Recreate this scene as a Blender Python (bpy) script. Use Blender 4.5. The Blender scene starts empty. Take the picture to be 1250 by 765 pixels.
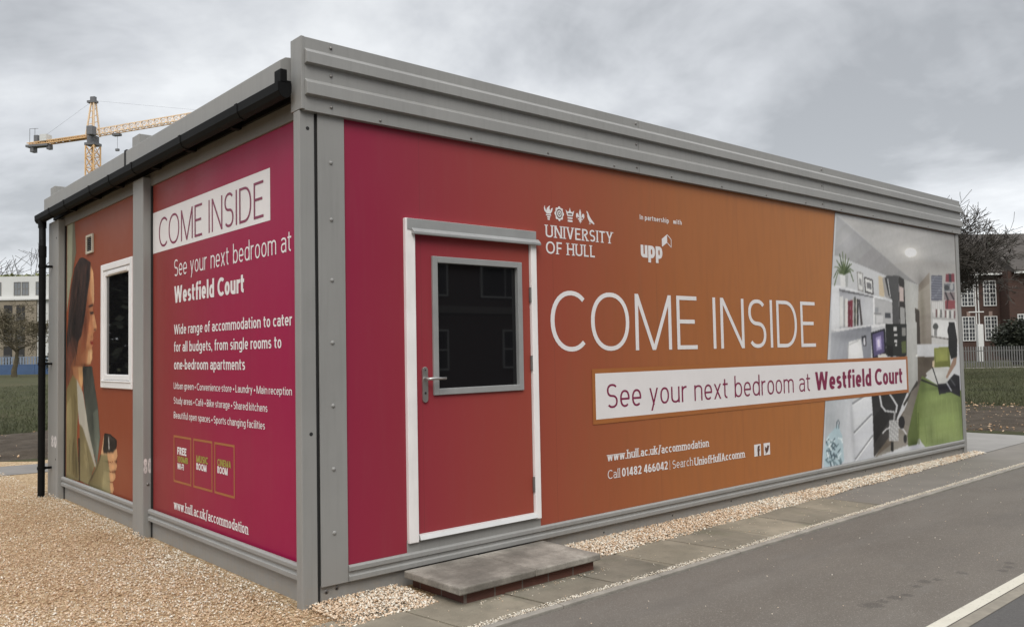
import bpy, bmesh, math, random
import numpy as np
from mathutils import Vector, Matrix

random.seed(11)
rng = np.random.default_rng(7)
sc = bpy.context.scene
R = math.radians

# ------------------------------------------------------------------ camera
PITCH, ROLL, YAW = .045, .019, .850
CAM = Vector((-2.384, -4.609, 1.484))
cp, sp, cy, sy = math.cos(PITCH), math.sin(PITCH), math.cos(YAW), math.sin(YAW)
fwd = Vector((cp*cy, cp*sy, sp)); rgt = Vector((sy, -cy, 0)); upv = Vector((-sp*cy, -sp*sy, cp))
cr, sr = math.cos(ROLL), math.sin(ROLL)
Rv = cr*rgt - sr*upv
Uv = cr*upv + sr*rgt
camd = bpy.data.cameras.new('camera')
cam = bpy.data.objects.new('camera', camd); sc.collection.objects.link(cam)
M = Matrix((Rv, Uv, -fwd)).transposed().to_4x4(); M.translation = CAM
cam.matrix_world = M
camd.sensor_fit = 'HORIZONTAL'; camd.sensor_width = 36; camd.lens = 1040/1250*36
camd.clip_start = .05; camd.clip_end = 2000
sc.camera = cam

# ------------------------------------------------------------------ sky, sun, exposure
SUN_AZ = R(-128)          # direction the light comes from, measured from +X
SUN_EL = R(48)
world = bpy.data.worlds.new('World'); sc.world = world; world.use_nodes = True
nt = world.node_tree; nt.nodes.clear()
def wn(t, **k):
    n = nt.nodes.new(t)
    for a, b in k.items(): setattr(n, a, b)
    return n
def wmath(op, a, b=None, clamp=False):
    n = wn('ShaderNodeMath', operation=op, use_clamp=clamp)
    for i, v in enumerate((a, b)):
        if v is None: continue
        if isinstance(v, (int, float)): n.inputs[i].default_value = v
        else: nt.links.new(v, n.inputs[i])
    return n.outputs[0]
sky = wn('ShaderNodeTexSky', sky_type='NISHITA', sun_disc=False, sun_elevation=SUN_EL, sun_rotation=R(90)-SUN_AZ, altitude=20, air_density=1.2, dust_density=2.5, ozone_density=1.0)
geo = wn('ShaderNodeNewGeometry')
tc = wn('ShaderNodeTexCoord')
sepw = wn('ShaderNodeSeparateXYZ'); nt.links.new(tc.outputs['Generated'], sepw.inputs[0])
zc = wmath('MAXIMUM', sepw.outputs[2], 0.0)
den = wmath('ADD', zc, .30)
px = wmath('DIVIDE', sepw.outputs[0], den); py = wmath('DIVIDE', sepw.outputs[1], den)
cmb = wn('ShaderNodeCombineXYZ'); nt.links.new(px, cmb.inputs[0]); nt.links.new(py, cmb.inputs[1])
def wnoise(scale, det, rough, dist=0.0, off=0.0):
    n = wn('ShaderNodeTexNoise'); n.inputs['Scale'].default_value = scale; n.inputs['Detail'].default_value = det
    n.inputs['Roughness'].default_value = rough; n.inputs['Distortion'].default_value = dist
    mp = wn('ShaderNodeMapping'); mp.inputs['Location'].default_value = (off, off*.7, off*.3)
    nt.links.new(cmb.outputs[0], mp.inputs[0]); nt.links.new(mp.outputs[0], n.inputs['Vector'])
    return n.outputs['Fac']
big = wnoise(1.25, 6, .56, .35, 5.3)
med = wnoise(3.4, 7, .58, .6, 7.7)
mix = wmath('ADD', wmath('MULTIPLY', big, .82), wmath('MULTIPLY', med, .18))
ramp = wn('ShaderNodeValToRGB'); nt.links.new(mix, ramp.inputs[0])
el = ramp.color_ramp.elements
el[0].position = .40; el[0].color = (3.3, 3.43, 3.62, 1)
el[1].position = .60; el[1].color = (6.6, 6.75, 6.9, 1)
e = el.new(.50); e.color = (5.0, 5.15, 5.38, 1)
# an overcast sky grows brighter overhead, and has a pale band low down
zen = wmath('ADD', 1.0, wmath('MULTIPLY', wmath('SUBTRACT', zc, .38, True), 3.6))
low = wmath('MULTIPLY', wmath('POWER', wmath('SUBTRACT', 1.0, zc, True), 7.0), .80)
gain = wmath('ADD', zen, low)
cl = wn('ShaderNodeVectorMath', operation='SCALE'); nt.links.new(ramp.outputs[0], cl.inputs[0]); nt.links.new(gain, cl.inputs['Scale'])
mx = wn('ShaderNodeMix', data_type='RGBA'); mx.inputs[0].default_value = .93
nt.links.new(sky.outputs[0], mx.inputs[6]); nt.links.new(cl.outputs[0], mx.inputs[7])
bg = wn('ShaderNodeBackground'); bg.inputs[1].default_value = .1
nt.links.new(mx.outputs[2], bg.inputs[0])
out = wn('ShaderNodeOutputWorld'); nt.links.new(bg.outputs[0], out.inputs[0])

sund = bpy.data.lights.new('sun', 'SUN'); sund.energy = 1.5; sund.angle = R(32); sund.color = (1, .95, .88)
sun = bpy.data.objects.new('sun', sund); sc.collection.objects.link(sun)
sdir = Vector((math.cos(SUN_AZ)*math.cos(SUN_EL), math.sin(SUN_AZ)*math.cos(SUN_EL), math.sin(SUN_EL)))
sun.rotation_euler = sdir.to_track_quat('Z', 'Y').to_euler(); sun.location = (0, 0, 30)
sc.view_settings.view_transform = 'Standard'; sc.view_settings.look = 'None'
sc.view_settings.exposure = 0.39; sc.view_settings.gamma = 1; sc.view_settings.use_curve_mapping = False

# ------------------------------------------------------------------ materials
def lin(r, g=None, b=None):
    if g is None: r, g, b = r
    f = lambda v: (v/255/12.92) if v < 10 else ((v/255+.055)/1.055)**2.4
    return (f(r), f(g), f(b), 1)
class Mat:
    def __init__(s, name, col=(.5, .5, .5), rough=.6, metal=0.0, spec=.5):
        s.m = bpy.data.materials.new(name); s.m.use_nodes = True; s.nt = s.m.node_tree
        s.b = s.nt.nodes['Principled BSDF']
        s.b.inputs['Base Color'].default_value = (*col[:3], 1)
        s.b.inputs['Roughness'].default_value = rough; s.b.inputs['Metallic'].default_value = metal
        s.b.inputs['Specular IOR Level'].default_value = spec
    def n(s, t, **k):
        q = s.nt.nodes.new(t)
        for a, b in k.items(): setattr(q, a, b)
        return q
    def l(s, a, b): s.nt.links.new(a, b)
    def coord(s): return s.n('ShaderNodeTexCoord').outputs['Object']
    def noise(s, scale, det=5, rough=.55, stretch=(1, 1, 1), dist=0):
        mp = s.n('ShaderNodeMapping'); mp.inputs['Scale'].default_value = stretch
        s.l(s.coord(), mp.inputs[0])
        q = s.n('ShaderNodeTexNoise'); q.inputs['Scale'].default_value = scale; q.inputs['Detail'].default_value = det
        q.inputs['Roughness'].default_value = rough; q.inputs['Distortion'].default_value = dist
        s.l(mp.outputs[0], q.inputs['Vector']); return q.outputs['Fac']
    def ramp(s, fac, stops):
        r = s.n('ShaderNodeValToRGB'); e = r.color_ramp.elements
        e[0].position, e[0].color = stops[0][0], (*stops[0][1][:3], 1)
        e[1].position, e[1].color = stops[-1][0], (*stops[-1][1][:3], 1)
        for p, c in stops[1:-1]:
            q = e.new(p); q.color = (*c[:3], 1)
        s.l(fac, r.inputs[0]); return r.outputs[0]
    def mix(s, fac, a, b, mode='MIX'):
        q = s.n('ShaderNodeMix', data_type='RGBA', blend_type=mode)
        for i, v in ((0, fac), (6, a), (7, b)):
            if isinstance(v, (int, float)): q.inputs[i].default_value = v
            elif isinstance(v, tuple): q.inputs[i].default_value = (*v[:3], 1)
            else: s.l(v, q.inputs[i])
        return q.outputs[2]
    def math(s, op, a, b=None, clamp=False):
        q = s.n('ShaderNodeMath', operation=op, use_clamp=clamp)
        for i, v in enumerate((a, b)):
            if v is None: continue
            if isinstance(v, (int, float)): q.inputs[i].default_value = v
            else: s.l(v, q.inputs[i])
        return q.outputs[0]
    def sep(s):
        q = s.n('ShaderNodeSeparateXYZ'); s.l(s.coord(), q.inputs[0]); return q.outputs
    def base(s, c): s.l(c, s.b.inputs['Base Color'])
    def bump(s, h, strength=.3, dist=.01):
        q = s.n('ShaderNodeBump'); q.inputs['Strength'].default_value = strength; q.inputs['Distance'].default_value = dist
        s.l(h, q.inputs['Height']); s.l(q.outputs[0], s.b.inputs['Normal'])
    def rough(s, v): s.l(v, s.b.inputs['Roughness'])
def sc3(c, k): return tuple(v*k for v in c[:3])
def plain(name, col, rough=.6, metal=0.0, var=.12, scale=6, stretch=(1, 1, 1), spec=.5, bump=0):
    m = Mat(name, col, rough, metal, spec)
    f = m.noise(scale, 6, .6, stretch)
    m.base(m.ramp(f, [(.3, sc3(col, 1-var)), (.7, sc3(col, 1+var))]))
    if bump: m.bump(m.noise(scale*6, 4, .6, stretch), bump, .01)
    return m.m

# grey painted steel with faint streaks, grime and dull patches
def steel(name, col):
    m = Mat(name, col, .45)
    f = m.noise(1.1, 6, .6); g = m.noise(3.0, 6, .65, (9, 9, .5)); h = m.noise(38, 4, .7)
    c = m.ramp(f, [(.3, sc3(col, .90)), (.7, sc3(col, 1.06))])
    c = m.mix(m.math('MULTIPLY', m.ramp(g, [(.48, (0, 0, 0)), (.75, (1, 1, 1))]), .22), c, sc3(col, .55))
    c = m.mix(m.math('MULTIPLY', m.ramp(h, [(.62, (0, 0, 0)), (.78, (1, 1, 1))]), .18), c, sc3(col, .6))
    z = m.sep()[2]
    sp_ = m.math('MULTIPLY', m.ramp(z, [(0, (1, 1, 1)), (.14, (0, 0, 0))]), m.ramp(m.noise(22, 5, .7), [(.45, (0, 0, 0)), (.62, (1, 1, 1))]))
    c = m.mix(m.math('MULTIPLY', sp_, .35), c, (.30, .24, .17))
    m.base(c); m.rough(m.ramp(f, [(.3, (.38,)*3), (.7, (.55,)*3)])); m.bump(m.noise(4, 3, .5), .06, .02)
    return m.m
GREY = steel('grey_steel_paint', (.258, .256, .245))
GREY_DK = steel('grey_steel_underframe', (.175, .170, .158))
GREY_SHADE = steel('shaded_eaves_grey', (.16, .148, .13))  # steel grey darkened to paint in the shade on the eaves beam
WHITE_PVC = plain('white_window_plastic', (.74, .73, .725), .35, var=.05, scale=3)
WHITE_PAINT = plain('white_gloss_frame_paint', (.78, .755, .74), .38, var=.09, scale=2.2, stretch=(3, 3, 1))
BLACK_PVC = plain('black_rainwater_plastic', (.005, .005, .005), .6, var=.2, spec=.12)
RUBBER = plain('dark_gap_seal', (.012, .012, .012), .8)
STEEL_BR = plain('brushed_stainless_steel', (.50, .49, .47), .32, .9, .06, 30)
ALU = plain('grey_aluminium_trim', (.32, .325, .32), .4, .25, .08, 6)
SCREW = plain('zinc_screw_head', (.20, .19, .18), .45, .6, .15, 40)

# printed vinyl: the artwork's own colour blend, magenta to brown orange
def vinyl(name, axis, stops, streak=0.0):
    m = Mat(name, (.3, .1, .06), .42, spec=.28)
    s = m.sep(); a0, a1 = stops[0][0], stops[-1][0]
    t = m.math('DIVIDE', m.math('SUBTRACT', s[axis], a0), a1-a0)
    w = m.math('SUBTRACT', m.noise(.7, 2, .5), .5)
    t = m.math('ADD', t, m.math('MULTIPLY', w, .05))
    t = m.math('SUBTRACT', t, m.math('MULTIPLY', m.math('SUBTRACT', s[2], 1.5), .012 if axis == 0 else -.02))
    if axis == 1: m.b.inputs['Specular IOR Level'].default_value = .16
    c = m.ramp(t, [((p-a0)/(a1-a0), col) for p, col in stops])
    # thin slanting print marks in the orange field
    if streak:
        mp = m.n('ShaderNodeMapping'); mp.inputs['Rotation'].default_value = (0, R(18), 0); mp.inputs['Scale'].default_value = (16, 1, 2.2)
        m.l(m.coord(), mp.inputs[0]); q = m.n('ShaderNodeTexNoise'); q.inputs['Scale'].default_value = 1; q.inputs['Detail'].default_value = 3
        m.l(mp.outputs[0], q.inputs['Vector'])
        k = m.ramp(q.outputs['Fac'], [(.45, (0, 0, 0)), (.7, (1, 1, 1))])
        fade = m.ramp(t, [(.15, (0, 0, 0)), (.45, (1, 1, 1))])
        c = m.mix(m.math('MULTIPLY', m.math('MULTIPLY', k, fade), streak), c, (.20, .085, .035))
    # overlaps between the drops of film, and dull smears
    fr = m.math('FRACT', m.math('DIVIDE', m.math('ADD', s[axis], .35), 1.22)); sm = m.math('LESS_THAN', fr, .0035)
    c = m.mix(m.math('MULTIPLY', sm, .30), c, (.09, .03, .025))
    d = m.noise(2.5, 6, .65, (6, 6, .6))
    c = m.mix(m.math('MULTIPLY', m.ramp(d, [(.5, (0, 0, 0)), (.8, (1, 1, 1))]), .06), c, (.20, .15, .12))
    m.base(c); m.rough(m.ramp(m.noise(1.5, 5, .6), [(.3, (.34,)*3), (.7, (.47,)*3)]))
    # faint oil-canning of the sheet
    m.bump(m.noise(.9, 2, .5, (1, 1, .6)), .12, .03)
    return m.m
VIN_F = vinyl('front_printed_vinyl', 0, [(.3, (.252, .019, .050)), (.75, (.254, .027, .045)), (1.3, (.270, .042, .041)), (1.9, (.280, .058, .038)), (2.7, (.292, .084, .037)), (3.6, (.328, .116, .039)), (6.2, (.380, .148, .042))], .2)
VIN_S = vinyl('side_printed_vinyl', 1, [(.1, (.290, .008, .056)), (1.4, (.275, .012, .050)), (2.1, (.255, .025, .040)), (2.75, (.225, .040, .034)), (3.3, (.235, .055, .024)), (5.5, (.235, .060, .024))], 0)
PRINT_WHITE = plain('white_print_ink', (.70, .675, .67), .42, var=.04, scale=2)
PRINT_MAROON = plain('maroon_print_ink', (.19, .012, .055), .42, var=.06)
PRINT_ORANGE = plain('orange_print_ink', (.33, .115, .030), .42, var=.05)
PRINT_GREEN = plain('olive_green_print_ink', (.30, .27, .045), .42, var=.06)
PRINT_DARK = plain('dark_print_ink', (.10, .045, .03), .42, var=.06)
def glass(name, col, rough=.02):
    m = Mat(name, col, rough, spec=.5); m.b.inputs['IOR'].default_value = 1.5
    return m.m
GLASS_DK = glass('dark_tinted_glass', (.008, .008, .009))
GLASS_FAR = glass('dark_window_glass', (.03, .032, .035), .08)

# ------------------------------------------------------------------ mesh building
class MB:
    def __init__(s): s.v = []; s.f = []; s.mi = []; s.mats = []
    def midx(s, m):
        if m is None: return 0
        if m not in s.mats: s.mats.append(m)
        return s.mats.index(m)
    def add(s, vs, fs, m=None):
        o = len(s.v); s.v += [tuple(p) for p in vs]; i = s.midx(m)
        for f in fs: s.f.append([o+k for k in f]); s.mi.append(i)
    def box(s, x0, y0, z0, x1, y1, z1, m=None):
        x0, x1 = sorted((x0, x1)); y0, y1 = sorted((y0, y1)); z0, z1 = sorted((z0, z1))
        s.add([(x0,y0,z0),(x1,y0,z0),(x1,y1,z0),(x0,y1,z0),(x0,y0,z1),(x1,y0,z1),(x1,y1,z1),(x0,y1,z1)],
              [(0,3,2,1),(4,5,6,7),(0,1,5,4),(1,2,6,5),(2,3,7,6),(3,0,4,7)], m)
    def bar(s, a, b, w, h=None, m=None, up=(0, 0, 1)):
        a, b = Vector(a), Vector(b); h = h or w; d = (b-a).normalized(); u = Vector(up)
        if abs(d.dot(u)) > .98: u = Vector((1, 0, 0))
        x = d.cross(u).normalized()*w/2; y = d.cross(x).normalized()*h/2
        s.add([a-x-y, a+x-y, a+x+y, a-x+y, b-x-y, b+x-y, b+x+y, b-x+y], [(0,3,2,1),(4,5,6,7),(0,1,5,4),(1,2,6,5),(2,3,7,6),(3,0,4,7)], m)
    def tube(s, pts, rad, n=10, m=None, cap=True):
        pts = [Vector(p) for p in pts]
        if not hasattr(rad, '__len__'): rad = [rad]*len(pts)
        rings = []; px_ = None
        for i, p in enumerate(pts):
            d = (pts[min(i+1, len(pts)-1)]-pts[max(i-1, 0)]).normalized()
            if px_ is None:
                u = Vector((0, 0, 1)) if abs(d.z) < .9 else Vector((1, 0, 0)); x = d.cross(u).normalized()
            else: x = (px_-d*px_.dot(d)).normalized()
            px_ = x; y = d.cross(x)
            rings.append([p+rad[i]*(math.cos(2*math.pi*k/n)*x+math.sin(2*math.pi*k/n)*y) for k in range(n)])
        vs = [q for r in rings for q in r]; fs = []
        for i in range(len(pts)-1):
            for k in range(n): fs.append((i*n+k, i*n+(k+1) % n, (i+1)*n+(k+1) % n, (i+1)*n+k))
        if cap: fs += [tuple(range(n-1, -1, -1)), tuple((len(pts)-1)*n+k for k in range(n))]
        s.add(vs, fs, m)
    def extrude(s, prof, a, b, fn, m=None):      # prof: list of (p,q); fn(p,q,t) -> point
        n = len(prof); vs = [fn(p, q, a) for p, q in prof]+[fn(p, q, b) for p, q in prof]
        fs = [(k, (k+1) % n, n+(k+1) % n, n+k) for k in range(n)]+[tuple(range(n-1, -1, -1)), tuple(range(n, 2*n))]
        s.add(vs, fs, m)
    def dome(s, c, nrm, r, h, m=None, n=10):
        c = Vector(c); d = Vector(nrm); u = Vector((0, 0, 1)) if abs(d.z) < .9 else Vector((1, 0, 0)); x = d.cross(u).normalized(); y = d.cross(x)
        vs = []; 
        for (rr, hh) in ((1, 0), (.85, .6), (.45, .95)):
            vs += [c+d*h*hh+r*rr*(math.cos(2*math.pi*k/n)*x+math.sin(2*math.pi*k/n)*y) for k in range(n)]
        vs.append(c+d*h); fs = []
        for i in range(2):
            for k in range(n): fs.append((i*n+k, i*n+(k+1) % n, (i+1)*n+(k+1) % n, (i+1)*n+k))
        for k in range(n): fs.append((2*n+k, 2*n+(k+1) % n, 3*n))
        s.add(vs, fs, m)
    def build(s, name, m=None, parent=None, smooth=False, bevel=0, fix=True, loc=None):
        me = bpy.data.meshes.new(name); me.from_pydata(s.v, [], s.f)
        mats = s.mats if s.mats else [m]
        for q in mats: me.materials.append(q)
        me.polygons.foreach_set('material_index', s.mi)
        if fix:
            bm = bmesh.new(); bm.from_mesh(me); bmesh.ops.recalc_face_normals(bm, faces=bm.faces); bm.to_mesh(me); bm.free()
        if smooth: me.polygons.foreach_set('use_smooth', [True]*len(me.polygons))
        me.update()
        o = bpy.data.objects.new(name, me); sc.collection.objects.link(o)
        if loc: o.location = loc
        if parent: o.parent = parent
        if bevel:
            b = o.modifiers.new('bevel', 'BEVEL'); b.width = bevel; b.segments = 2; b.limit_method = 'ANGLE'; b.angle_limit = R(40)
        return o
def tag(o, label=None, cat=None, group=None, kind=None):
    if label: o['label'] = label
    if cat: o['category'] = cat
    if group: o['group'] = group
    if kind: o['kind'] = kind
    return o
def thing(name, label, cat, loc=(0, 0, 0), rz=0, group=None):
    o = bpy.data.objects.new(name, None); sc.collection.objects.link(o); o.empty_display_size = .3
    o.location = loc; o.rotation_euler = (0, 0, rz); return tag(o, label, cat, group)
def dup(o, parent=None):
    c = o.copy(); sc.collection.objects.link(c)
    if parent: c.parent = parent
    return c
def boxpart(name, m, parent, *b, bevel=.003):
    q = MB(); q.box(*b); return q.build(name, m, parent, bevel=bevel)
# ------------------------------------------------------------------ lettering: a stroke alphabet, cap height 1
XH = .72; ASC = 1.04; DSC = -.26
def arc(cx, cy_, rx, ry, a0, a1, n=14, ex=2.25):
    r = []
    for i in range(n+1):
        a = R(a0+(a1-a0)*i/n); c, s_ = math.cos(a), math.sin(a)
        r.append((cx+rx*math.copysign(abs(c)**(2/ex), c), cy_+ry*math.copysign(abs(s_)**(2/ex), s_)))
    return r
def glyph(ch, w):
    """advance width and strokes; ('l', pts) open ribbon, ('o', pts) closed ribbon, ('d', a, b) diagonal cut level, ('p', pts) filled"""
    h = w/2; S = []
    def ln(*p): S.append(('l', list(p)))
    def dg(a, b): S.append(('d', a, b))
    def rect(x0, y0, x1, y1): S.append(('p', [(x0, y0), (x1, y0), (x1, y1), (x0, y1)]))
    def ess(W, H):
        ry = (H/2-h)/2; c = W/2
        S.append(('l', arc(c, H/2+ry, c-h, ry, 35, 270, 18)+arc(c, H/2-ry, c-h, ry, 90, -145, 18)[1:]))
    u = ch
    if u == 'C': W = .66; S.append(('l', arc(.40, .5, .40-h, .5-h, 48, 312, 26, 2.1)))
    elif u == 'O': W = .82; S.append(('o', arc(W/2, .5, W/2-h, .5-h, 0, 360, 40, 2.15)[:-1]))
    elif u == 'M': W = .86; ln((h, 0), (h, 1)); ln((W-h, 0), (W-h, 1)); dg((h, 1), (W/2, 0)); dg((W-h, 1), (W/2, 0))
    elif u == 'E': W = .52; ln((W, 1-h), (h, 1-h), (h, h), (W, h)); ln((h, .52), (W-.06, .52))
    elif u == 'F': W = .50; ln((W, 1-h), (h, 1-h), (h, 0)); ln((h, .50), (W-.06, .50))
    elif u == 'I': W = w; ln((h, 0), (h, 1))
    elif u == 'N': W = .68; ln((h, 0), (h, 1)); ln((W-h, 0), (W-h, 1)); dg((h, 1), (W-h, 0))
    elif u == 'S': W = .54; ess(W, 1)
    elif u == 'D': W = .68; S.append(('o', [(h, h), (h, 1-h), (W*.42, 1-h)]+arc(W*.42, .5, W*.58-h, .5-h, 80, -80, 18, 2.2)+[(W*.42, h)]))
    elif u == 'W': W = 1.0; dg((h, 1), (W*.27, 0)); dg((W*.27, 0), (W*.5, 1)); dg((W*.5, 1), (W*.73, 0)); dg((W*.73, 0), (W-h, 1))
    elif u == 'V': W = .66; dg((h, 1), (W/2, 0)); dg((W/2, 0), (W-h, 1))
    elif u == 'A': W = .66; dg((h, 0), (W/2, 1)); dg((W/2, 1), (W-h, 0)); ln((.16, .30), (W-.16, .30))
    elif u == 'Y': W = .64; dg((h, 1), (W/2, .42)); dg((W-h, 1), (W/2, .42)); ln((W/2, 0), (W/2, .46))
    elif u == 'U': W = .66; ln((h, 1), *[p for p in arc(W/2, .30, W/2-h, .30-h, 180, 360, 16)], (W-h, 1))
    elif u == 'H': W = .66; ln((h, 0), (h, 1)); ln((W-h, 0), (W-h, 1)); ln((h, .52), (W-h, .52))
    elif u == 'L': W = .46; ln((h, 1), (h, h), (W, h))
    elif u == 'T': W = .56; ln((0, 1-h), (W, 1-h)); ln((W/2, 0), (W/2, 1-h))
    elif u == 'R': W = .58; ln((h, 0), (h, 1-h), (W*.45, 1-h), *arc(W*.45, .74, W*.5-h, .26-h, 80, -80, 12), (W*.45, .48), (h, .48)); dg((W*.45, .50), (W-h, 0))
    elif u == 'B': W = .58; S.append(('o', [(h, h), (h, 1-h), (W*.45, 1-h)]+arc(W*.45, .755, W*.48-h, .245-h, 80, -80, 12)+[(W*.45, .51)])); S.append(('o', [(h, h), (h, .51), (W*.45, .51)]+arc(W*.45, .255+h*.4, W*.55-h, .255-h*.6, 80, -80, 12)+[(W*.45, h)]))
    elif u in 'oceé': 
        W = .50 if u == 'o' else .46 if u == 'c' else .50; c = .25 if u != 'c' else .26
        if u == 'o': S.append(('o', arc(c, XH/2, c-h, XH/2-h, 0, 360, 28)[:-1]))
        elif u == 'c': S.append(('l', arc(c, XH/2, c-h, XH/2-h, 45, 315, 20)))
        else:
            ln((h, XH*.48), (W-h*.3, XH*.48)); S.append(('l', arc(c, XH/2, c-h, XH/2-h, -4, 312, 24)))
            if u == 'é': dg((W*.45, XH+.08), (W*.68, XH+.26))
    elif u == 'a': W = .47; S.append(('l', arc(W/2-.01, XH-.2, W/2-h+.01, .2-h, 155, 0, 12)+[(W-h, 0)])); S.append(('l', [(W-h, XH*.58), (W*.45, XH*.58)]+arc(W*.42, XH*.29+h*.5, W*.42-h, XH*.29-h*.5, 90, 270, 12)+[(W*.5, h), (W-h, .13)]))
    elif u in 'bdpq':
        W = .52; c = W/2; S.append(('o', arc(c, XH/2, c-h, XH/2-h, 0, 360, 26)[:-1]))
        x = h if u in 'bp' else W-h
        ln((x, 0 if u in 'bd' else DSC), (x, ASC if u in 'bd' else XH))
    elif u == 'f': W = .33; ln((.14, 0), *arc(.14+.17, ASC-.2, .17, .2-h, 180, 85, 10)); ln((0, XH-h), (.33, XH-h))
    elif u == 'g': W = .52; c = W/2; S.append(('o', arc(c, XH/2, c-h, XH/2-h, 0, 360, 26)[:-1])); ln((W-h, XH), *arc(c, DSC+.2, c-h, .2-h, 0, -140, 12))
    elif u in 'hn': W = .50; ln((h, 0), (h, ASC if u == 'h' else XH)); S.append(('l', arc(W/2, XH-.24, W/2-h, .24-h, 165, 0, 14)+[(W-h, 0)]))
    elif u == 'u': W = .50; ln((W-h, 0), (W-h, XH)); S.append(('l', [(h, XH)]+arc(W/2, .24, W/2-h, .24-h, 180, 345, 14)))
    elif u == 'm': W = .80; ln((h, 0), (h, XH)); q = (W-h*2)/4; S.append(('l', arc(h+q, XH-.24, q, .24-h, 165, 0, 12)+[(h+2*q, 0)])); S.append(('l', arc(h+3*q, XH-.24, q, .24-h, 170, 0, 12)+[(W-h, 0)]))
    elif u == 'r': W = .32; ln((h, 0), (h, XH)); S.append(('l', arc(h+.22, XH-.26, .22, .26-h, 170, 82, 8)))
    elif u == 'i': W = w; ln((h, 0), (h, XH)); q = max(w, .09); rect(h-q/2, XH+.13, h+q/2, XH+.13+q)
    elif u == 'l': W = w; ln((h, 0), (h, ASC))
    elif u == 'k': W = .48; ln((h, 0), (h, ASC)); dg((h*1.6, XH*.45), (W-h, XH)); dg((W*.42, XH*.60), (W-h, 0))
    elif u == 's': W = .42; ess(W, XH)
    elif u == 't': W = .34; ln((.13, .92), *arc(.13+.18, .2, .18, .2-h, 180, 265, 8)); ln((0, XH-h), (.33, XH-h))
    elif u == 'v': W = .48; dg((h, XH), (W/2, 0)); dg((W/2, 0), (W-h, XH))
    elif u == 'w': W = .72; dg((h, XH), (W*.27, 0)); dg((W*.27, 0), (W*.5, XH)); dg((W*.5, XH), (W*.73, 0)); dg((W*.73, 0), (W-h, XH))
    elif u == 'x': W = .46; dg((h, XH), (W-h, 0)); dg((h, 0), (W-h, XH))
    elif u == 'y': W = .48; dg((h, XH), (W/2, 0)); dg((W*.5-.12, DSC), (W-h, XH))
    elif u == '0': W = .54; S.append(('o', arc(W/2, .5, W/2-h, .5-h, 0, 360, 28)[:-1]))
    elif u == '1': W = .34; ln((.22, 0), (.22, 1)); dg((0+h, .80), (.22, .98))
    elif u == '2': W = .52; S.append(('l', arc(W/2, .70, W/2-h, .30-h, 165, -20, 14)+[(h*1.4, h), (W, h)]))
    elif u == '4': W = .56; ln((.40, 0), (.40, 1)); dg((.36, 1), (h, .27)); ln((0, .25), (W, .25))
    elif u == '6': W = .54; S.append(('o', arc(W/2, .31, W/2-h, .31-h, 0, 360, 22)[:-1])); S.append(('l', arc(W/2+.1, .42, W/2+.1-h, .58-h, 180, 95, 10)))
    elif u == '8': W = .54; S.append(('o', arc(W/2, .27, W/2-h, .27-h, 0, 360, 22)[:-1])); S.append(('o', arc(W/2, .75, W/2-h-.02, .25-h, 0, 360, 22)[:-1]))
    elif u == '.': W = max(w, .1); rect(0, 0, W, W)
    elif u == ',': W = max(w, .1); rect(0, 0, W, W); S.append(('p', [(W*.3, 0), (W*.3-.06, -.14), (W*.6, -.1), (W, 0)]))
    elif u == '/': W = .42; dg((h, -.1), (W-h, 1.05))
    elif u == '|': W = .05; rect(0, -.12, .05, 1.05)
    elif u == '-': W = .26; rect(0, .30, W, .30+max(w*.9, .07))
    elif u == '•': W = .30; S.append(('p', arc(.15, .40, .15, .15, 0, 360, 12, 2)[:-1]))
    else: W = .26
    return W, S
def ribbon(pts, w, closed):
    n = len(pts); L, Rr = [], []
    for i in range(n):
        p = Vector(pts[i]); a = Vector(pts[i-1]) if (i or closed) else None; b = Vector(pts[(i+1) % n]) if (i < n-1 or closed) else None
        d0 = (p-a).normalized() if a is not None and (p-a).length > 1e-6 else None; d1 = (b-p).normalized() if b is not None and (b-p).length > 1e-6 else None
        d0 = d0 or d1; d1 = d1 or d0
        n0 = Vector((-d0.y, d0.x)); n1 = Vector((-d1.y, d1.x)); m = n0+n1
        m = m.normalized() if m.length > 1e-4 else n0
        k = min(1/max(m.dot(n0), .3), 2.2); L.append(p+m*w/2*k); Rr.append(p-m*w/2*k)
    return [tuple(q) for q in L+Rr], [(i, (i+1) % n, n+(i+1) % n, n+i) for i in range(n if closed else n-1)]
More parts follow.
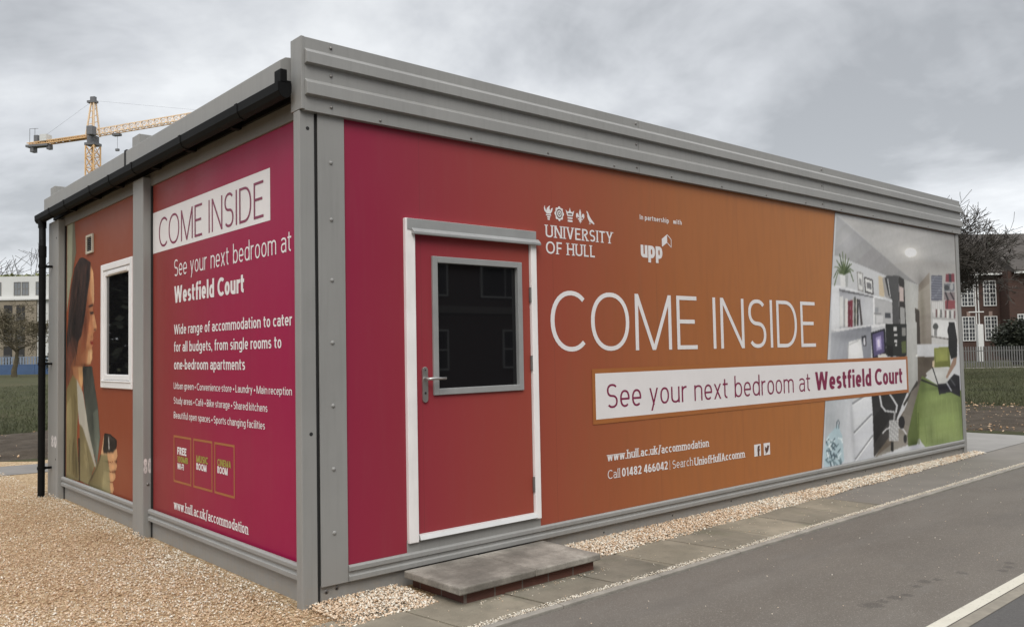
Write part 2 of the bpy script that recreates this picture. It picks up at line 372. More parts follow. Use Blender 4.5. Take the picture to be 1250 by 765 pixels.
def letters(text, w, slab=0.0, gap=.14, space=.27, wide=1.0):
    """polygon sets for a line of text in cap-height units, and the line's length"""
    x = 0; polys = []
    for ch in text:
        if ch == ' ': x += space; continue
        W, S = glyph(ch, w)
        for st in S:
            if st[0] == 'p': vs, fs = st[1], [tuple(range(len(st[1])))]
            elif st[0] == 'd':
                a, b = st[1], st[2]; dx, dy = b[0]-a[0], b[1]-a[1]; q = w/2*math.hypot(dx, dy)/max(abs(dy), 1e-3)
                q = min(q, w*.9)
                vs = [(a[0]-q, a[1]), (a[0]+q, a[1]), (b[0]+q, b[1]), (b[0]-q, b[1])]; fs = [(0, 1, 2, 3)]
            else: vs, fs = ribbon(st[1], w, st[0] == 'o')
            polys.append(([(x+p[0]*wide, p[1]) for p in vs], fs))
            if slab and st[0] in 'ld':
                ends = [(st[1][0], st[1][1]), (st[1][-1], st[1][-2])] if st[0] == 'l' else [(st[1], st[2]), (st[2], st[1])]
                for e_, f_ in ends:
                    if abs(e_[0]-f_[0]) < abs(e_[1]-f_[1])*.75 and (abs(e_[1]) < .02 or abs(e_[1]-1) < .03 or abs(e_[1]-XH) < .02 or abs(e_[1]-ASC) < .03 or abs(e_[1]-DSC) < .02) and not (ch in 'AV' and abs(e_[0]-W/2) < .02) and not (ch in 'MWNvw' and st[0] == 'd' and 0.1 < e_[0] < W-.1):
                        up_ = e_[1] > f_[1]; y1 = e_[1]; y0 = y1-slab if up_ else y1+slab; k = w*1.15
                        if ch == 'f' or ch == 't': k = w*.9
                        polys.append(([(x+(e_[0]-k)*wide, min(y0, y1)), (x+(e_[0]+k)*wide, min(y0, y1)), (x+(e_[0]+k)*wide, max(y0, y1)), (x+(e_[0]-k)*wide, max(y0, y1))], [(0, 1, 2, 3)]))
        x += W*wide+gap
    return polys, x-gap
def front_pt(x, z, d=0): return (x, FP-d, z)         # d: how far proud of the front panel
def side_pt(y, z, d=0): return (SP-d, y, z)
FP, SP = .008, .078
def word_parts(name, parent, text, p0, p1, zb, cap, w, m, side=False, d=.0012, space=.27, gap=.14, **kw):
    """a printed line, each word a part of its own"""
    words = text.split(' '); pos, x = [], 0
    for t in words: L = letters(t, w, gap=gap, **kw)[1]; pos.append((x, x+L)); x += L+gap+space
    T_ = pos[-1][1]; k = (p1-p0)/T_; i = 0
    while i < len(words):
        q = MB(); write(q, words[i], p0+pos[i][0]*k, p0+pos[i][1]*k, zb, cap, w, m, side, d, gap=gap, **kw)
        i += 1
        q.build(name, None, parent, fix=False)
def write(mb, text, p0, p1, zb, cap, w, m, side=False, d=.0012, **kw):
    """one line from p0 to p1 (metres along the wall), baseline zb, cap height cap"""
    polys, L = letters(text, w, **kw); k = abs(p1-p0)/L; sg = 1 if p1 > p0 else -1
    for i, (vs, fs) in enumerate(polys):
        dd = d+(i % 9)*.00014; fn = side_pt if side else front_pt
        mb.add([fn(p0+sg*v[0]*k, zb+v[1]*cap, dd) for v in vs], fs, m)
def flat(mb, pts, m, side=False, d=.0012):
    """filled outline laid on the wall (any simple polygon)"""
    from mathutils.geometry import tessellate_polygon
    fn = side_pt if side else front_pt
    tri = tessellate_polygon([[Vector((p[0], p[1], 0)) for p in pts]])
    mb.add([fn(p[0], p[1], d) for p in pts], [tuple(t) for t in tri], m)
def frame(mb, x0, z0, x1, z1, t, m, side=False, d=.0012):
    for q in ((x0, z0, x1, z0+t), (x0, z1-t, x1, z1), (x0, z0+t, x0+t, z1-t), (x1-t, z0+t, x1, z1-t)):
        flat(mb, [(q[0], q[1]), (q[2], q[1]), (q[2], q[3]), (q[0], q[3])], m, side, d)
# flat artwork outlines: (sRGB colour of the print, points in metres on the wall)
ROOM_TONES = [(8.242,2.614,0.36499999999999844,0.10400000000000009,34,33,30),(8.242,2.614,0.15499999999999936,0.040000000000000036,30,30,28),(7.097,2.82,0.5469999999999997,0.08499999999999996,-10,-10,-10),(9.424,2.839,0.484,0.1459999999999999,-16,-16,-16),(9.047,2.504,0.5220000000000002,0.07200000000000006,-14,-14,-14),(8.483,2.268,0.15899999999999892,0.09199999999999964,-18,-18,-18),(6.618,2.638,0.16599999999999948,0.12199999999999989,12,12,12),(8.259,2.079,0.15499999999999936,0.27000000000000024,8,8,8),(9.073,1.63,0.3439999999999994,0.09399999999999986,10,10,10),(8.508,1.858,0.07400000000000162,0.365,-20,-20,-22),(8.979,1.818,0.3410000000000011,0.028000000000000025,-14,-14,-14),(6.797,1.672,0.5010000000000003,0.030000000000000027,-18,-18,-18),(6.827,2.068,0.3929999999999998,0.016999999999999904,-20,-20,-20),(7.513,2.01,0.15500000000000025,0.01399999999999979,-20,-20,-20),(6.541,2.109,0.10099999999999998,0.016999999999999904,-14,-14,-14),(6.471,1.835,0.04699999999999971,0.1479999999999999,10,10,10),(7.058,1.861,0.10899999999999999,0.10299999999999998,8,8,8),(7.45,1.71,0.23099999999999987,0.02499999999999991,-12,-12,-12),(6.916,2.079,0.08499999999999996,0.014000000000000234,-16,-16,-16),(7.109,2.051,0.10899999999999999,0.014000000000000234,-18,-18,-18),(7.451,2.166,0.11400000000000077,0.10499999999999998,-6,-6,-6),(6.542,1.594,0.39700000000000024,0.06400000000000006,-20,-20,-20),(6.727,1.443,0.133,0.08499999999999996,18,18,18),(7.313,1.503,0.10599999999999987,0.08899999999999997,26,22,34),(6.33,0.433,0.20999999999999996,0.245,-10,-10,-10),(6.617,0.577,0.04300000000000015,0.33399999999999996,-22,-22,-22),(6.89,0.385,0.18100000000000005,0.08500000000000002,10,10,10),(6.184,0.69,0.1639999999999997,0.122,-10,-10,-10),(7.396,0.298,0.29300000000000015,0.088,-18,-18,-18),(7.693,0.317,0.3050000000000006,0.11200000000000002,12,12,12),(8.3,0.69,0.13099999999999845,0.28099999999999997,-14,-14,-14),(8.153,0.255,0.16000000000000014,0.069,-26,-26,-20),(8.758,0.809,0.3500000000000014,0.07200000000000006,14,15,10),(9.078,0.496,0.42600000000000016,0.14700000000000002,12,13,8),(8.603,0.384,0.11299999999999955,0.14300000000000002,-16,-17,-12),(9.575,0.54,0.12700000000000067,0.35300000000000004,-20,-21,-15),(8.876,0.242,0.354000000000001,0.043999999999999984,-14,-15,-10),(8.436,0.968,0.0990000000000002,0.14200000000000002,-18,-19,-14),(9.061,0.918,0.42600000000000016,0.02400000000000002,-24,-25,-18),(8.902,1.097,0.23600000000000065,0.04899999999999993,10,10,10),(8.187,1.213,0.07500000000000107,0.281,10,10,10),(7.19,0.404,0.14100000000000001,0.131,-10,-10,-10),(8.576,1.276,0.16999999999999993,0.09600000000000009,-14,-14,-14),(9.041,1.316,0.11999999999999922,0.062000000000000055,12,12,8)]
WOMAN_TONES = [(4.971,2.331,0.06400000000000006,0.09899999999999975,26,17,12),(5.143,2.145,0.05900000000000016,0.16300000000000003,18,11,8),(5.304,1.843,0.133,0.16399999999999992,-14,-10,-8),(4.784,2.422,0.05600000000000005,0.052999999999999936,16,10,8),(5.367,1.534,0.0940000000000003,0.1100000000000001,20,8,4),(4.559,2.333,0.041999999999999815,0.0950000000000002,34,28,20),(4.61,2.147,0.0470000000000006,0.06899999999999995,20,16,10),(4.63,1.803,0.07099999999999973,0.06199999999999983,26,18,12),(4.802,1.861,0.08599999999999941,0.15799999999999992,-34,-26,-20),(4.7,1.597,0.07200000000000006,0.03499999999999992,-16,-14,-12),(4.424,1.806,0.029000000000000803,0.020000000000000018,20,16,12),(4.549,1.951,0.04800000000000004,0.01200000000000001,-75,-55,-40),(4.591,2.025,0.07100000000000062,0.008999999999999897,-60,-45,-34),(4.551,1.649,0.03500000000000014,0.01200000000000001,-14,-46,-40),(4.47,1.779,0.028999999999999915,0.006999999999999895,-45,-36,-30),(4.772,1.434,0.13400000000000034,0.016999999999999904,-45,-36,-28),(4.591,1.518,0.028999999999999915,0.040999999999999925,30,24,16),(4.933,1.371,0.16199999999999992,0.06299999999999994,-26,-22,-18),(4.518,1.884,0.04099999999999948,0.019999999999999796,16,12,8),(4.57,1.715,0.036000000000000476,0.017000000000000126,-22,-18,-14),(5.466,0.924,0.11600000000000055,0.2340000000000001,18,17,14),(5.645,0.561,0.07399999999999984,0.2750000000000001,-22,-20,-15),(5.245,0.532,0.06299999999999972,0.20900000000000002,-18,-16,-12),(5.09,0.412,0.054999999999999716,0.13199999999999995,-26,-22,-16),(4.772,0.567,0.06500000000000039,0.16499999999999992,16,15,12),(4.578,0.383,0.10000000000000053,0.07100000000000001,-22,-20,-14),(4.154,0.318,0.10299999999999976,0.05099999999999999,14,13,10),(4.041,0.501,0.04500000000000037,0.05099999999999999,-18,-16,-12),(4.52,0.854,0.07399999999999984,0.16100000000000003,-18,-18,-16),(4.347,0.616,0.04800000000000004,0.10599999999999998,20,22,20),(4.744,0.935,0.0519999999999996,0.128,14,14,12),(3.873,0.583,0.04400000000000004,0.026999999999999913,20,16,12),(3.873,0.482,0.04400000000000004,0.023999999999999966,18,14,10),(3.894,0.392,0.04400000000000004,0.02400000000000002,18,14,10),(3.915,0.283,0.038000000000000256,0.022999999999999965,16,12,9),(3.984,0.519,0.14400000000000013,0.008000000000000007,-30,-26,-22),(3.917,0.435,0.121,0.008000000000000007,-34,-28,-24),(3.905,0.34,0.09899999999999975,0.008000000000000007,-34,-28,-24),(4.98,1.281,0.0940000000000003,0.07499999999999996,14,10,6)]
ROOM = [
 ((186, 187, 188),[(5.926,0.205),(6.4,2.945),(9.6,2.945),(9.6,0.205)]),
 ((164, 164, 165),[(6.401,2.715),(6.435,2.902),(6.534,2.879),(6.643,2.84)]),
 ((160, 160, 160),[(6.367,2.528),(6.401,2.715),(6.643,2.84),(6.843,2.769)]),
 ((155, 155, 156),[(6.367,2.528),(6.843,2.769),(7.048,2.696),(6.544,2.447),(6.443,2.461),(6.356,2.464)]),
 ((151, 151, 151),[(7.048,2.696),(7.26,2.622),(6.817,2.408),(6.544,2.447)]),
 ((147, 146, 146),[(7.26,2.622),(7.477,2.545),(7.099,2.367),(6.933,2.392),(6.817,2.408)]),
 ((143, 142, 142),[(7.477,2.545),(7.701,2.465),(7.39,2.323),(7.099,2.367)]),
 ((139, 138, 137),[(7.701,2.465),(7.89,2.398),(7.932,2.385),(7.713,2.287),(7.596,2.293),(7.39,2.323)]),
 ((134, 134, 133),[(7.932,2.385),(8.175,2.304),(8.084,2.264),(8.026,2.272),(7.713,2.287)]),
 ((130, 129, 128),[(8.175,2.304),(8.427,2.22),(8.084,2.264)]),
 ((182, 181, 179),[(6.727,2.821),(6.527,2.894),(7.086,2.903)]),
 ((178, 177, 175),[(6.933,2.745),(6.727,2.821),(7.086,2.903),(7.69,2.912)]),
 ((175, 174, 172),[(7.146,2.667),(6.933,2.745),(7.69,2.912),(8.347,2.922)]),
 ((171, 170, 168),[(7.364,2.587),(7.146,2.667),(8.347,2.922),(9.061,2.933)]),
 ((167, 166, 164),[(9.6,2.898),(7.588,2.505),(7.364,2.587),(9.061,2.933),(9.6,2.941)]),
 ((163, 162, 160),[(9.6,2.752),(7.819,2.42),(7.588,2.505),(9.6,2.898)]),
 ((159, 158, 156),[(7.819,2.42),(9.6,2.752),(9.6,2.607),(8.068,2.335),(7.89,2.394)]),
 ((156, 155, 153),[(9.6,2.607),(9.6,2.463),(9.086,2.376),(8.761,2.391),(8.562,2.287),(8.331,2.247),(8.068,2.335)]),
 ((152, 151, 149),[(9.6,2.463),(9.6,2.352),(9.086,2.376),(8.562,2.287),(8.426,2.216),(8.331,2.247)]),
 ((160, 158, 155),[(7.75,2.446),(8.509,2.544),(9.6,2.543),(9.6,2.352),(8.761,2.391),(8.426,2.216)]),
 ((215, 213, 208),[(8.407,2.625),(8.395,2.605),(8.365,2.587),(8.32,2.572),(8.266,2.563),(8.209,2.559),(8.157,2.562),(8.115,2.572),(8.088,2.586),(8.08,2.604),(8.092,2.623),(8.121,2.641),(8.165,2.656),(8.219,2.666),(8.275,2.67),(8.328,2.667),(8.371,2.658),(8.399,2.643)]),
 ((178, 176, 172),[(8.334,2.62),(8.328,2.611),(8.311,2.601),(8.286,2.594),(8.256,2.589),(8.224,2.587),(8.194,2.588),(8.17,2.593),(8.155,2.6),(8.151,2.609),(8.157,2.618),(8.174,2.628),(8.198,2.635),(8.228,2.64),(8.26,2.642),(8.29,2.641),(8.314,2.637),(8.33,2.629)]),
 ((160, 154, 144),[(8.437,2.226),(8.761,2.395),(8.76,2.293)]),
 ((156, 150, 140),[(8.41,2.12),(8.427,2.22),(8.437,2.226),(8.76,2.293),(8.76,2.191)]),
 ((152, 146, 136),[(8.394,2.017),(8.41,2.12),(8.76,2.191),(8.759,2.089)]),
 ((148, 142, 132),[(8.377,1.915),(8.394,2.017),(8.759,2.089),(8.758,1.988)]),
 ((144, 138, 128),[(8.361,1.813),(8.377,1.915),(8.758,1.988),(8.757,1.886)]),
 ((140, 133, 124),[(8.344,1.711),(8.361,1.813),(8.757,1.886),(8.757,1.784)]),
 ((136, 129, 120),[(8.327,1.609),(8.344,1.711),(8.757,1.784),(8.756,1.683)]),
 ((132, 125, 116),[(8.311,1.508),(8.327,1.609),(8.756,1.683),(8.755,1.581)]),
 ((128, 121, 112),[(8.311,1.508),(8.755,1.581),(8.754,1.48),(8.307,1.484)]),
 ((140, 132, 122),[(8.427,2.22),(8.761,2.395),(8.748,2.255),(8.418,2.129)]),
 ((161, 159, 156),[(8.759,2.289),(8.762,2.4),(9.459,2.377)]),
 ((164, 162, 159),[(9.6,2.278),(8.756,2.177),(8.759,2.289),(9.459,2.377),(9.6,2.372)]),
 ((166, 164, 161),[(9.6,2.161),(8.753,2.066),(8.756,2.177),(9.6,2.278)]),
 ((169, 167, 164),[(9.6,2.044),(8.75,1.955),(8.753,2.066),(9.6,2.161)]),
 ((171, 170, 166),[(9.6,1.928),(8.747,1.843),(8.75,1.955),(9.6,2.044)]),
 ((173, 172, 169),[(9.6,1.811),(8.745,1.733),(8.747,1.843),(9.6,1.928)]),
 ((176, 175, 172),[(9.6,1.695),(8.742,1.622),(8.745,1.733),(9.6,1.811)]),
 ((178, 177, 174),[(9.6,1.578),(8.739,1.511),(8.742,1.622),(9.6,1.695)]),
 ((181, 180, 177),[(8.739,1.511),(9.6,1.578),(9.6,1.473),(8.738,1.48)]),
 ((159, 159, 155),[(8.027,2.148),(8.027,2.276),(8.111,2.262)]),
 ((161, 161, 157),[(8.028,2.021),(8.027,2.148),(8.111,2.262),(8.197,2.247)]),
 ((163, 163, 159),[(8.028,1.893),(8.028,2.021),(8.197,2.247),(8.283,2.233)]),
 ((165, 165, 161),[(8.029,1.766),(8.028,1.893),(8.283,2.233),(8.37,2.218)]),
 ((167, 167, 163),[(8.03,1.639),(8.029,1.766),(8.37,2.218),(8.426,2.209),(8.415,2.147)]),
 ((169, 169, 165),[(8.03,1.512),(8.03,1.639),(8.415,2.147),(8.388,1.98)]),
 ((171, 171, 167),[(8.03,1.512),(8.388,1.98),(8.361,1.814),(8.108,1.485),(8.031,1.486)]),
 ((173, 173, 169),[(8.361,1.814),(8.334,1.648),(8.207,1.484),(8.108,1.485)]),
 ((175, 175, 171),[(8.334,1.648),(8.307,1.484),(8.207,1.484)]),
 ((62, 56, 50),[(8.297,1.933),(8.418,1.902),(8.41,1.483),(8.307,1.484)]),
 ((78, 78, 78),[(7.549,2.295),(7.883,2.314),(7.845,1.487),(7.621,1.489),(7.69,2.019),(7.599,2.049)]),
 ((52, 50, 48),[(7.888,2.31),(8.031,2.272),(8.035,1.486),(7.845,1.487)]),
 ((178, 165, 160),[(7.892,2.189),(8.003,2.171),(7.997,2.0),(7.885,2.002)]),
 ((150, 150, 148),[(7.889,1.936),(8.015,1.928),(8.01,1.7),(7.883,1.699)]),
 ((120, 125, 95),[(7.882,1.629),(8.019,1.629),(8.016,1.486),(7.879,1.487)]),
 ((92, 94, 104),[(8.812,2.356),(9.146,2.371),(9.114,2.044),(8.781,2.036)]),
 ((140, 142, 150),[(8.813,2.328),(9.138,2.337),(9.14,2.347),(8.815,2.337)]),
 ((140, 142, 150),[(8.81,2.295),(9.135,2.304),(9.136,2.313),(8.811,2.305)]),
 ((140, 142, 150),[(8.807,2.262),(9.131,2.27),(9.133,2.28),(8.808,2.272)]),
 ((140, 142, 150),[(8.803,2.23),(9.128,2.237),(9.13,2.246),(8.805,2.239)]),
 ((140, 142, 150),[(8.8,2.197),(9.125,2.203),(9.126,2.213),(8.802,2.206)]),
 ((140, 142, 150),[(8.797,2.164),(9.121,2.17),(9.123,2.18),(8.799,2.174)]),
 ((140, 142, 150),[(8.794,2.132),(9.118,2.137),(9.12,2.146),(8.796,2.141)]),
 ((140, 142, 150),[(8.791,2.099),(9.115,2.103),(9.117,2.113),(8.793,2.108)]),
 ((140, 142, 150),[(8.788,2.066),(9.111,2.07),(9.113,2.08),(8.789,2.076)]),
 ((120, 60, 68),[(9.263,2.395),(9.533,2.413),(9.533,2.301),(9.241,2.289)]),
 ((60, 50, 55),[(9.35,2.399),(9.438,2.403),(9.439,2.297),(9.351,2.293)]),
 ((110, 112, 116),[(9.193,2.268),(9.531,2.281),(9.521,2.179),(9.183,2.167)]),
 ((62, 64, 66),[(9.355,2.219),(9.348,2.205),(9.333,2.193),(9.311,2.184),(9.284,2.179),(9.256,2.178),(9.23,2.181),(9.209,2.189),(9.197,2.2),(9.193,2.213),(9.199,2.226),(9.214,2.238),(9.237,2.248),(9.263,2.253),(9.291,2.254),(9.317,2.251),(9.338,2.243),(9.351,2.232)]),
 ((160, 160, 160),[(9.485,2.236),(9.48,2.22),(9.47,2.207),(9.455,2.197),(9.437,2.191),(9.419,2.19),(9.402,2.195),(9.389,2.204),(9.381,2.217),(9.379,2.232),(9.384,2.247),(9.395,2.26),(9.41,2.271),(9.427,2.276),(9.446,2.277),(9.463,2.273),(9.476,2.263),(9.484,2.25)]),
 ((128, 118, 118),[(9.181,2.153),(9.531,2.164),(9.52,2.062),(9.171,2.053)]),
 ((50, 48, 50),[(9.197,2.151),(9.278,2.051),(9.328,2.059),(9.247,2.16)]),
 ((60, 52, 56),[(9.353,2.155),(9.474,2.055),(9.522,2.066),(9.4,2.166)]),
 ((130, 70, 74),[(9.205,2.049),(9.526,2.057),(9.514,1.941),(9.194,1.934)]),
 ((80, 42, 48),[(9.267,2.052),(9.23,1.936),(9.27,1.935),(9.307,2.051)]),
 ((196, 194, 192),[(8.812,2.02),(8.85,2.021),(8.837,1.881),(8.798,1.881)]),
 ((196, 194, 192),[(8.867,2.022),(8.905,2.023),(8.892,1.882),(8.853,1.881)]),
 ((196, 194, 192),[(8.922,2.023),(8.961,2.024),(8.947,1.883),(8.908,1.882)]),
 ((196, 194, 192),[(8.977,2.024),(9.016,2.025),(9.003,1.884),(8.964,1.883)]),
 ((196, 194, 192),[(9.033,2.026),(9.073,2.027),(9.059,1.885),(9.019,1.884)]),
 ((196, 194, 192),[(9.09,2.027),(9.129,2.028),(9.115,1.886),(9.075,1.885)]),
 ((190, 188, 186),[(8.836,1.928),(8.88,1.929),(8.87,1.826),(8.826,1.825)]),
 ((110, 84, 84),[(8.904,1.926),(8.948,1.927),(8.938,1.825),(8.894,1.824)]),
 ((206, 205, 200),[(8.973,1.925),(9.018,1.926),(9.008,1.824),(8.963,1.823)]),
 ((92, 92, 90),[(9.043,1.923),(9.088,1.924),(9.078,1.823),(9.033,1.822)]),
 ((190, 188, 186),[(9.113,1.922),(9.158,1.922),(9.148,1.822),(9.103,1.821)]),
 ((110, 84, 84),[(9.184,1.92),(9.229,1.921),(9.219,1.821),(9.174,1.82)]),
 ((206, 205, 200),[(9.255,1.918),(9.301,1.919),(9.291,1.82),(9.245,1.819)]),
 ((92, 92, 90),[(9.327,1.917),(9.373,1.918),(9.363,1.819),(9.317,1.818)]),
 ((190, 188, 186),[(9.399,1.915),(9.446,1.916),(9.436,1.817),(9.389,1.817)]),
 ((110, 84, 84),[(9.473,1.914),(9.52,1.914),(9.51,1.816),(9.463,1.816)]),
 ((198, 198, 196),[(8.802,1.804),(9.538,1.776),(9.526,1.546),(8.781,1.588)]),
 ((84, 80, 76),[(8.726,1.574),(9.297,1.533),(9.303,1.545),(8.732,1.585)]),
 ((74, 76, 74),[(8.963,1.705),(8.956,1.691),(8.941,1.678),(8.918,1.668),(8.89,1.663),(8.861,1.663),(8.835,1.668),(8.814,1.677),(8.801,1.69),(8.798,1.704),(8.804,1.718),(8.819,1.731),(8.842,1.741),(8.87,1.746),(8.898,1.746),(8.925,1.741),(8.946,1.732),(8.959,1.719)]),
 ((120, 120, 118),[(8.833,1.672),(8.921,1.672),(8.912,1.583),(8.824,1.584)]),
 ((30, 30, 31),[(9.461,1.655),(9.451,1.623),(9.428,1.596),(9.397,1.575),(9.359,1.565),(9.321,1.565),(9.286,1.576),(9.259,1.596),(9.243,1.623),(9.24,1.654),(9.249,1.685),(9.271,1.712),(9.302,1.733),(9.339,1.744),(9.378,1.744),(9.413,1.734),(9.441,1.713),(9.457,1.686)]),
 ((34, 33, 34),[(9.259,1.678),(9.455,1.715),(9.519,1.473),(9.273,1.475)]),
 ((204, 205, 206),[(6.278,2.137),(6.426,2.116),(6.404,1.635),(6.231,1.657)]),
 ((210, 211, 212),[(6.278,2.14),(6.421,2.142),(7.237,2.058),(7.694,2.007),(7.693,1.989),(7.235,2.034),(6.424,2.093)]),
 ((161, 162, 166),[(6.426,1.84),(6.444,2.09),(6.54,2.083)]),
 ((164, 165, 169),[(6.426,1.84),(6.54,2.083),(6.637,2.075),(6.445,1.669),(6.413,1.667)]),
 ((167, 168, 172),[(6.637,2.075),(6.736,2.067),(6.549,1.675),(6.445,1.669)]),
 ((170, 171, 174),[(6.736,2.067),(6.836,2.059),(6.654,1.682),(6.549,1.675)]),
 ((173, 174, 177),[(6.836,2.059),(6.938,2.051),(6.761,1.688),(6.654,1.682)]),
 ((176, 177, 180),[(6.938,2.051),(7.04,2.043),(6.87,1.695),(6.761,1.688)]),
 ((179, 180, 182),[(7.04,2.043),(7.145,2.035),(6.98,1.701),(6.87,1.695)]),
 ((182, 183, 185),[(7.145,2.035),(7.224,2.028),(7.22,1.965),(7.092,1.708),(6.98,1.701)]),
 ((185, 186, 188),[(7.22,1.965),(7.206,1.715),(7.092,1.708)]),
 ((168, 168, 168),[(7.242,2.03),(7.689,1.993),(7.683,1.738),(7.22,1.708)]),
 ((214, 214, 214),[(6.225,1.657),(6.407,1.631),(7.689,1.715),(7.683,1.743),(6.427,1.674)]),
 ((212, 212, 212),[(7.21,2.043),(7.247,2.041),(7.231,1.708),(7.194,1.708)]),
 ((110, 110, 112),[(6.432,2.103),(7.225,2.04),(7.223,2.026),(6.43,2.08)]),
 ((196, 196, 194),[(6.439,2.023),(6.518,2.025),(6.493,1.684),(6.414,1.684)]),
 ((150, 148, 146),[(6.526,1.997),(6.553,1.998),(6.53,1.688),(6.504,1.687)]),
 ((202, 200, 196),[(6.557,2.005),(6.618,2.006),(6.593,1.685),(6.533,1.684)]),
 ((104, 46, 58),[(6.619,1.978),(6.67,1.98),(6.647,1.685),(6.597,1.685)]),
 ((120, 56, 66),[(6.673,1.985),(6.725,1.986),(6.702,1.688),(6.651,1.688)]),
 ((160, 158, 152),[(6.734,2.015),(6.761,2.015),(6.737,1.692),(6.709,1.692)]),
 ((70, 72, 68),[(6.765,2.024),(6.8,2.025),(6.775,1.697),(6.74,1.697)]),
 ((176, 172, 160),[(6.802,2.005),(6.823,2.005),(6.799,1.702),(6.779,1.702)]),
 ((58, 58, 58),[(6.826,1.999),(6.864,2.0),(6.841,1.706),(6.803,1.706)]),
 ((74, 70, 70),[(6.863,1.993),(6.899,2.001),(6.94,1.713),(6.89,1.706)]),
 ((80, 80, 80),[(7.225,1.923),(7.404,1.923),(7.406,1.93),(7.226,1.93)]),
 ((92, 92, 92),[(7.22,1.844),(7.397,1.843),(7.398,1.848),(7.221,1.849)]),
 ((74, 76, 80),[(7.493,1.859),(7.639,1.862),(7.634,1.8),(7.488,1.798)]),
 ((190, 190, 190),[(7.273,1.821),(7.441,1.824),(7.434,1.736),(7.266,1.734)]),
 ((140, 142, 144),[(7.251,1.916),(7.336,1.918),(7.331,1.855),(7.246,1.854)]),
 ((206, 206, 204),[(6.463,2.256),(6.644,2.271),(6.626,2.127),(6.466,2.127)]),
 ((160, 162, 160),[(6.576,2.264),(6.644,2.271),(6.626,2.127),(6.579,2.128)]),
 ((74, 88, 58),[(6.571,2.271),(6.411,2.316),(6.396,2.304),(6.555,2.259)]),
 ((74, 88, 58),[(6.405,2.312),(6.314,2.218),(6.328,2.215),(6.419,2.309)]),
 ((92, 104, 72),[(6.572,2.269),(6.425,2.347),(6.405,2.337),(6.551,2.259)]),
 ((92, 104, 72),[(6.425,2.344),(6.339,2.339),(6.339,2.331),(6.425,2.336)]),
 ((74, 88, 58),[(6.572,2.267),(6.463,2.375),(6.439,2.368),(6.548,2.26)]),
 ((74, 88, 58),[(6.464,2.369),(6.403,2.418),(6.389,2.413),(6.449,2.364)]),
 ((58, 72, 46),[(6.571,2.265),(6.511,2.409),(6.485,2.404),(6.545,2.261)]),
 ((58, 72, 46),[(6.509,2.402),(6.477,2.49),(6.461,2.487),(6.493,2.399)]),
 ((92, 104, 72),[(6.57,2.264),(6.557,2.425),(6.53,2.422),(6.543,2.261)]),
 ((92, 104, 72),[(6.552,2.418),(6.546,2.517),(6.529,2.515),(6.535,2.416)]),
 ((92, 104, 72),[(6.569,2.263),(6.603,2.411),(6.576,2.411),(6.542,2.262)]),
 ((92, 104, 72),[(6.596,2.404),(6.615,2.496),(6.599,2.495),(6.579,2.404)]),
 ((74, 88, 58),[(6.567,2.261),(6.649,2.391),(6.623,2.393),(6.541,2.264)]),
 ((74, 88, 58),[(6.64,2.385),(6.686,2.457),(6.67,2.458),(6.624,2.386)]),
 ((74, 88, 58),[(6.563,2.26),(6.691,2.362),(6.668,2.368),(6.541,2.266)]),
 ((74, 88, 58),[(6.677,2.357),(6.749,2.394),(6.737,2.399),(6.665,2.362)]),
 ((74, 88, 58),[(6.559,2.259),(6.712,2.335),(6.694,2.344),(6.541,2.268)]),
 ((74, 88, 58),[(6.687,2.334),(6.768,2.307),(6.779,2.314),(6.698,2.341)]),
 ((74, 88, 58),[(6.555,2.259),(6.707,2.305),(6.695,2.316),(6.543,2.27)]),
 ((74, 88, 58),[(6.684,2.309),(6.753,2.194),(6.77,2.197),(6.701,2.312)]),
 ((92, 104, 72),[(6.568,2.272),(6.413,2.289),(6.405,2.276),(6.56,2.259)]),
 ((92, 104, 72),[(6.41,2.284),(6.321,2.133),(6.337,2.132),(6.426,2.283)]),
 ((58, 72, 46),[(6.564,2.26),(6.662,2.353),(6.638,2.358),(6.541,2.265)]),
 ((58, 72, 46),[(6.65,2.347),(6.705,2.396),(6.69,2.399),(6.636,2.351)]),
 ((92, 104, 72),[(6.572,2.266),(6.502,2.354),(6.477,2.348),(6.546,2.26)]),
 ((92, 104, 72),[(6.502,2.347),(6.462,2.384),(6.448,2.38),(6.487,2.343)]),
 ((128, 126, 122),[(6.846,2.314),(6.986,2.302),(6.99,2.088),(6.858,2.101)]),
 ((198, 198, 196),[(6.863,2.301),(6.971,2.291),(6.974,2.101),(6.873,2.113)]),
 ((140, 140, 140),[(6.893,2.24),(6.945,2.233),(6.953,2.157),(6.901,2.163)]),
 ((66, 64, 64),[(7.011,2.263),(7.226,2.235),(7.23,2.061),(7.022,2.082)]),
 ((204, 204, 202),[(7.035,2.244),(7.202,2.22),(7.206,2.078),(7.045,2.1)]),
 ((112, 112, 114),[(7.067,2.204),(7.178,2.191),(7.184,2.122),(7.076,2.132)]),
 ((190, 176, 152),[(7.363,2.289),(7.497,2.271),(7.493,2.041),(7.366,2.055)]),
 ((150, 148, 146),[(7.459,2.269),(7.52,2.275),(7.63,2.027),(7.509,2.045)]),
 ((52, 52, 52),[(7.519,2.274),(7.604,2.06),(7.635,2.064),(7.549,2.279)]),
 ((190, 190, 190),[(7.585,2.262),(7.638,2.045),(7.658,2.047),(7.605,2.264)]),
 ((164, 166, 170),[(6.23,1.625),(6.342,1.635),(6.195,1.322),(6.18,1.322)]),
 ((160, 162, 166),[(6.342,1.635),(6.456,1.644),(6.303,1.323),(6.195,1.322)]),
 ((155, 157, 162),[(6.456,1.644),(6.572,1.654),(6.413,1.324),(6.303,1.323)]),
 ((151, 153, 158),[(6.572,1.654),(6.689,1.664),(6.525,1.325),(6.413,1.324)]),
 ((147, 149, 154),[(6.689,1.664),(6.809,1.675),(6.638,1.325),(6.525,1.325)]),
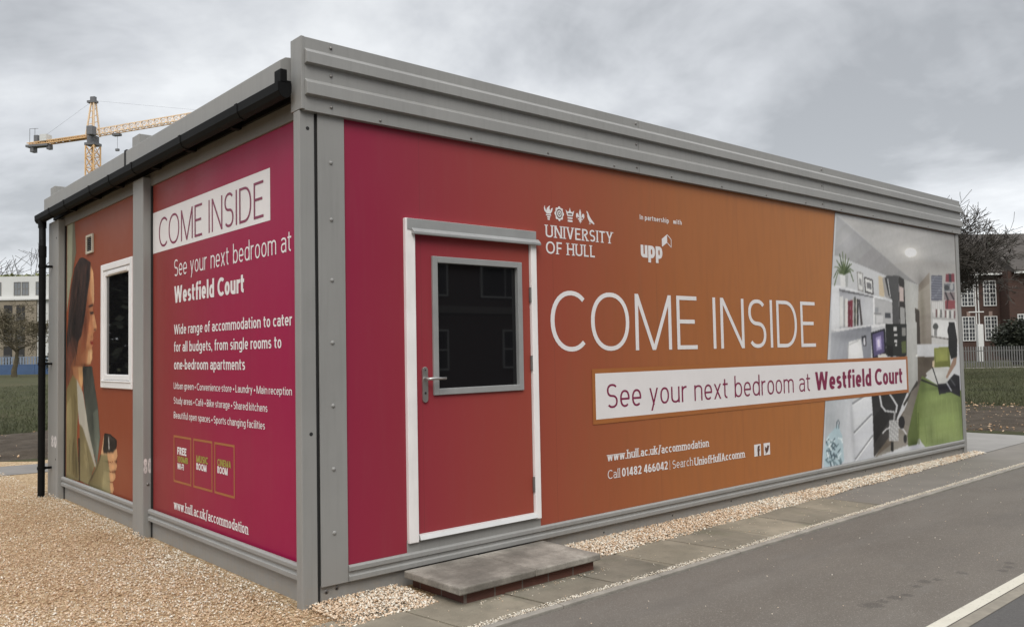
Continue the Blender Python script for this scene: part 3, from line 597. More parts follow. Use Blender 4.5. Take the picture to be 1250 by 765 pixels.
 ((143, 145, 150),[(6.809,1.675),(6.93,1.685),(6.754,1.326),(6.638,1.325)]),
 ((139, 141, 146),[(6.93,1.685),(7.054,1.695),(6.871,1.327),(6.754,1.326)]),
 ((134, 136, 142),[(7.054,1.695),(7.141,1.703),(7.134,1.615),(6.99,1.328),(6.871,1.327)]),
 ((130, 132, 138),[(7.134,1.615),(7.111,1.329),(6.99,1.328)]),
 ((206, 206, 205),[(6.606,1.525),(6.882,1.558),(6.928,1.337),(6.566,1.327)]),
 ((160, 160, 160),[(6.574,1.326),(6.595,1.49),(6.578,1.49),(6.557,1.327)]),
 ((160, 160, 160),[(6.585,1.482),(6.831,1.534),(6.824,1.542),(6.578,1.49)]),
 ((58, 58, 62),[(6.902,1.582),(7.008,1.597),(7.008,1.479),(6.93,1.473)]),
 ((196, 196, 200),[(6.947,1.571),(6.988,1.571),(6.98,1.479),(6.939,1.48)]),
 ((34, 34, 40),[(7.125,1.626),(7.482,1.675),(7.486,1.373),(7.148,1.324)]),
 ((84, 78, 108),[(7.161,1.608),(7.441,1.651),(7.444,1.399),(7.178,1.347)]),
 ((140, 134, 160),[(7.238,1.57),(7.368,1.592),(7.375,1.435),(7.249,1.415)]),
 ((182, 178, 192),[(7.269,1.543),(7.332,1.552),(7.339,1.463),(7.281,1.454)]),
 ((42, 44, 42),[(7.496,1.728),(8.059,1.732),(8.027,1.315),(7.485,1.366)]),
 ((190, 190, 188),[(7.701,1.695),(7.782,1.695),(7.778,1.647),(7.697,1.647)]),
 ((190, 190, 188),[(7.704,1.614),(7.795,1.614),(7.792,1.582),(7.701,1.582)]),
 ((190, 190, 188),[(7.708,1.546),(7.779,1.545),(7.775,1.504),(7.705,1.505)]),
 ((190, 190, 188),[(7.724,1.491),(7.774,1.49),(7.772,1.463),(7.721,1.463)]),
 ((88, 96, 62),[(7.889,1.517),(8.014,1.53),(8.012,1.386),(7.897,1.378)]),
 ((130, 130, 126),[(7.914,1.684),(8.018,1.685),(8.02,1.591),(7.915,1.582)]),
 ((190, 188, 182),[(7.269,1.37),(7.477,1.385),(7.482,1.333),(7.29,1.33)]),
 ((28, 28, 28),[(7.519,1.479),(7.667,1.477),(7.656,1.341),(7.508,1.344)]),
 ((148, 120, 105),[(8.03,1.357),(8.037,1.315),(7.881,1.314)]),
 ((171, 171, 167),[(8.042,1.655),(8.05,1.755),(8.334,1.758),(8.33,1.694)]),
 ((168, 168, 164),[(8.035,1.555),(8.042,1.655),(8.33,1.694),(8.323,1.592)]),
 ((166, 166, 162),[(8.027,1.455),(8.035,1.555),(8.323,1.592),(8.317,1.49)]),
 ((163, 163, 159),[(8.019,1.355),(8.027,1.455),(8.317,1.49),(8.311,1.389)]),
 ((161, 161, 157),[(8.012,1.256),(8.019,1.355),(8.311,1.389),(8.304,1.288)]),
 ((159, 159, 155),[(8.004,1.157),(8.012,1.256),(8.304,1.288),(8.298,1.187)]),
 ((156, 156, 152),[(7.997,1.058),(8.004,1.157),(8.298,1.187),(8.292,1.086)]),
 ((154, 154, 150),[(7.989,0.959),(7.997,1.058),(8.292,1.086),(8.289,1.033),(8.204,0.978)]),
 ((151, 151, 147),[(7.989,0.959),(8.204,0.978),(8.028,0.864),(7.986,0.917)]),
 ((60, 58, 54),[(8.278,1.041),(8.307,0.997),(7.893,0.741),(7.875,0.772)]),
 ((205, 205, 200),[(8.269,1.353),(8.323,1.353),(8.321,1.329),(8.267,1.33)]),
 ((89, 81, 71),[(8.31,1.229),(8.316,1.329),(8.808,1.32),(8.795,1.186),(8.738,1.162)]),
 ((92, 84, 74),[(8.3,1.067),(8.31,1.229),(8.738,1.162),(8.511,1.066),(8.49,1.035)]),
 ((95, 87, 77),[(8.3,1.067),(8.49,1.035),(8.388,0.887),(8.199,0.921),(8.296,0.998)]),
 ((97, 89, 79),[(8.388,0.887),(8.288,0.742),(8.032,0.79),(8.199,0.921)]),
 ((100, 92, 82),[(8.288,0.742),(8.189,0.598),(7.844,0.667),(7.987,0.755),(8.032,0.79)]),
 ((103, 95, 85),[(8.189,0.598),(8.091,0.457),(7.652,0.548),(7.844,0.667)]),
 ((105, 97, 87),[(8.091,0.457),(7.995,0.317),(7.465,0.433),(7.652,0.548)]),
 ((108, 100, 90),[(7.995,0.317),(7.971,0.282),(7.588,0.251),(7.282,0.32),(7.455,0.427),(7.465,0.433)]),
 ((111, 103, 93),[(7.588,0.251),(7.104,0.211),(7.282,0.32)]),
 ((106, 100, 92),[(8.277,0.977),(8.511,1.066),(8.418,0.946)]),
 ((110, 104, 96),[(8.079,0.883),(8.106,0.911),(8.277,0.977),(8.418,0.946),(8.325,0.827)]),
 ((114, 109, 101),[(7.972,0.772),(8.079,0.883),(8.325,0.827),(8.234,0.71)]),
 ((118, 113, 105),[(7.866,0.662),(7.972,0.772),(8.234,0.71),(8.143,0.595)]),
 ((122, 117, 109),[(7.761,0.555),(7.866,0.662),(8.143,0.595),(8.054,0.48)]),
 ((126, 121, 113),[(7.659,0.448),(7.761,0.555),(8.054,0.48),(7.98,0.385),(7.978,0.365)]),
 ((130, 125, 117),[(7.557,0.343),(7.659,0.448),(7.978,0.365),(7.971,0.282),(7.827,0.27)]),
 ((134, 130, 122),[(7.557,0.343),(7.827,0.27),(7.457,0.24),(7.336,0.274),(7.545,0.33)]),
 ((138, 134, 126),[(7.457,0.24),(7.104,0.211),(7.336,0.274)]),
 ((45, 45, 46),[(7.079,0.845),(7.079,0.925),(7.993,0.94),(7.997,0.926)]),
 ((48, 48, 48),[(7.079,0.766),(7.079,0.845),(7.997,0.926),(8.001,0.912),(7.921,0.836)]),
 ((51, 51, 51),[(7.08,0.687),(7.079,0.766),(7.921,0.836),(7.832,0.752),(7.825,0.745)]),
 ((54, 53, 53),[(7.08,0.608),(7.08,0.687),(7.825,0.745),(7.735,0.655)]),
 ((57, 56, 56),[(7.08,0.529),(7.08,0.608),(7.735,0.655),(7.647,0.566)]),
 ((60, 59, 58),[(7.081,0.45),(7.08,0.529),(7.647,0.566),(7.559,0.479)]),
 ((63, 61, 60),[(7.081,0.371),(7.081,0.45),(7.559,0.479),(7.503,0.423),(7.439,0.391)]),
 ((66, 64, 62),[(7.081,0.292),(7.081,0.371),(7.439,0.391),(7.258,0.301)]),
 ((69, 67, 65),[(7.081,0.292),(7.258,0.301),(7.081,0.213)]),
 ((40, 40, 40),[(7.084,0.652),(7.388,0.788),(7.52,0.623),(7.117,0.366)]),
 ((168, 172, 175),[(6.002,0.375),(6.071,0.925),(6.152,0.928)]),
 ((171, 175, 178),[(6.002,0.375),(6.152,0.928),(6.234,0.931),(6.038,0.216),(5.982,0.217)]),
 ((174, 178, 181),[(6.234,0.931),(6.317,0.934),(6.118,0.213),(6.038,0.216)]),
 ((178, 181, 184),[(6.317,0.934),(6.401,0.937),(6.199,0.211),(6.118,0.213)]),
 ((181, 184, 187),[(6.401,0.937),(6.486,0.94),(6.281,0.208),(6.199,0.211)]),
 ((184, 187, 190),[(6.486,0.94),(6.572,0.943),(6.364,0.206),(6.281,0.208)]),
 ((188, 190, 193),[(6.572,0.943),(6.645,0.945),(6.652,0.921),(6.449,0.205),(6.392,0.205),(6.364,0.206)]),
 ((191, 193, 196),[(6.449,0.205),(6.652,0.921),(6.68,0.827),(6.663,0.656),(6.534,0.205)]),
 ((194, 196, 199),[(6.534,0.205),(6.663,0.656),(6.62,0.205)]),
 ((203, 205, 207),[(6.625,0.836),(6.625,0.847),(6.933,0.929),(7.083,0.925),(7.088,0.856)]),
 ((200, 202, 204),[(6.624,0.757),(6.625,0.836),(7.088,0.856),(7.094,0.775)]),
 ((197, 199, 202),[(6.623,0.679),(6.624,0.757),(7.094,0.775),(7.099,0.716),(7.098,0.694)]),
 ((195, 197, 199),[(6.623,0.6),(6.623,0.679),(7.098,0.694),(7.096,0.612)]),
 ((192, 194, 197),[(6.622,0.522),(6.623,0.6),(7.096,0.612),(7.094,0.531)]),
 ((189, 191, 195),[(6.621,0.443),(6.622,0.522),(7.094,0.531),(7.092,0.45)]),
 ((187, 189, 192),[(6.621,0.365),(6.621,0.443),(7.092,0.45),(7.09,0.369)]),
 ((184, 186, 190),[(6.62,0.287),(6.621,0.365),(7.09,0.369),(7.088,0.289)]),
 ((181, 183, 187),[(6.62,0.287),(7.088,0.289),(7.086,0.213),(6.62,0.209)]),
 ((128, 130, 132),[(6.642,0.835),(6.99,0.926),(6.969,0.943),(6.622,0.852)]),
 ((216, 217, 218),[(6.641,0.821),(6.979,0.909),(6.967,0.919),(6.629,0.83)]),
 ((128, 130, 132),[(6.658,0.517),(7.093,0.697),(7.064,0.712),(6.631,0.532)]),
 ((216, 217, 218),[(6.654,0.503),(7.081,0.679),(7.065,0.687),(6.639,0.511)]),
 ((128, 130, 132),[(6.669,0.225),(7.102,0.458),(7.07,0.472),(6.638,0.239)]),
 ((216, 217, 218),[(6.664,0.211),(7.09,0.44),(7.072,0.448),(6.647,0.219)]),
 ((168, 186, 192),[(5.974,0.218),(5.978,0.382),(6.068,0.532),(6.185,0.584),(6.296,0.642),(6.386,0.511),(6.408,0.24),(6.314,0.212)]),
 ((210, 220, 222),[(6.288,0.293),(6.357,0.33),(6.34,0.338),(6.272,0.301)]),
 ((92, 110, 116),[(6.109,0.483),(6.174,0.44),(6.186,0.444),(6.121,0.487)]),
 ((92, 110, 116),[(6.318,0.278),(6.347,0.221),(6.362,0.222),(6.333,0.279)]),
 ((70, 84, 92),[(6.105,0.357),(6.135,0.298),(6.16,0.299),(6.13,0.358)]),
 ((70, 84, 92),[(6.137,0.416),(6.202,0.452),(6.19,0.458),(6.125,0.422)]),
 ((70, 84, 92),[(6.089,0.269),(6.118,0.209),(6.144,0.21),(6.114,0.27)]),
 ((92, 110, 116),[(6.207,0.268),(6.274,0.304),(6.259,0.311),(6.193,0.275)]),
 ((92, 110, 116),[(6.119,0.399),(6.184,0.435),(6.171,0.441),(6.107,0.405)]),
 ((210, 220, 222),[(6.285,0.49),(6.382,0.469),(6.39,0.482),(6.293,0.503)]),
 ((70, 84, 92),[(6.174,0.345),(6.204,0.284),(6.232,0.286),(6.202,0.346)]),
 ((210, 220, 222),[(6.09,0.411),(6.157,0.449),(6.14,0.457),(6.073,0.419)]),
 ((210, 220, 222),[(6.102,0.434),(6.131,0.376),(6.151,0.377),(6.122,0.435)]),
 ((210, 220, 222),[(6.325,0.486),(6.392,0.442),(6.405,0.446),(6.337,0.49)]),
 ((70, 84, 92),[(6.279,0.338),(6.346,0.374),(6.332,0.381),(6.265,0.344)]),
 ((92, 110, 116),[(6.065,0.405),(6.133,0.36),(6.151,0.366),(6.083,0.411)]),
 ((70, 84, 92),[(6.303,0.244),(6.322,0.205),(6.341,0.205),(6.321,0.245)]),
 ((210, 220, 222),[(6.123,0.483),(6.215,0.464),(6.222,0.474),(6.13,0.494)]),
 ((92, 110, 116),[(6.036,0.361),(6.122,0.342),(6.126,0.348),(6.04,0.368)]),
 ((210, 220, 222),[(6.13,0.259),(6.157,0.205),(6.169,0.205),(6.142,0.259)]),
 ((92, 110, 116),[(6.028,0.493),(6.057,0.435),(6.077,0.437),(6.049,0.494)]),
 ((70, 84, 92),[(6.175,0.465),(6.239,0.501),(6.229,0.506),(6.164,0.47)]),
 ((210, 220, 222),[(6.046,0.487),(6.109,0.522),(6.099,0.527),(6.036,0.491)]),
 ((70, 84, 92),[(6.174,0.455),(6.244,0.409),(6.263,0.416),(6.193,0.462)]),
 ((92, 110, 116),[(6.11,0.246),(6.174,0.281),(6.162,0.287),(6.098,0.251)]),
 ((92, 110, 116),[(6.17,0.382),(6.237,0.419),(6.221,0.426),(6.155,0.39)]),
 ((92, 110, 116),[(6.242,0.395),(6.307,0.432),(6.295,0.437),(6.23,0.401)]),
 ((70, 84, 92),[(6.039,0.462),(6.105,0.498),(6.09,0.505),(6.025,0.468)]),
 ((210, 220, 222),[(6.102,0.442),(6.129,0.386),(6.143,0.387),(6.115,0.443)]),
 ((92, 110, 116),[(6.19,0.25),(6.257,0.205),(6.272,0.21),(6.204,0.255)]),
 ((92, 110, 116),[(6.158,0.259),(6.223,0.295),(6.21,0.302),(6.145,0.266)]),
 ((92, 110, 116),[(6.157,0.274),(6.186,0.216),(6.206,0.217),(6.177,0.275)]),
 ((92, 110, 116),[(6.22,0.33),(6.251,0.269),(6.277,0.271),(6.247,0.331)]),
 ((210, 220, 222),[(6.34,0.495),(6.37,0.436),(6.392,0.437),(6.362,0.496)]),
 ((92, 110, 116),[(6.03,0.279),(6.097,0.316),(6.079,0.324),(6.013,0.288)]),
 ((210, 220, 222),[(6.037,0.487),(6.126,0.468),(6.131,0.477),(6.042,0.496)]),
 ((70, 84, 92),[(6.141,0.418),(6.211,0.371),(6.231,0.379),(6.161,0.425)]),
 ((92, 110, 116),[(6.001,0.293),(6.069,0.247),(6.088,0.254),(6.02,0.3)]),
 ((70, 84, 92),[(6.267,0.267),(6.334,0.223),(6.345,0.227),(6.279,0.271)]),
 ((210, 220, 222),[(6.209,0.287),(6.299,0.266),(6.305,0.275),(6.214,0.296)]),
 ((92, 110, 116),[(6.029,0.342),(6.096,0.297),(6.112,0.302),(6.045,0.347)]),
 ((92, 110, 116),[(6.091,0.314),(6.156,0.271),(6.166,0.274),(6.101,0.317)]),
 ((92, 110, 116),[(6.294,0.26),(6.321,0.205),(6.347,0.205),(6.319,0.261)]),
 ((70, 84, 92),[(6.036,0.38),(6.127,0.359),(6.134,0.371),(6.043,0.391)]),
 ((92, 110, 116),[(6.122,0.462),(6.208,0.444),(6.212,0.45),(6.126,0.469)]),
 ((210, 220, 222),[(6.039,0.365),(6.068,0.305),(6.095,0.307),(6.066,0.366)]),
 ((70, 84, 92),[(6.144,0.323),(6.236,0.302),(6.242,0.312),(6.151,0.333)]),
 ((96, 108, 114),[(6.276,0.599),(6.29,0.669),(6.273,0.671),(6.259,0.601)]),
 ((96, 108, 114),[(6.285,0.663),(6.321,0.689),(6.307,0.695),(6.271,0.668)]),
 ((96, 108, 114),[(6.302,0.692),(6.324,0.657),(6.34,0.658),(6.318,0.693)]),
 ((96, 108, 114),[(6.322,0.663),(6.309,0.597),(6.325,0.596),(6.339,0.661)]),
 ((186, 187, 188),[(7.256,0.92),(7.301,0.774),(7.344,0.775),(7.299,0.922)]),
 ((186, 187, 188),[(7.296,0.78),(7.397,0.71),(7.432,0.72),(7.331,0.791)]),
 ((186, 187, 188),[(7.39,0.712),(7.684,0.676),(7.692,0.696),(7.398,0.731)]),
 ((186, 187, 188),[(7.694,0.679),(7.736,0.768),(7.692,0.774),(7.65,0.685)]),
 ((186, 187, 188),[(7.738,0.764),(7.547,0.92),(7.509,0.911),(7.699,0.755)]),
 ((150, 150, 150),[(7.622,0.699),(7.589,0.579),(7.638,0.574),(7.671,0.694)]),
 ((120, 120, 120),[(7.49,0.607),(7.732,0.591),(7.71,0.348),(7.469,0.368)]),
 ((196, 196, 194),[(7.489,0.601),(7.731,0.584),(7.73,0.573),(7.488,0.59)]),
 ((196, 196, 194),[(7.487,0.579),(7.729,0.562),(7.728,0.551),(7.486,0.568)]),
 ((196, 196, 194),[(7.485,0.557),(7.727,0.54),(7.726,0.529),(7.484,0.546)]),
 ((196, 196, 194),[(7.484,0.535),(7.725,0.518),(7.724,0.507),(7.483,0.524)]),
 ((196, 196, 194),[(7.482,0.514),(7.723,0.496),(7.722,0.485),(7.481,0.502)]),
 ((196, 196, 194),[(7.48,0.492),(7.721,0.474),(7.72,0.463),(7.479,0.481)]),
 ((196, 196, 194),[(7.478,0.47),(7.719,0.452),(7.718,0.44),(7.477,0.459)]),
 ((196, 196, 194),[(7.476,0.448),(7.718,0.43),(7.717,0.418),(7.475,0.437)]),
 ((196, 196, 194),[(7.474,0.427),(7.716,0.408),(7.715,0.396),(7.473,0.415)]),
 ((196, 196, 194),[(7.473,0.405),(7.714,0.385),(7.713,0.374),(7.472,0.394)]),
 ((196, 196, 194),[(7.471,0.383),(7.712,0.363),(7.711,0.352),(7.47,0.372)]),
 ((190, 190, 190),[(7.329,0.461),(7.423,0.503),(7.398,0.515),(7.305,0.473)]),
 ((190, 190, 190),[(7.4,0.498),(7.508,0.511),(7.495,0.527),(7.388,0.513)]),
 ((190, 190, 190),[(7.702,0.506),(7.85,0.464),(7.866,0.477),(7.718,0.52)]),
 ((190, 190, 190),[(7.828,0.475),(7.916,0.405),(7.946,0.411),(7.858,0.481)]),
 ((42, 42, 42),[(7.517,0.355),(7.586,0.349),(7.576,0.238),(7.508,0.244)]),
 ((40, 40, 42),[(7.896,0.553),(7.889,0.526),(7.873,0.504),(7.85,0.488),(7.822,0.481),(7.794,0.483),(7.769,0.494),(7.749,0.513),(7.737,0.537),(7.734,0.564),(7.741,0.59),(7.757,0.612),(7.78,0.628),(7.808,0.635),(7.836,0.633),(7.861,0.623),(7.882,0.604),(7.894,0.58)]),
 ((44, 44, 44),[(7.936,0.354),(7.931,0.337),(7.922,0.323),(7.909,0.313),(7.893,0.308),(7.877,0.309),(7.863,0.317),(7.851,0.329),(7.845,0.345),(7.844,0.362),(7.848,0.379),(7.857,0.393),(7.87,0.403),(7.886,0.408),(7.902,0.407),(7.916,0.4),(7.928,0.387),(7.934,0.372)]),
 ((108, 120, 73),[(8.356,0.998),(8.419,1.088),(8.546,0.964),(8.536,0.942)]),
 ((105, 117, 71),[(8.294,0.908),(8.356,0.998),(8.536,0.942),(8.49,0.846)]),
 ((102, 114, 68),[(8.294,0.908),(8.49,0.846),(8.445,0.751),(8.231,0.819),(8.274,0.88)]),
 ((99, 111, 66),[(8.445,0.751),(8.4,0.656),(8.169,0.731),(8.231,0.819)]),
 ((96, 108, 64),[(8.4,0.656),(8.355,0.561),(8.107,0.644),(8.169,0.731)]),
 ((93, 105, 62),[(8.355,0.561),(8.311,0.467),(8.052,0.555),(8.09,0.621),(8.107,0.644)]),
 ((90, 102, 60),[(8.311,0.467),(8.266,0.374),(8.0,0.466),(8.052,0.555)]),
 ((87, 99, 57),[(8.266,0.374),(8.222,0.281),(7.955,0.376),(7.954,0.387),(8.0,0.466)]),
 ((84, 96, 55),[(8.222,0.281),(8.218,0.273),(8.153,0.26),(7.964,0.267),(7.955,0.376)]),
 ((106, 120, 72),[(8.37,0.986),(8.42,1.093),(8.725,1.003)]),
 ((109, 123, 75),[(8.322,0.88),(8.37,0.986),(8.725,1.003),(8.888,0.955),(9.167,0.915)]),
 ((112, 126, 78),[(9.6,0.82),(8.273,0.775),(8.322,0.88),(9.167,0.915),(9.373,0.885),(9.6,0.856)]),
 ((116, 129, 81),[(8.273,0.775),(9.6,0.82),(9.6,0.709),(8.237,0.671),(8.236,0.694)]),
 ((119, 132, 84),[(9.6,0.709),(9.6,0.597),(8.241,0.568),(8.237,0.671)]),
 ((122, 136, 87),[(9.6,0.597),(9.6,0.486),(8.244,0.466),(8.241,0.568)]),
 ((126, 139, 90),[(9.6,0.486),(9.6,0.373),(8.25,0.363),(8.248,0.364),(8.244,0.466)]),
 ((129, 142, 93),[(9.6,0.373),(9.6,0.262),(8.362,0.26),(8.328,0.283),(8.25,0.363)]),
 ((132, 145, 96),[(9.6,0.262),(9.6,0.205),(8.654,0.205),(8.431,0.217),(8.362,0.26)]),
 ((100, 112, 66),[(8.258,0.65),(8.245,0.266),(8.277,0.264),(8.291,0.648)]),
 ((178, 178, 174),[(8.527,1.118),(8.796,1.203),(9.29,1.15),(9.16,0.949),(8.889,0.965),(8.622,1.053)]),
 ((126, 130, 73),[(8.804,1.399),(8.807,1.433),(9.171,1.441)]),
 ((123, 127, 70),[(8.8,1.365),(8.804,1.399),(9.171,1.441),(9.271,1.443),(9.273,1.418)]),
 ((120, 124, 68),[(8.797,1.332),(8.8,1.365),(9.273,1.418),(9.276,1.384)]),
 ((116, 120, 65),[(8.794,1.298),(8.797,1.332),(9.276,1.384),(9.279,1.35)]),
 ((113, 117, 63),[(8.791,1.265),(8.794,1.298),(9.279,1.35),(9.281,1.316)]),
 ((110, 114, 61),[(8.787,1.231),(8.791,1.265),(9.281,1.316),(9.284,1.282)]),
 ((106, 110, 58),[(8.784,1.198),(8.787,1.231),(9.284,1.282),(9.287,1.248)]),
 ((103, 107, 56),[(8.784,1.198),(9.287,1.248),(9.29,1.214),(8.967,1.182),(8.783,1.184)]),
 ((100, 104, 53),[(9.29,1.214),(9.293,1.18),(8.967,1.182)]),
 ((134, 138, 80),[(8.851,1.413),(9.208,1.423),(9.216,1.263),(8.848,1.256)]),
 ((114, 128, 80),[(8.529,0.896),(8.43,0.561),(8.452,0.559),(8.551,0.894)]),
 ((114, 128, 80),[(8.43,0.566),(8.469,0.258),(8.491,0.257),(8.452,0.565)]),
 ((117, 131, 82),[(8.673,0.868),(8.596,0.55),(8.618,0.548),(8.695,0.866)]),
 ((117, 131, 82),[(8.597,0.555),(8.624,0.245),(8.647,0.244),(8.619,0.555)]),
 ((120, 134, 84),[(8.819,0.839),(8.766,0.539),(8.789,0.537),(8.842,0.837)]),
 ((120, 134, 84),[(8.766,0.544),(8.783,0.232),(8.806,0.23),(8.789,0.543)]),
 ((123, 137, 86),[(8.967,0.809),(8.939,0.527),(8.963,0.526),(8.991,0.808)]),
 ((123, 137, 86),[(8.94,0.533),(8.944,0.218),(8.968,0.217),(8.963,0.532)]),
 ((126, 140, 88),[(9.119,0.779),(9.116,0.516),(9.14,0.514),(9.142,0.779)]),
 ((126, 140, 88),[(9.117,0.521),(9.109,0.205),(9.133,0.205),(9.14,0.52)]),
 ((129, 143, 90),[(9.273,0.749),(9.298,0.503),(9.322,0.503),(9.297,0.749)]),
 ((129, 143, 90),[(9.297,0.51),(9.278,0.205),(9.302,0.205),(9.322,0.508)]),
 ((132, 146, 92),[(9.429,0.718),(9.483,0.491),(9.507,0.491),(9.454,0.718)]),
 ((132, 146, 92),[(9.482,0.498),(9.451,0.205),(9.476,0.205),(9.507,0.496)]),
 ((34, 34, 34),[(8.388,1.035),(8.861,0.935),(8.88,0.952),(8.406,1.052)]),
 ((190, 175, 150),[(8.745,1.268),(8.803,1.276),(8.795,1.186),(8.724,1.171)]),
 ((30, 30, 32),[(8.721,1.189),(8.866,0.965),(8.894,0.968),(8.749,1.192)]),
 ((36, 36, 40),[(8.861,0.976),(9.126,0.97),(9.394,1.086),(9.565,1.05),(9.562,0.775),(9.247,0.855),(8.9,0.837)]),
 ((150, 152, 154),[(9.112,0.986),(9.271,0.859),(9.314,0.867),(9.154,0.994)]),
 ((90, 92, 96),[(9.248,1.03),(9.407,0.922),(9.433,0.928),(9.273,1.037)]),
 ((30, 30, 31),[(9.291,1.766),(9.477,1.768),(9.541,1.537),(9.51,1.307),(9.315,1.281),(9.246,1.438)]),
 ((142, 118, 102),[(9.39,1.284),(9.504,1.308),(9.469,1.211),(9.169,1.034),(9.122,1.045)]),
]
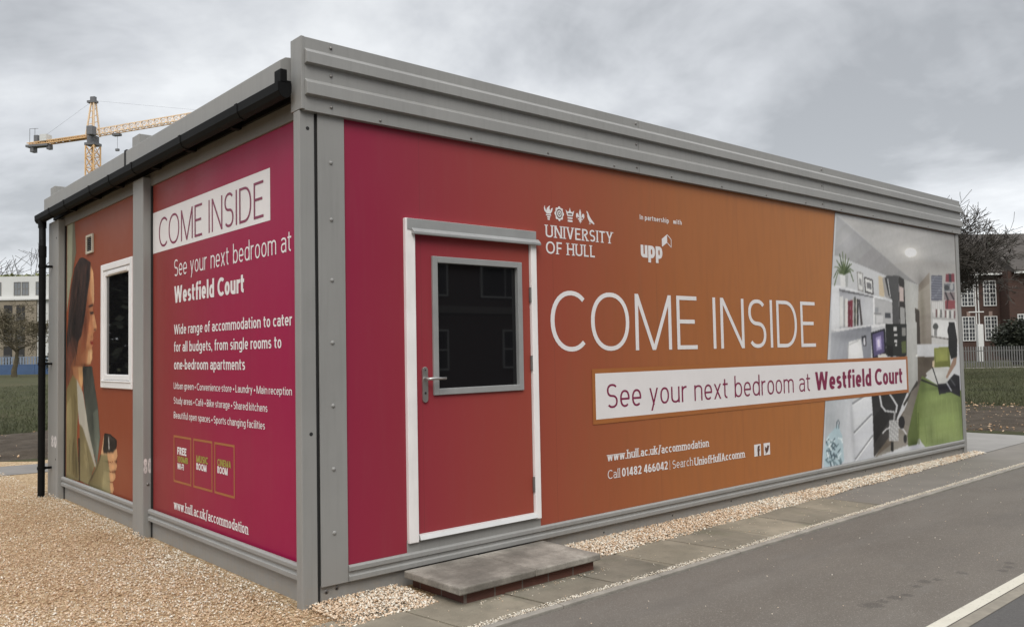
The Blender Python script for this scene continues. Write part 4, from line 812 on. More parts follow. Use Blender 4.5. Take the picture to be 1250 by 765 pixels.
WOMAN = [
 ((158, 160, 140),[(5.5,2.809),(5.5,2.945),(5.238,2.945),(5.212,2.776)]),
 ((155, 156, 135),[(5.5,2.62),(5.5,2.809),(5.212,2.776),(5.183,2.589)]),
 ((151, 152, 131),[(5.5,2.431),(5.5,2.62),(5.183,2.589),(5.182,2.584),(5.274,2.464),(5.298,2.414)]),
 ((148, 148, 126),[(5.5,2.242),(5.5,2.431),(5.298,2.414),(5.387,2.234)]),
 ((144, 144, 122),[(5.5,2.054),(5.5,2.242),(5.387,2.234),(5.477,2.053)]),
 ((140, 140, 118),[(5.5,2.054),(5.477,2.053),(5.5,2.006)]),
 ((112, 108, 92),[(5.282,2.945),(5.211,2.945),(5.143,2.616),(5.247,2.462),(5.312,2.339)]),
 ((124, 75, 50),[(5.199,1.244),(5.295,1.242),(5.168,1.604),(5.124,1.692)]),
 ((131, 82, 55),[(5.105,1.245),(5.199,1.244),(5.124,1.692),(5.01,1.922),(4.987,1.951)]),
 ((138, 88, 60),[(5.012,1.247),(5.105,1.245),(4.987,1.951),(4.871,2.097)]),
 ((146, 95, 65),[(4.785,2.492),(4.719,2.472),(4.921,1.248),(5.012,1.247),(4.871,2.097),(4.781,2.211)]),
 ((153, 101, 70),[(4.719,2.472),(4.634,2.447),(4.802,1.43),(4.808,1.429),(4.882,1.363),(4.906,1.248),(4.921,1.248)]),
 ((160, 107, 75),[(4.634,2.447),(4.602,2.437),(4.556,2.395),(4.713,1.435),(4.802,1.43)]),
 ((168, 114, 80),[(4.556,2.395),(4.524,2.365),(4.499,2.277),(4.495,2.237),(4.625,1.44),(4.713,1.435)]),
 ((175, 120, 85),[(4.495,2.237),(4.486,2.139),(4.496,2.037),(4.531,1.991),(4.478,1.934),(4.463,1.912),(4.488,1.757),(4.523,1.739),(4.505,1.705),(4.528,1.669),(4.507,1.641),(4.508,1.634),(4.557,1.608),(4.533,1.569),(4.544,1.492),(4.602,1.441),(4.625,1.44)]),
 ((182, 127, 90),[(4.463,1.912),(4.395,1.812),(4.407,1.778),(4.476,1.764),(4.488,1.757),(4.507,1.641),(4.504,1.637),(4.508,1.634)]),
 ((179, 130, 92),[(4.65,2.441),(4.642,2.437),(4.64,2.259),(4.66,2.324)]),
 ((182, 133, 95),[(4.642,2.437),(4.623,2.425),(4.62,2.195),(4.64,2.259)]),
 ((184, 136, 98),[(4.623,2.425),(4.603,2.413),(4.6,2.146),(4.61,2.164),(4.62,2.195)]),
 ((187, 140, 102),[(4.603,2.413),(4.584,2.401),(4.581,2.112),(4.6,2.146)]),
 ((189, 143, 105),[(4.584,2.401),(4.565,2.39),(4.561,2.077),(4.581,2.112)]),
 ((191, 146, 108),[(4.565,2.39),(4.545,2.378),(4.542,2.056),(4.55,2.057),(4.561,2.077)]),
 ((194, 150, 112),[(4.545,2.378),(4.526,2.366),(4.523,2.051),(4.542,2.056)]),
 ((196, 153, 115),[(4.526,2.366),(4.524,2.365),(4.507,2.304),(4.504,2.047),(4.523,2.051)]),
 ((199, 156, 118),[(4.507,2.304),(4.499,2.277),(4.486,2.139),(4.497,2.046),(4.504,2.047)]),
 ((178, 126, 88),[(4.775,1.738),(4.558,1.766),(4.523,1.739),(4.528,1.669),(4.557,1.608),(4.533,1.569),(4.544,1.492),(4.602,1.441),(4.772,1.434),(4.736,1.563)]),
 ((196, 158, 118),[(4.688,1.579),(4.556,1.591),(4.544,1.501),(4.614,1.448),(4.723,1.445)]),
 ((140, 84, 56),[(4.915,1.918),(4.7,2.118),(4.638,1.907),(4.774,1.598),(4.941,1.53)]),
 ((188, 140, 102),[(4.548,1.937),(4.478,1.925),(4.395,1.812),(4.476,1.784),(4.523,1.816)]),
 ((60, 38, 30),[(4.644,1.969),(4.513,1.959),(4.49,1.941),(4.608,1.94)]),
 ((70, 44, 34),[(4.681,2.03),(4.526,2.039),(4.514,2.024),(4.669,2.012)]),
 ((80, 46, 36),[(4.488,1.791),(4.418,1.789),(4.441,1.773)]),
 ((140, 66, 56),[(4.617,1.671),(4.516,1.673),(4.51,1.635),(4.605,1.644)]),
 ((100, 50, 42),[(4.629,1.661),(4.51,1.657),(4.51,1.652),(4.629,1.654)]),
 ((57, 41, 36),[(5.067,2.518),(5.396,2.082),(5.344,2.249),(5.207,2.458)]),
 ((55, 39, 35),[(5.067,2.518),(5.012,2.542),(4.956,2.543),(5.456,1.876),(5.429,1.977),(5.396,2.082)]),
 ((52, 38, 33),[(4.956,2.543),(4.923,2.544),(4.872,2.533),(5.5,1.69),(5.5,1.709),(5.456,1.876)]),
 ((50, 36, 32),[(5.5,1.69),(4.872,2.533),(4.795,2.516),(5.5,1.563)]),
 ((48, 34, 30),[(5.5,1.563),(4.795,2.516),(4.785,2.513),(4.722,2.495),(5.5,1.435)]),
 ((46, 32, 29),[(5.5,1.435),(4.722,2.495),(4.65,2.473),(5.5,1.307)]),
 ((44, 30, 28),[(5.5,1.307),(4.65,2.473),(4.614,2.462),(4.624,2.391),(5.498,1.184),(5.5,1.184)]),
 ((41, 29, 26),[(4.624,2.391),(4.636,2.305),(4.707,2.171),(4.724,2.134),(5.405,1.186),(5.498,1.184)]),
 ((39, 27, 25),[(4.724,2.134),(4.803,1.957),(4.925,1.742),(5.051,1.674),(5.134,1.514),(5.229,1.307),(5.321,1.187),(5.405,1.186)]),
 ((63, 42, 35),[(5.37,1.691),(5.269,1.751),(5.115,1.685)]),
 ((70, 45, 37),[(5.472,1.629),(5.37,1.691),(5.115,1.685),(5.09,1.675),(5.104,1.623)]),
 ((76, 49, 39),[(5.5,1.566),(5.5,1.613),(5.472,1.629),(5.104,1.623),(5.121,1.562)]),
 ((83, 52, 41),[(5.5,1.502),(5.5,1.566),(5.121,1.562),(5.134,1.514),(5.14,1.5)]),
 ((89, 56, 43),[(5.5,1.439),(5.5,1.502),(5.14,1.5),(5.169,1.438)]),
 ((95, 60, 45),[(5.5,1.439),(5.169,1.438),(5.197,1.376),(5.5,1.374)]),
 ((102, 63, 47),[(5.5,1.374),(5.197,1.376),(5.226,1.314),(5.5,1.311)]),
 ((108, 67, 49),[(5.5,1.311),(5.226,1.314),(5.229,1.307),(5.272,1.251),(5.5,1.248)]),
 ((115, 70, 51),[(5.5,1.248),(5.272,1.251),(5.321,1.187),(5.5,1.184)]),
 ((44, 30, 26),[(5.178,2.329),(5.01,2.405),(4.918,2.202),(5.171,1.857),(5.303,1.752)]),
 ((120, 76, 52),[(5.325,1.424),(5.167,1.532),(5.203,1.316),(5.294,1.188),(5.429,1.185)]),
 ((74, 50, 40),[(4.784,2.457),(4.723,2.469),(4.744,2.226),(4.853,2.021),(4.915,1.918)]),
 ((153, 105, 72),[(5.272,1.416),(5.224,1.416),(5.222,1.322),(5.229,1.324)]),
 ((158, 110, 76),[(5.224,1.416),(5.175,1.416),(5.174,1.302),(5.222,1.322)]),
 ((163, 115, 81),[(5.175,1.416),(5.127,1.416),(5.125,1.283),(5.174,1.302)]),
 ((168, 121, 85),[(5.127,1.416),(5.08,1.416),(5.078,1.264),(5.125,1.283)]),
 ((173, 126, 89),[(5.08,1.416),(5.033,1.416),(5.03,1.242),(5.047,1.252),(5.078,1.264)]),
 ((178, 131, 93),[(5.033,1.416),(4.986,1.416),(4.983,1.213),(5.03,1.242)]),
 ((183, 137, 97),[(4.986,1.416),(4.94,1.416),(4.936,1.185),(4.983,1.213)]),
 ((188, 142, 102),[(4.94,1.416),(4.893,1.417),(4.891,1.228),(4.911,1.17),(4.936,1.185)]),
 ((193, 147, 106),[(4.893,1.417),(4.848,1.417),(4.873,1.282),(4.891,1.228)]),
 ((196, 156, 112),[(5.049,1.409),(4.861,1.409),(4.885,1.245),(4.938,1.207),(5.013,1.281)]),
 ((53, 55, 51),[(4.865,1.281),(4.888,1.42),(4.672,1.42)]),
 ((58, 61, 56),[(4.865,1.281),(4.672,1.42),(4.552,1.42),(4.529,1.372),(4.84,1.144),(4.844,1.153)]),
 ((63, 66, 61),[(4.529,1.372),(4.476,1.261),(4.787,1.029),(4.84,1.144)]),
 ((69, 72, 66),[(4.476,1.261),(4.463,1.233),(4.42,1.154),(4.735,0.915),(4.787,1.029)]),
 ((74, 78, 71),[(4.42,1.154),(4.364,1.049),(4.683,0.803),(4.735,0.915)]),
 ((79, 84, 76),[(4.364,1.049),(4.351,1.022),(4.327,0.931),(4.608,0.71),(4.678,0.792),(4.683,0.803)]),
 ((85, 90, 81),[(4.327,0.931),(4.295,0.809),(4.531,0.621),(4.608,0.71)]),
 ((90, 95, 86),[(4.295,0.809),(4.276,0.735),(4.305,0.654),(4.456,0.532),(4.531,0.621)]),
 ((95, 101, 91),[(4.305,0.654),(4.381,0.445),(4.456,0.532)]),
 ((98, 104, 94),[(4.522,0.962),(4.35,1.005),(4.288,0.743),(4.382,0.507),(4.457,0.715)]),
 ((114, 102, 67),[(5.5,1.171),(5.477,1.186),(5.5,1.121)]),
 ((117, 105, 70),[(5.5,1.121),(5.477,1.186),(5.34,1.274),(5.5,0.82)]),
 ((120, 108, 73),[(5.5,0.82),(5.34,1.274),(5.257,1.328),(5.221,1.317),(5.5,0.521)]),
 ((123, 111, 76),[(5.5,0.521),(5.221,1.317),(5.128,1.289),(5.498,0.226),(5.5,0.226)]),
 ((126, 114, 79),[(5.128,1.289),(5.061,1.269),(5.057,1.206),(5.394,0.231),(5.498,0.226)]),
 ((129, 117, 82),[(5.057,1.206),(5.044,1.016),(5.059,0.909),(5.291,0.235),(5.394,0.231)]),
 ((132, 120, 85),[(5.059,0.909),(5.094,0.675),(5.072,0.584),(5.19,0.24),(5.291,0.235)]),
 ((135, 123, 88),[(5.072,0.584),(5.032,0.416),(5.09,0.244),(5.19,0.24)]),
 ((138, 126, 91),[(5.032,0.416),(4.992,0.249),(5.09,0.244)]),
 ((138, 126, 90),[(5.5,0.929),(5.497,1.001),(5.324,1.103),(5.247,0.665),(5.311,0.278),(5.5,0.26)]),
 ((110, 98, 66),[(5.212,1.163),(5.099,1.052),(5.121,0.635),(5.047,0.266),(5.17,0.253)]),
 ((113, 103, 73),[(4.986,0.773),(4.987,0.85),(4.885,0.795)]),
 ((116, 106, 76),[(4.985,0.696),(4.986,0.773),(4.885,0.795),(4.866,0.785),(4.805,0.737)]),
 ((119, 109, 78),[(4.984,0.619),(4.985,0.696),(4.805,0.737),(4.731,0.678)]),
 ((122, 112, 81),[(4.983,0.542),(4.984,0.619),(4.731,0.678),(4.658,0.621)]),
 ((125, 115, 83),[(4.982,0.465),(4.983,0.542),(4.658,0.621),(4.586,0.563)]),
 ((128, 118, 85),[(4.981,0.389),(4.982,0.465),(4.586,0.563),(4.515,0.507)]),
 ((131, 121, 88),[(4.98,0.312),(4.981,0.389),(4.515,0.507),(4.445,0.452)]),
 ((134, 124, 90),[(4.98,0.312),(4.445,0.452),(4.442,0.449),(4.55,0.35),(4.929,0.249),(4.979,0.25)]),
 ((137, 127, 93),[(4.55,0.35),(4.665,0.245),(4.929,0.249)]),
 ((60, 48, 34),[(5.039,0.678),(4.971,0.682),(4.965,0.247),(5.013,0.247)]),
 ((172, 168, 156),[(5.103,1.287),(4.871,1.152),(4.671,0.792),(4.393,0.436),(4.454,0.444),(4.879,0.799),(5.0,0.83),(5.057,1.016)]),
 ((110, 100, 68),[(4.59,0.238),(4.677,0.24),(4.591,0.307)]),
 ((114, 104, 72),[(4.504,0.236),(4.59,0.238),(4.591,0.307),(4.506,0.373)]),
 ((119, 109, 75),[(4.422,0.438),(4.419,0.234),(4.504,0.236),(4.506,0.373),(4.43,0.432)]),
 ((123, 113, 79),[(4.422,0.438),(4.339,0.498),(4.336,0.233),(4.419,0.234)]),
 ((127, 117, 83),[(4.339,0.498),(4.257,0.557),(4.254,0.231),(4.336,0.233)]),
 ((131, 121, 87),[(4.257,0.557),(4.215,0.587),(4.176,0.588),(4.173,0.229),(4.254,0.231)]),
 ((135, 125, 91),[(4.176,0.588),(4.096,0.591),(4.093,0.23),(4.154,0.229),(4.173,0.229)]),
 ((140, 130, 94),[(4.096,0.591),(4.053,0.593),(4.017,0.524),(4.015,0.231),(4.093,0.23)]),
 ((144, 134, 98),[(4.017,0.524),(3.972,0.439),(3.937,0.232),(4.015,0.231)]),
 ((150, 140, 104),[(4.155,0.422),(3.984,0.438),(3.949,0.237),(4.212,0.243)]),
 ((70, 56, 38),[(4.654,0.248),(4.37,0.427),(4.392,0.429),(4.676,0.249)]),
 ((70, 56, 38),[(4.369,0.428),(4.239,0.57),(4.262,0.571),(4.393,0.428)]),
 ((52, 36, 31),[(4.936,2.438),(4.996,2.263),(4.968,2.26),(4.908,2.435)]),
 ((52, 36, 31),[(4.996,2.263),(5.074,2.088),(5.046,2.085),(4.968,2.26)]),
 ((52, 36, 31),[(5.074,2.088),(5.144,1.909),(5.116,1.907),(5.046,2.085)]),
 ((52, 36, 31),[(5.144,1.909),(5.222,1.73),(5.193,1.728),(5.116,1.907)]),
 ((20, 14, 13),[(5.084,2.426),(5.123,2.328),(5.094,2.325),(5.054,2.422)]),
 ((20, 14, 13),[(5.123,2.329),(5.181,2.232),(5.151,2.229),(5.094,2.325)]),
 ((20, 14, 13),[(5.181,2.232),(5.217,2.133),(5.187,2.13),(5.151,2.229)]),
 ((20, 14, 13),[(5.217,2.133),(5.251,2.034),(5.221,2.031),(5.187,2.13)]),
 ((62, 42, 35),[(5.072,2.414),(5.104,2.334),(5.088,2.333),(5.057,2.412)]),
 ((62, 42, 35),[(5.104,2.335),(5.15,2.256),(5.135,2.254),(5.088,2.333)]),
 ((62, 42, 35),[(5.15,2.256),(5.185,2.176),(5.169,2.175),(5.134,2.254)]),
 ((62, 42, 35),[(5.185,2.176),(5.213,2.095),(5.197,2.094),(5.169,2.175)]),
 ((40, 28, 25),[(4.916,2.421),(4.956,2.279),(4.939,2.278),(4.899,2.419)]),
 ((40, 28, 25),[(4.956,2.279),(5.026,2.139),(5.009,2.138),(4.939,2.278)]),
 ((40, 28, 25),[(5.026,2.139),(5.081,1.997),(5.064,1.995),(5.009,2.138)]),
 ((40, 28, 25),[(5.081,1.997),(5.141,1.854),(5.123,1.852),(5.064,1.995)]),
 ((52, 36, 31),[(4.733,2.45),(4.73,2.29),(4.705,2.288),(4.708,2.448)]),
 ((52, 36, 31),[(4.73,2.291),(4.815,2.137),(4.791,2.134),(4.705,2.288)]),
 ((52, 36, 31),[(4.816,2.137),(4.884,1.98),(4.859,1.978),(4.791,2.135)]),
 ((52, 36, 31),[(4.884,1.98),(4.966,1.823),(4.941,1.821),(4.859,1.978)]),
 ((40, 28, 25),[(4.91,2.471),(4.975,2.298),(4.956,2.296),(4.891,2.468)]),
 ((40, 28, 25),[(4.975,2.298),(5.06,2.125),(5.042,2.123),(4.956,2.296)]),
 ((40, 28, 25),[(5.06,2.125),(5.128,1.949),(5.11,1.948),(5.042,2.123)]),
 ((40, 28, 25),[(5.128,1.949),(5.201,1.772),(5.182,1.77),(5.11,1.948)]),
 ((24, 16, 15),[(4.951,2.423),(4.997,2.281),(4.98,2.279),(4.934,2.422)]),
 ((24, 16, 15),[(4.997,2.281),(5.067,2.139),(5.049,2.137),(4.98,2.279)]),
 ((24, 16, 15),[(5.067,2.139),(5.121,1.995),(5.103,1.993),(5.049,2.137)]),
 ((24, 16, 15),[(5.121,1.995),(5.179,1.85),(5.161,1.848),(5.103,1.993)]),
 ((40, 28, 25),[(4.959,2.403),(4.996,2.289),(4.98,2.287),(4.943,2.401)]),
 ((40, 28, 25),[(4.996,2.289),(5.056,2.176),(5.04,2.174),(4.98,2.287)]),
 ((40, 28, 25),[(5.056,2.176),(5.099,2.061),(5.084,2.059),(5.04,2.174)]),
 ((40, 28, 25),[(5.099,2.061),(5.144,1.945),(5.128,1.944),(5.084,2.059)]),
 ((40, 28, 25),[(4.935,2.488),(5.016,2.317),(4.988,2.314),(4.907,2.484)]),
 ((40, 28, 25),[(5.016,2.317),(5.104,2.145),(5.075,2.142),(4.988,2.314)]),
 ((40, 28, 25),[(5.104,2.145),(5.169,1.969),(5.14,1.967),(5.075,2.142)]),
 ((40, 28, 25),[(5.169,1.969),(5.237,1.792),(5.208,1.791),(5.14,1.967)]),
 ((24, 16, 15),[(4.869,2.406),(4.88,2.319),(4.861,2.317),(4.851,2.404)]),
 ((24, 16, 15),[(4.88,2.319),(4.926,2.235),(4.907,2.233),(4.861,2.317)]),
 ((24, 16, 15),[(4.926,2.235),(4.966,2.149),(4.948,2.147),(4.907,2.233)]),
 ((24, 16, 15),[(4.966,2.149),(5.001,2.062),(4.982,2.061),(4.948,2.147)]),
 ((40, 28, 25),[(4.859,2.481),(4.907,2.311),(4.876,2.308),(4.829,2.477)]),
 ((40, 28, 25),[(4.907,2.311),(4.995,2.143),(4.964,2.14),(4.876,2.308)]),
 ((40, 28, 25),[(4.995,2.143),(5.063,1.971),(5.032,1.968),(4.964,2.14)]),
 ((40, 28, 25),[(5.063,1.971),(5.139,1.798),(5.108,1.796),(5.032,1.968)]),
 ((24, 16, 15),[(4.742,2.404),(4.77,2.242),(4.754,2.241),(4.727,2.402)]),
 ((24, 16, 15),[(4.77,2.243),(4.849,2.083),(4.833,2.082),(4.754,2.241)]),
 ((24, 16, 15),[(4.849,2.083),(4.922,1.922),(4.906,1.921),(4.833,2.082)]),
 ((24, 16, 15),[(4.922,1.922),(5.008,1.759),(4.992,1.758),(4.906,1.921)]),
 ((52, 36, 31),[(5.097,2.45),(5.19,2.268),(5.174,2.266),(5.081,2.448)]),
 ((52, 36, 31),[(5.19,2.267),(5.263,2.082),(5.246,2.08),(5.174,2.266)]),
 ((52, 36, 31),[(5.263,2.082),(5.325,1.893),(5.308,1.892),(5.246,2.08)]),
 ((52, 36, 31),[(5.325,1.893),(5.387,1.703),(5.37,1.703),(5.308,1.892)]),
 ((62, 42, 35),[(4.816,2.401),(4.822,2.299),(4.794,2.297),(4.788,2.399)]),
 ((62, 42, 35),[(4.822,2.299),(4.881,2.201),(4.853,2.197),(4.794,2.296)]),
 ((62, 42, 35),[(4.882,2.2),(4.925,2.1),(4.897,2.097),(4.853,2.198)]),
 ((62, 42, 35),[(4.925,2.1),(4.967,1.998),(4.939,1.996),(4.897,2.097)]),
 ((24, 16, 15),[(4.934,2.412),(4.957,2.308),(4.939,2.306),(4.916,2.41)]),
 ((24, 16, 15),[(4.957,2.308),(5.017,2.207),(4.998,2.205),(4.939,2.306)]),
 ((24, 16, 15),[(5.017,2.207),(5.058,2.103),(5.039,2.101),(4.998,2.205)]),
 ((24, 16, 15),[(5.058,2.103),(5.098,1.999),(5.079,1.997),(5.039,2.101)]),
 ((20, 14, 13),[(4.727,2.452),(4.722,2.307),(4.7,2.306),(4.706,2.451)]),
 ((20, 14, 13),[(4.722,2.308),(4.795,2.168),(4.774,2.166),(4.7,2.305)]),
 ((20, 14, 13),[(4.795,2.168),(4.857,2.027),(4.835,2.025),(4.774,2.166)]),
 ((20, 14, 13),[(4.857,2.027),(4.927,1.884),(4.905,1.882),(4.835,2.025)]),
 ((62, 42, 35),[(4.866,2.467),(4.902,2.343),(4.886,2.341),(4.85,2.465)]),
 ((62, 42, 35),[(4.902,2.343),(4.961,2.221),(4.945,2.219),(4.886,2.341)]),
 ((62, 42, 35),[(4.961,2.221),(5.013,2.097),(4.997,2.095),(4.945,2.219)]),
 ((62, 42, 35),[(5.013,2.097),(5.062,1.971),(5.046,1.97),(4.997,2.095)]),
 ((20, 14, 13),[(4.984,2.436),(5.032,2.294),(5.008,2.291),(4.96,2.434)]),
 ((20, 14, 13),[(5.032,2.294),(5.103,2.151),(5.078,2.149),(5.008,2.291)]),
 ((20, 14, 13),[(5.103,2.151),(5.157,2.006),(5.132,2.004),(5.078,2.149)]),
 ((20, 14, 13),[(5.157,2.006),(5.213,1.86),(5.187,1.859),(5.132,2.004)]),
 ((62, 42, 35),[(4.73,2.48),(4.726,2.299),(4.703,2.297),(4.706,2.478)]),
 ((62, 42, 35),[(4.726,2.299),(4.819,2.124),(4.796,2.122),(4.703,2.296)]),
 ((62, 42, 35),[(4.82,2.124),(4.899,1.946),(4.875,1.944),(4.796,2.122)]),
 ((62, 42, 35),[(4.899,1.946),(4.995,1.766),(4.97,1.764),(4.875,1.944)]),
 ((20, 14, 13),[(4.976,2.501),(5.061,2.4),(5.031,2.396),(4.947,2.496)]),
 ((20, 14, 13),[(5.061,2.399),(5.107,2.294),(5.077,2.291),(5.031,2.396)]),
 ((20, 14, 13),[(5.107,2.294),(5.162,2.188),(5.131,2.185),(5.077,2.291)]),
 ((20, 14, 13),[(5.162,2.188),(5.2,2.081),(5.169,2.078),(5.131,2.185)]),
 ((52, 36, 31),[(4.95,2.492),(5.022,2.392),(5.006,2.39),(4.935,2.49)]),
 ((52, 36, 31),[(5.022,2.392),(5.064,2.289),(5.048,2.287),(5.006,2.39)]),
 ((52, 36, 31),[(5.064,2.289),(5.118,2.185),(5.102,2.184),(5.048,2.287)]),
 ((52, 36, 31),[(5.118,2.185),(5.156,2.08),(5.14,2.079),(5.102,2.184)]),
 ((62, 42, 35),[(4.739,2.416),(4.742,2.28),(4.73,2.279),(4.726,2.415)]),
 ((62, 42, 35),[(4.742,2.281),(4.816,2.149),(4.804,2.148),(4.73,2.279)]),
 ((62, 42, 35),[(4.816,2.149),(4.874,2.015),(4.861,2.014),(4.804,2.148)]),
 ((62, 42, 35),[(4.874,2.015),(4.94,1.88),(4.927,1.879),(4.861,2.014)]),
 ((52, 36, 31),[(4.744,2.409),(4.739,2.308),(4.725,2.307),(4.729,2.408)]),
 ((52, 36, 31),[(4.739,2.309),(4.79,2.212),(4.776,2.21),(4.725,2.307)]),
 ((52, 36, 31),[(4.79,2.212),(4.837,2.114),(4.822,2.113),(4.776,2.21)]),
 ((52, 36, 31),[(4.837,2.114),(4.879,2.015),(4.865,2.014),(4.822,2.113)]),
 ((24, 16, 15),[(4.772,2.386),(4.784,2.278),(4.758,2.276),(4.747,2.384)]),
 ((24, 16, 15),[(4.784,2.278),(4.845,2.173),(4.819,2.17),(4.758,2.275)]),
 ((24, 16, 15),[(4.845,2.173),(4.891,2.065),(4.865,2.063),(4.819,2.17)]),
 ((24, 16, 15),[(4.891,2.065),(4.937,1.957),(4.911,1.955),(4.865,2.063)]),
 ((40, 28, 25),[(4.84,2.396),(4.894,2.228),(4.875,2.226),(4.821,2.394)]),
 ((40, 28, 25),[(4.894,2.228),(4.969,2.059),(4.949,2.057),(4.875,2.226)]),
 ((40, 28, 25),[(4.969,2.059),(5.043,1.888),(5.024,1.886),(4.949,2.057)]),
 ((40, 28, 25),[(5.043,1.888),(5.131,1.715),(5.111,1.714),(5.024,1.886)]),
 ((24, 16, 15),[(4.972,2.415),(4.996,2.32),(4.967,2.317),(4.943,2.412)]),
 ((24, 16, 15),[(4.996,2.32),(5.052,2.227),(5.023,2.224),(4.967,2.317)]),
 ((24, 16, 15),[(5.052,2.227),(5.09,2.131),(5.061,2.129),(5.023,2.224)]),
 ((24, 16, 15),[(5.09,2.131),(5.126,2.036),(5.096,2.033),(5.061,2.129)]),
 ((62, 42, 35),[(4.764,2.483),(4.777,2.388),(4.755,2.385),(4.742,2.481)]),
 ((62, 42, 35),[(4.777,2.387),(4.781,2.291),(4.759,2.289),(4.755,2.386)]),
 ((62, 42, 35),[(4.781,2.291),(4.837,2.198),(4.815,2.196),(4.759,2.289)]),
 ((62, 42, 35),[(4.837,2.198),(4.88,2.104),(4.858,2.102),(4.815,2.196)]),
 ((52, 36, 31),[(5.015,2.481),(5.094,2.364),(5.073,2.361),(4.995,2.478)]),
 ((52, 36, 31),[(5.094,2.364),(5.16,2.244),(5.139,2.241),(5.073,2.361)]),
 ((52, 36, 31),[(5.16,2.244),(5.206,2.121),(5.185,2.119),(5.139,2.241)]),
 ((52, 36, 31),[(5.206,2.121),(5.249,1.998),(5.228,1.996),(5.185,2.119)]),
 ((24, 16, 15),[(4.738,2.396),(4.734,2.315),(4.721,2.313),(4.724,2.394)]),
 ((24, 16, 15),[(4.734,2.315),(4.769,2.237),(4.756,2.235),(4.721,2.313)]),
 ((24, 16, 15),[(4.769,2.237),(4.812,2.158),(4.799,2.157),(4.756,2.235)]),
 ((24, 16, 15),[(4.812,2.158),(4.847,2.079),(4.833,2.078),(4.799,2.157)]),
 ((52, 36, 31),[(5.03,2.45),(5.064,2.37),(5.042,2.367),(5.008,2.447)]),
 ((52, 36, 31),[(5.064,2.37),(5.101,2.29),(5.078,2.287),(5.042,2.367)]),
 ((52, 36, 31),[(5.101,2.29),(5.145,2.21),(5.123,2.208),(5.079,2.287)]),
 ((52, 36, 31),[(5.145,2.21),(5.174,2.128),(5.152,2.126),(5.123,2.208)]),
 ((20, 14, 13),[(4.725,2.467),(4.72,2.301),(4.701,2.3),(4.707,2.465)]),
 ((20, 14, 13),[(4.72,2.302),(4.805,2.142),(4.787,2.14),(4.701,2.3)]),
 ((20, 14, 13),[(4.805,2.142),(4.876,1.979),(4.857,1.978),(4.787,2.14)]),
 ((20, 14, 13),[(4.876,1.979),(4.962,1.816),(4.943,1.814),(4.857,1.978)]),
 ((62, 42, 35),[(4.924,2.449),(4.954,2.351),(4.935,2.349),(4.906,2.447)]),
 ((62, 42, 35),[(4.954,2.351),(4.998,2.254),(4.98,2.252),(4.935,2.349)]),
 ((62, 42, 35),[(4.998,2.254),(5.045,2.156),(5.026,2.154),(4.98,2.252)]),
 ((62, 42, 35),[(5.045,2.156),(5.083,2.057),(5.064,2.055),(5.026,2.154)]),
 ((24, 16, 15),[(5.127,2.427),(5.201,2.285),(5.183,2.283),(5.109,2.424)]),
 ((24, 16, 15),[(5.201,2.285),(5.263,2.142),(5.244,2.14),(5.182,2.283)]),
 ((24, 16, 15),[(5.263,2.142),(5.311,1.996),(5.293,1.995),(5.244,2.14)]),
 ((24, 16, 15),[(5.311,1.996),(5.357,1.849),(5.338,1.848),(5.293,1.995)]),
 ((62, 42, 35),[(4.771,2.421),(4.77,2.31),(4.743,2.307),(4.744,2.419)]),
 ((62, 42, 35),[(4.77,2.31),(4.828,2.203),(4.8,2.2),(4.743,2.307)]),
 ((62, 42, 35),[(4.828,2.203),(4.877,2.094),(4.85,2.091),(4.8,2.2)]),
 ((62, 42, 35),[(4.877,2.094),(4.924,1.984),(4.896,1.982),(4.85,2.091)]),
 ((146, 134, 98),[(5.316,0.784),(5.264,0.614),(5.249,0.616),(5.301,0.785)]),
 ((146, 134, 98),[(5.264,0.615),(5.347,0.436),(5.332,0.437),(5.249,0.615)]),
 ((98, 86, 56),[(5.358,0.654),(5.373,0.48),(5.358,0.481),(5.342,0.655)]),
 ((98, 86, 56),[(5.373,0.48),(5.387,0.305),(5.371,0.307),(5.358,0.481)]),
 ((98, 86, 56),[(5.232,0.628),(5.242,0.456),(5.209,0.459),(5.2,0.63)]),
 ((98, 86, 56),[(5.242,0.456),(5.226,0.286),(5.194,0.289),(5.209,0.459)]),
 ((104, 92, 62),[(5.208,0.659),(5.165,0.491),(5.138,0.493),(5.181,0.661)]),
 ((104, 92, 62),[(5.165,0.491),(5.189,0.319),(5.162,0.321),(5.138,0.493)]),
 ((146, 134, 98),[(5.5,0.683),(5.5,0.671),(5.461,0.511),(5.438,0.513),(5.48,0.685)]),
 ((146, 134, 98),[(5.461,0.511),(5.5,0.394),(5.5,0.333),(5.498,0.333),(5.438,0.512)]),
 ((146, 134, 98),[(5.324,0.992),(5.315,0.819),(5.29,0.821),(5.299,0.993)]),
 ((146, 134, 98),[(5.315,0.82),(5.369,0.643),(5.343,0.644),(5.29,0.82)]),
 ((146, 134, 98),[(5.369,0.767),(5.33,0.596),(5.307,0.598),(5.346,0.769)]),
 ((146, 134, 98),[(5.33,0.596),(5.34,0.423),(5.317,0.424),(5.307,0.598)]),
 ((146, 134, 98),[(5.5,0.826),(5.497,0.817),(5.466,0.819),(5.5,0.927)]),
 ((146, 134, 98),[(5.497,0.818),(5.5,0.811),(5.5,0.736),(5.466,0.818)]),
 ((148, 138, 104),[(4.772,0.52),(4.719,0.397),(4.7,0.399),(4.753,0.522)]),
 ((148, 138, 104),[(4.795,0.52),(4.741,0.396),(4.722,0.399),(4.775,0.522)]),
 ((148, 138, 104),[(4.807,0.637),(4.753,0.512),(4.734,0.514),(4.788,0.639)]),
 ((104, 94, 66),[(4.811,0.592),(4.757,0.468),(4.738,0.47),(4.791,0.594)]),
 ((104, 94, 66),[(4.72,0.593),(4.667,0.47),(4.648,0.472),(4.701,0.595)]),
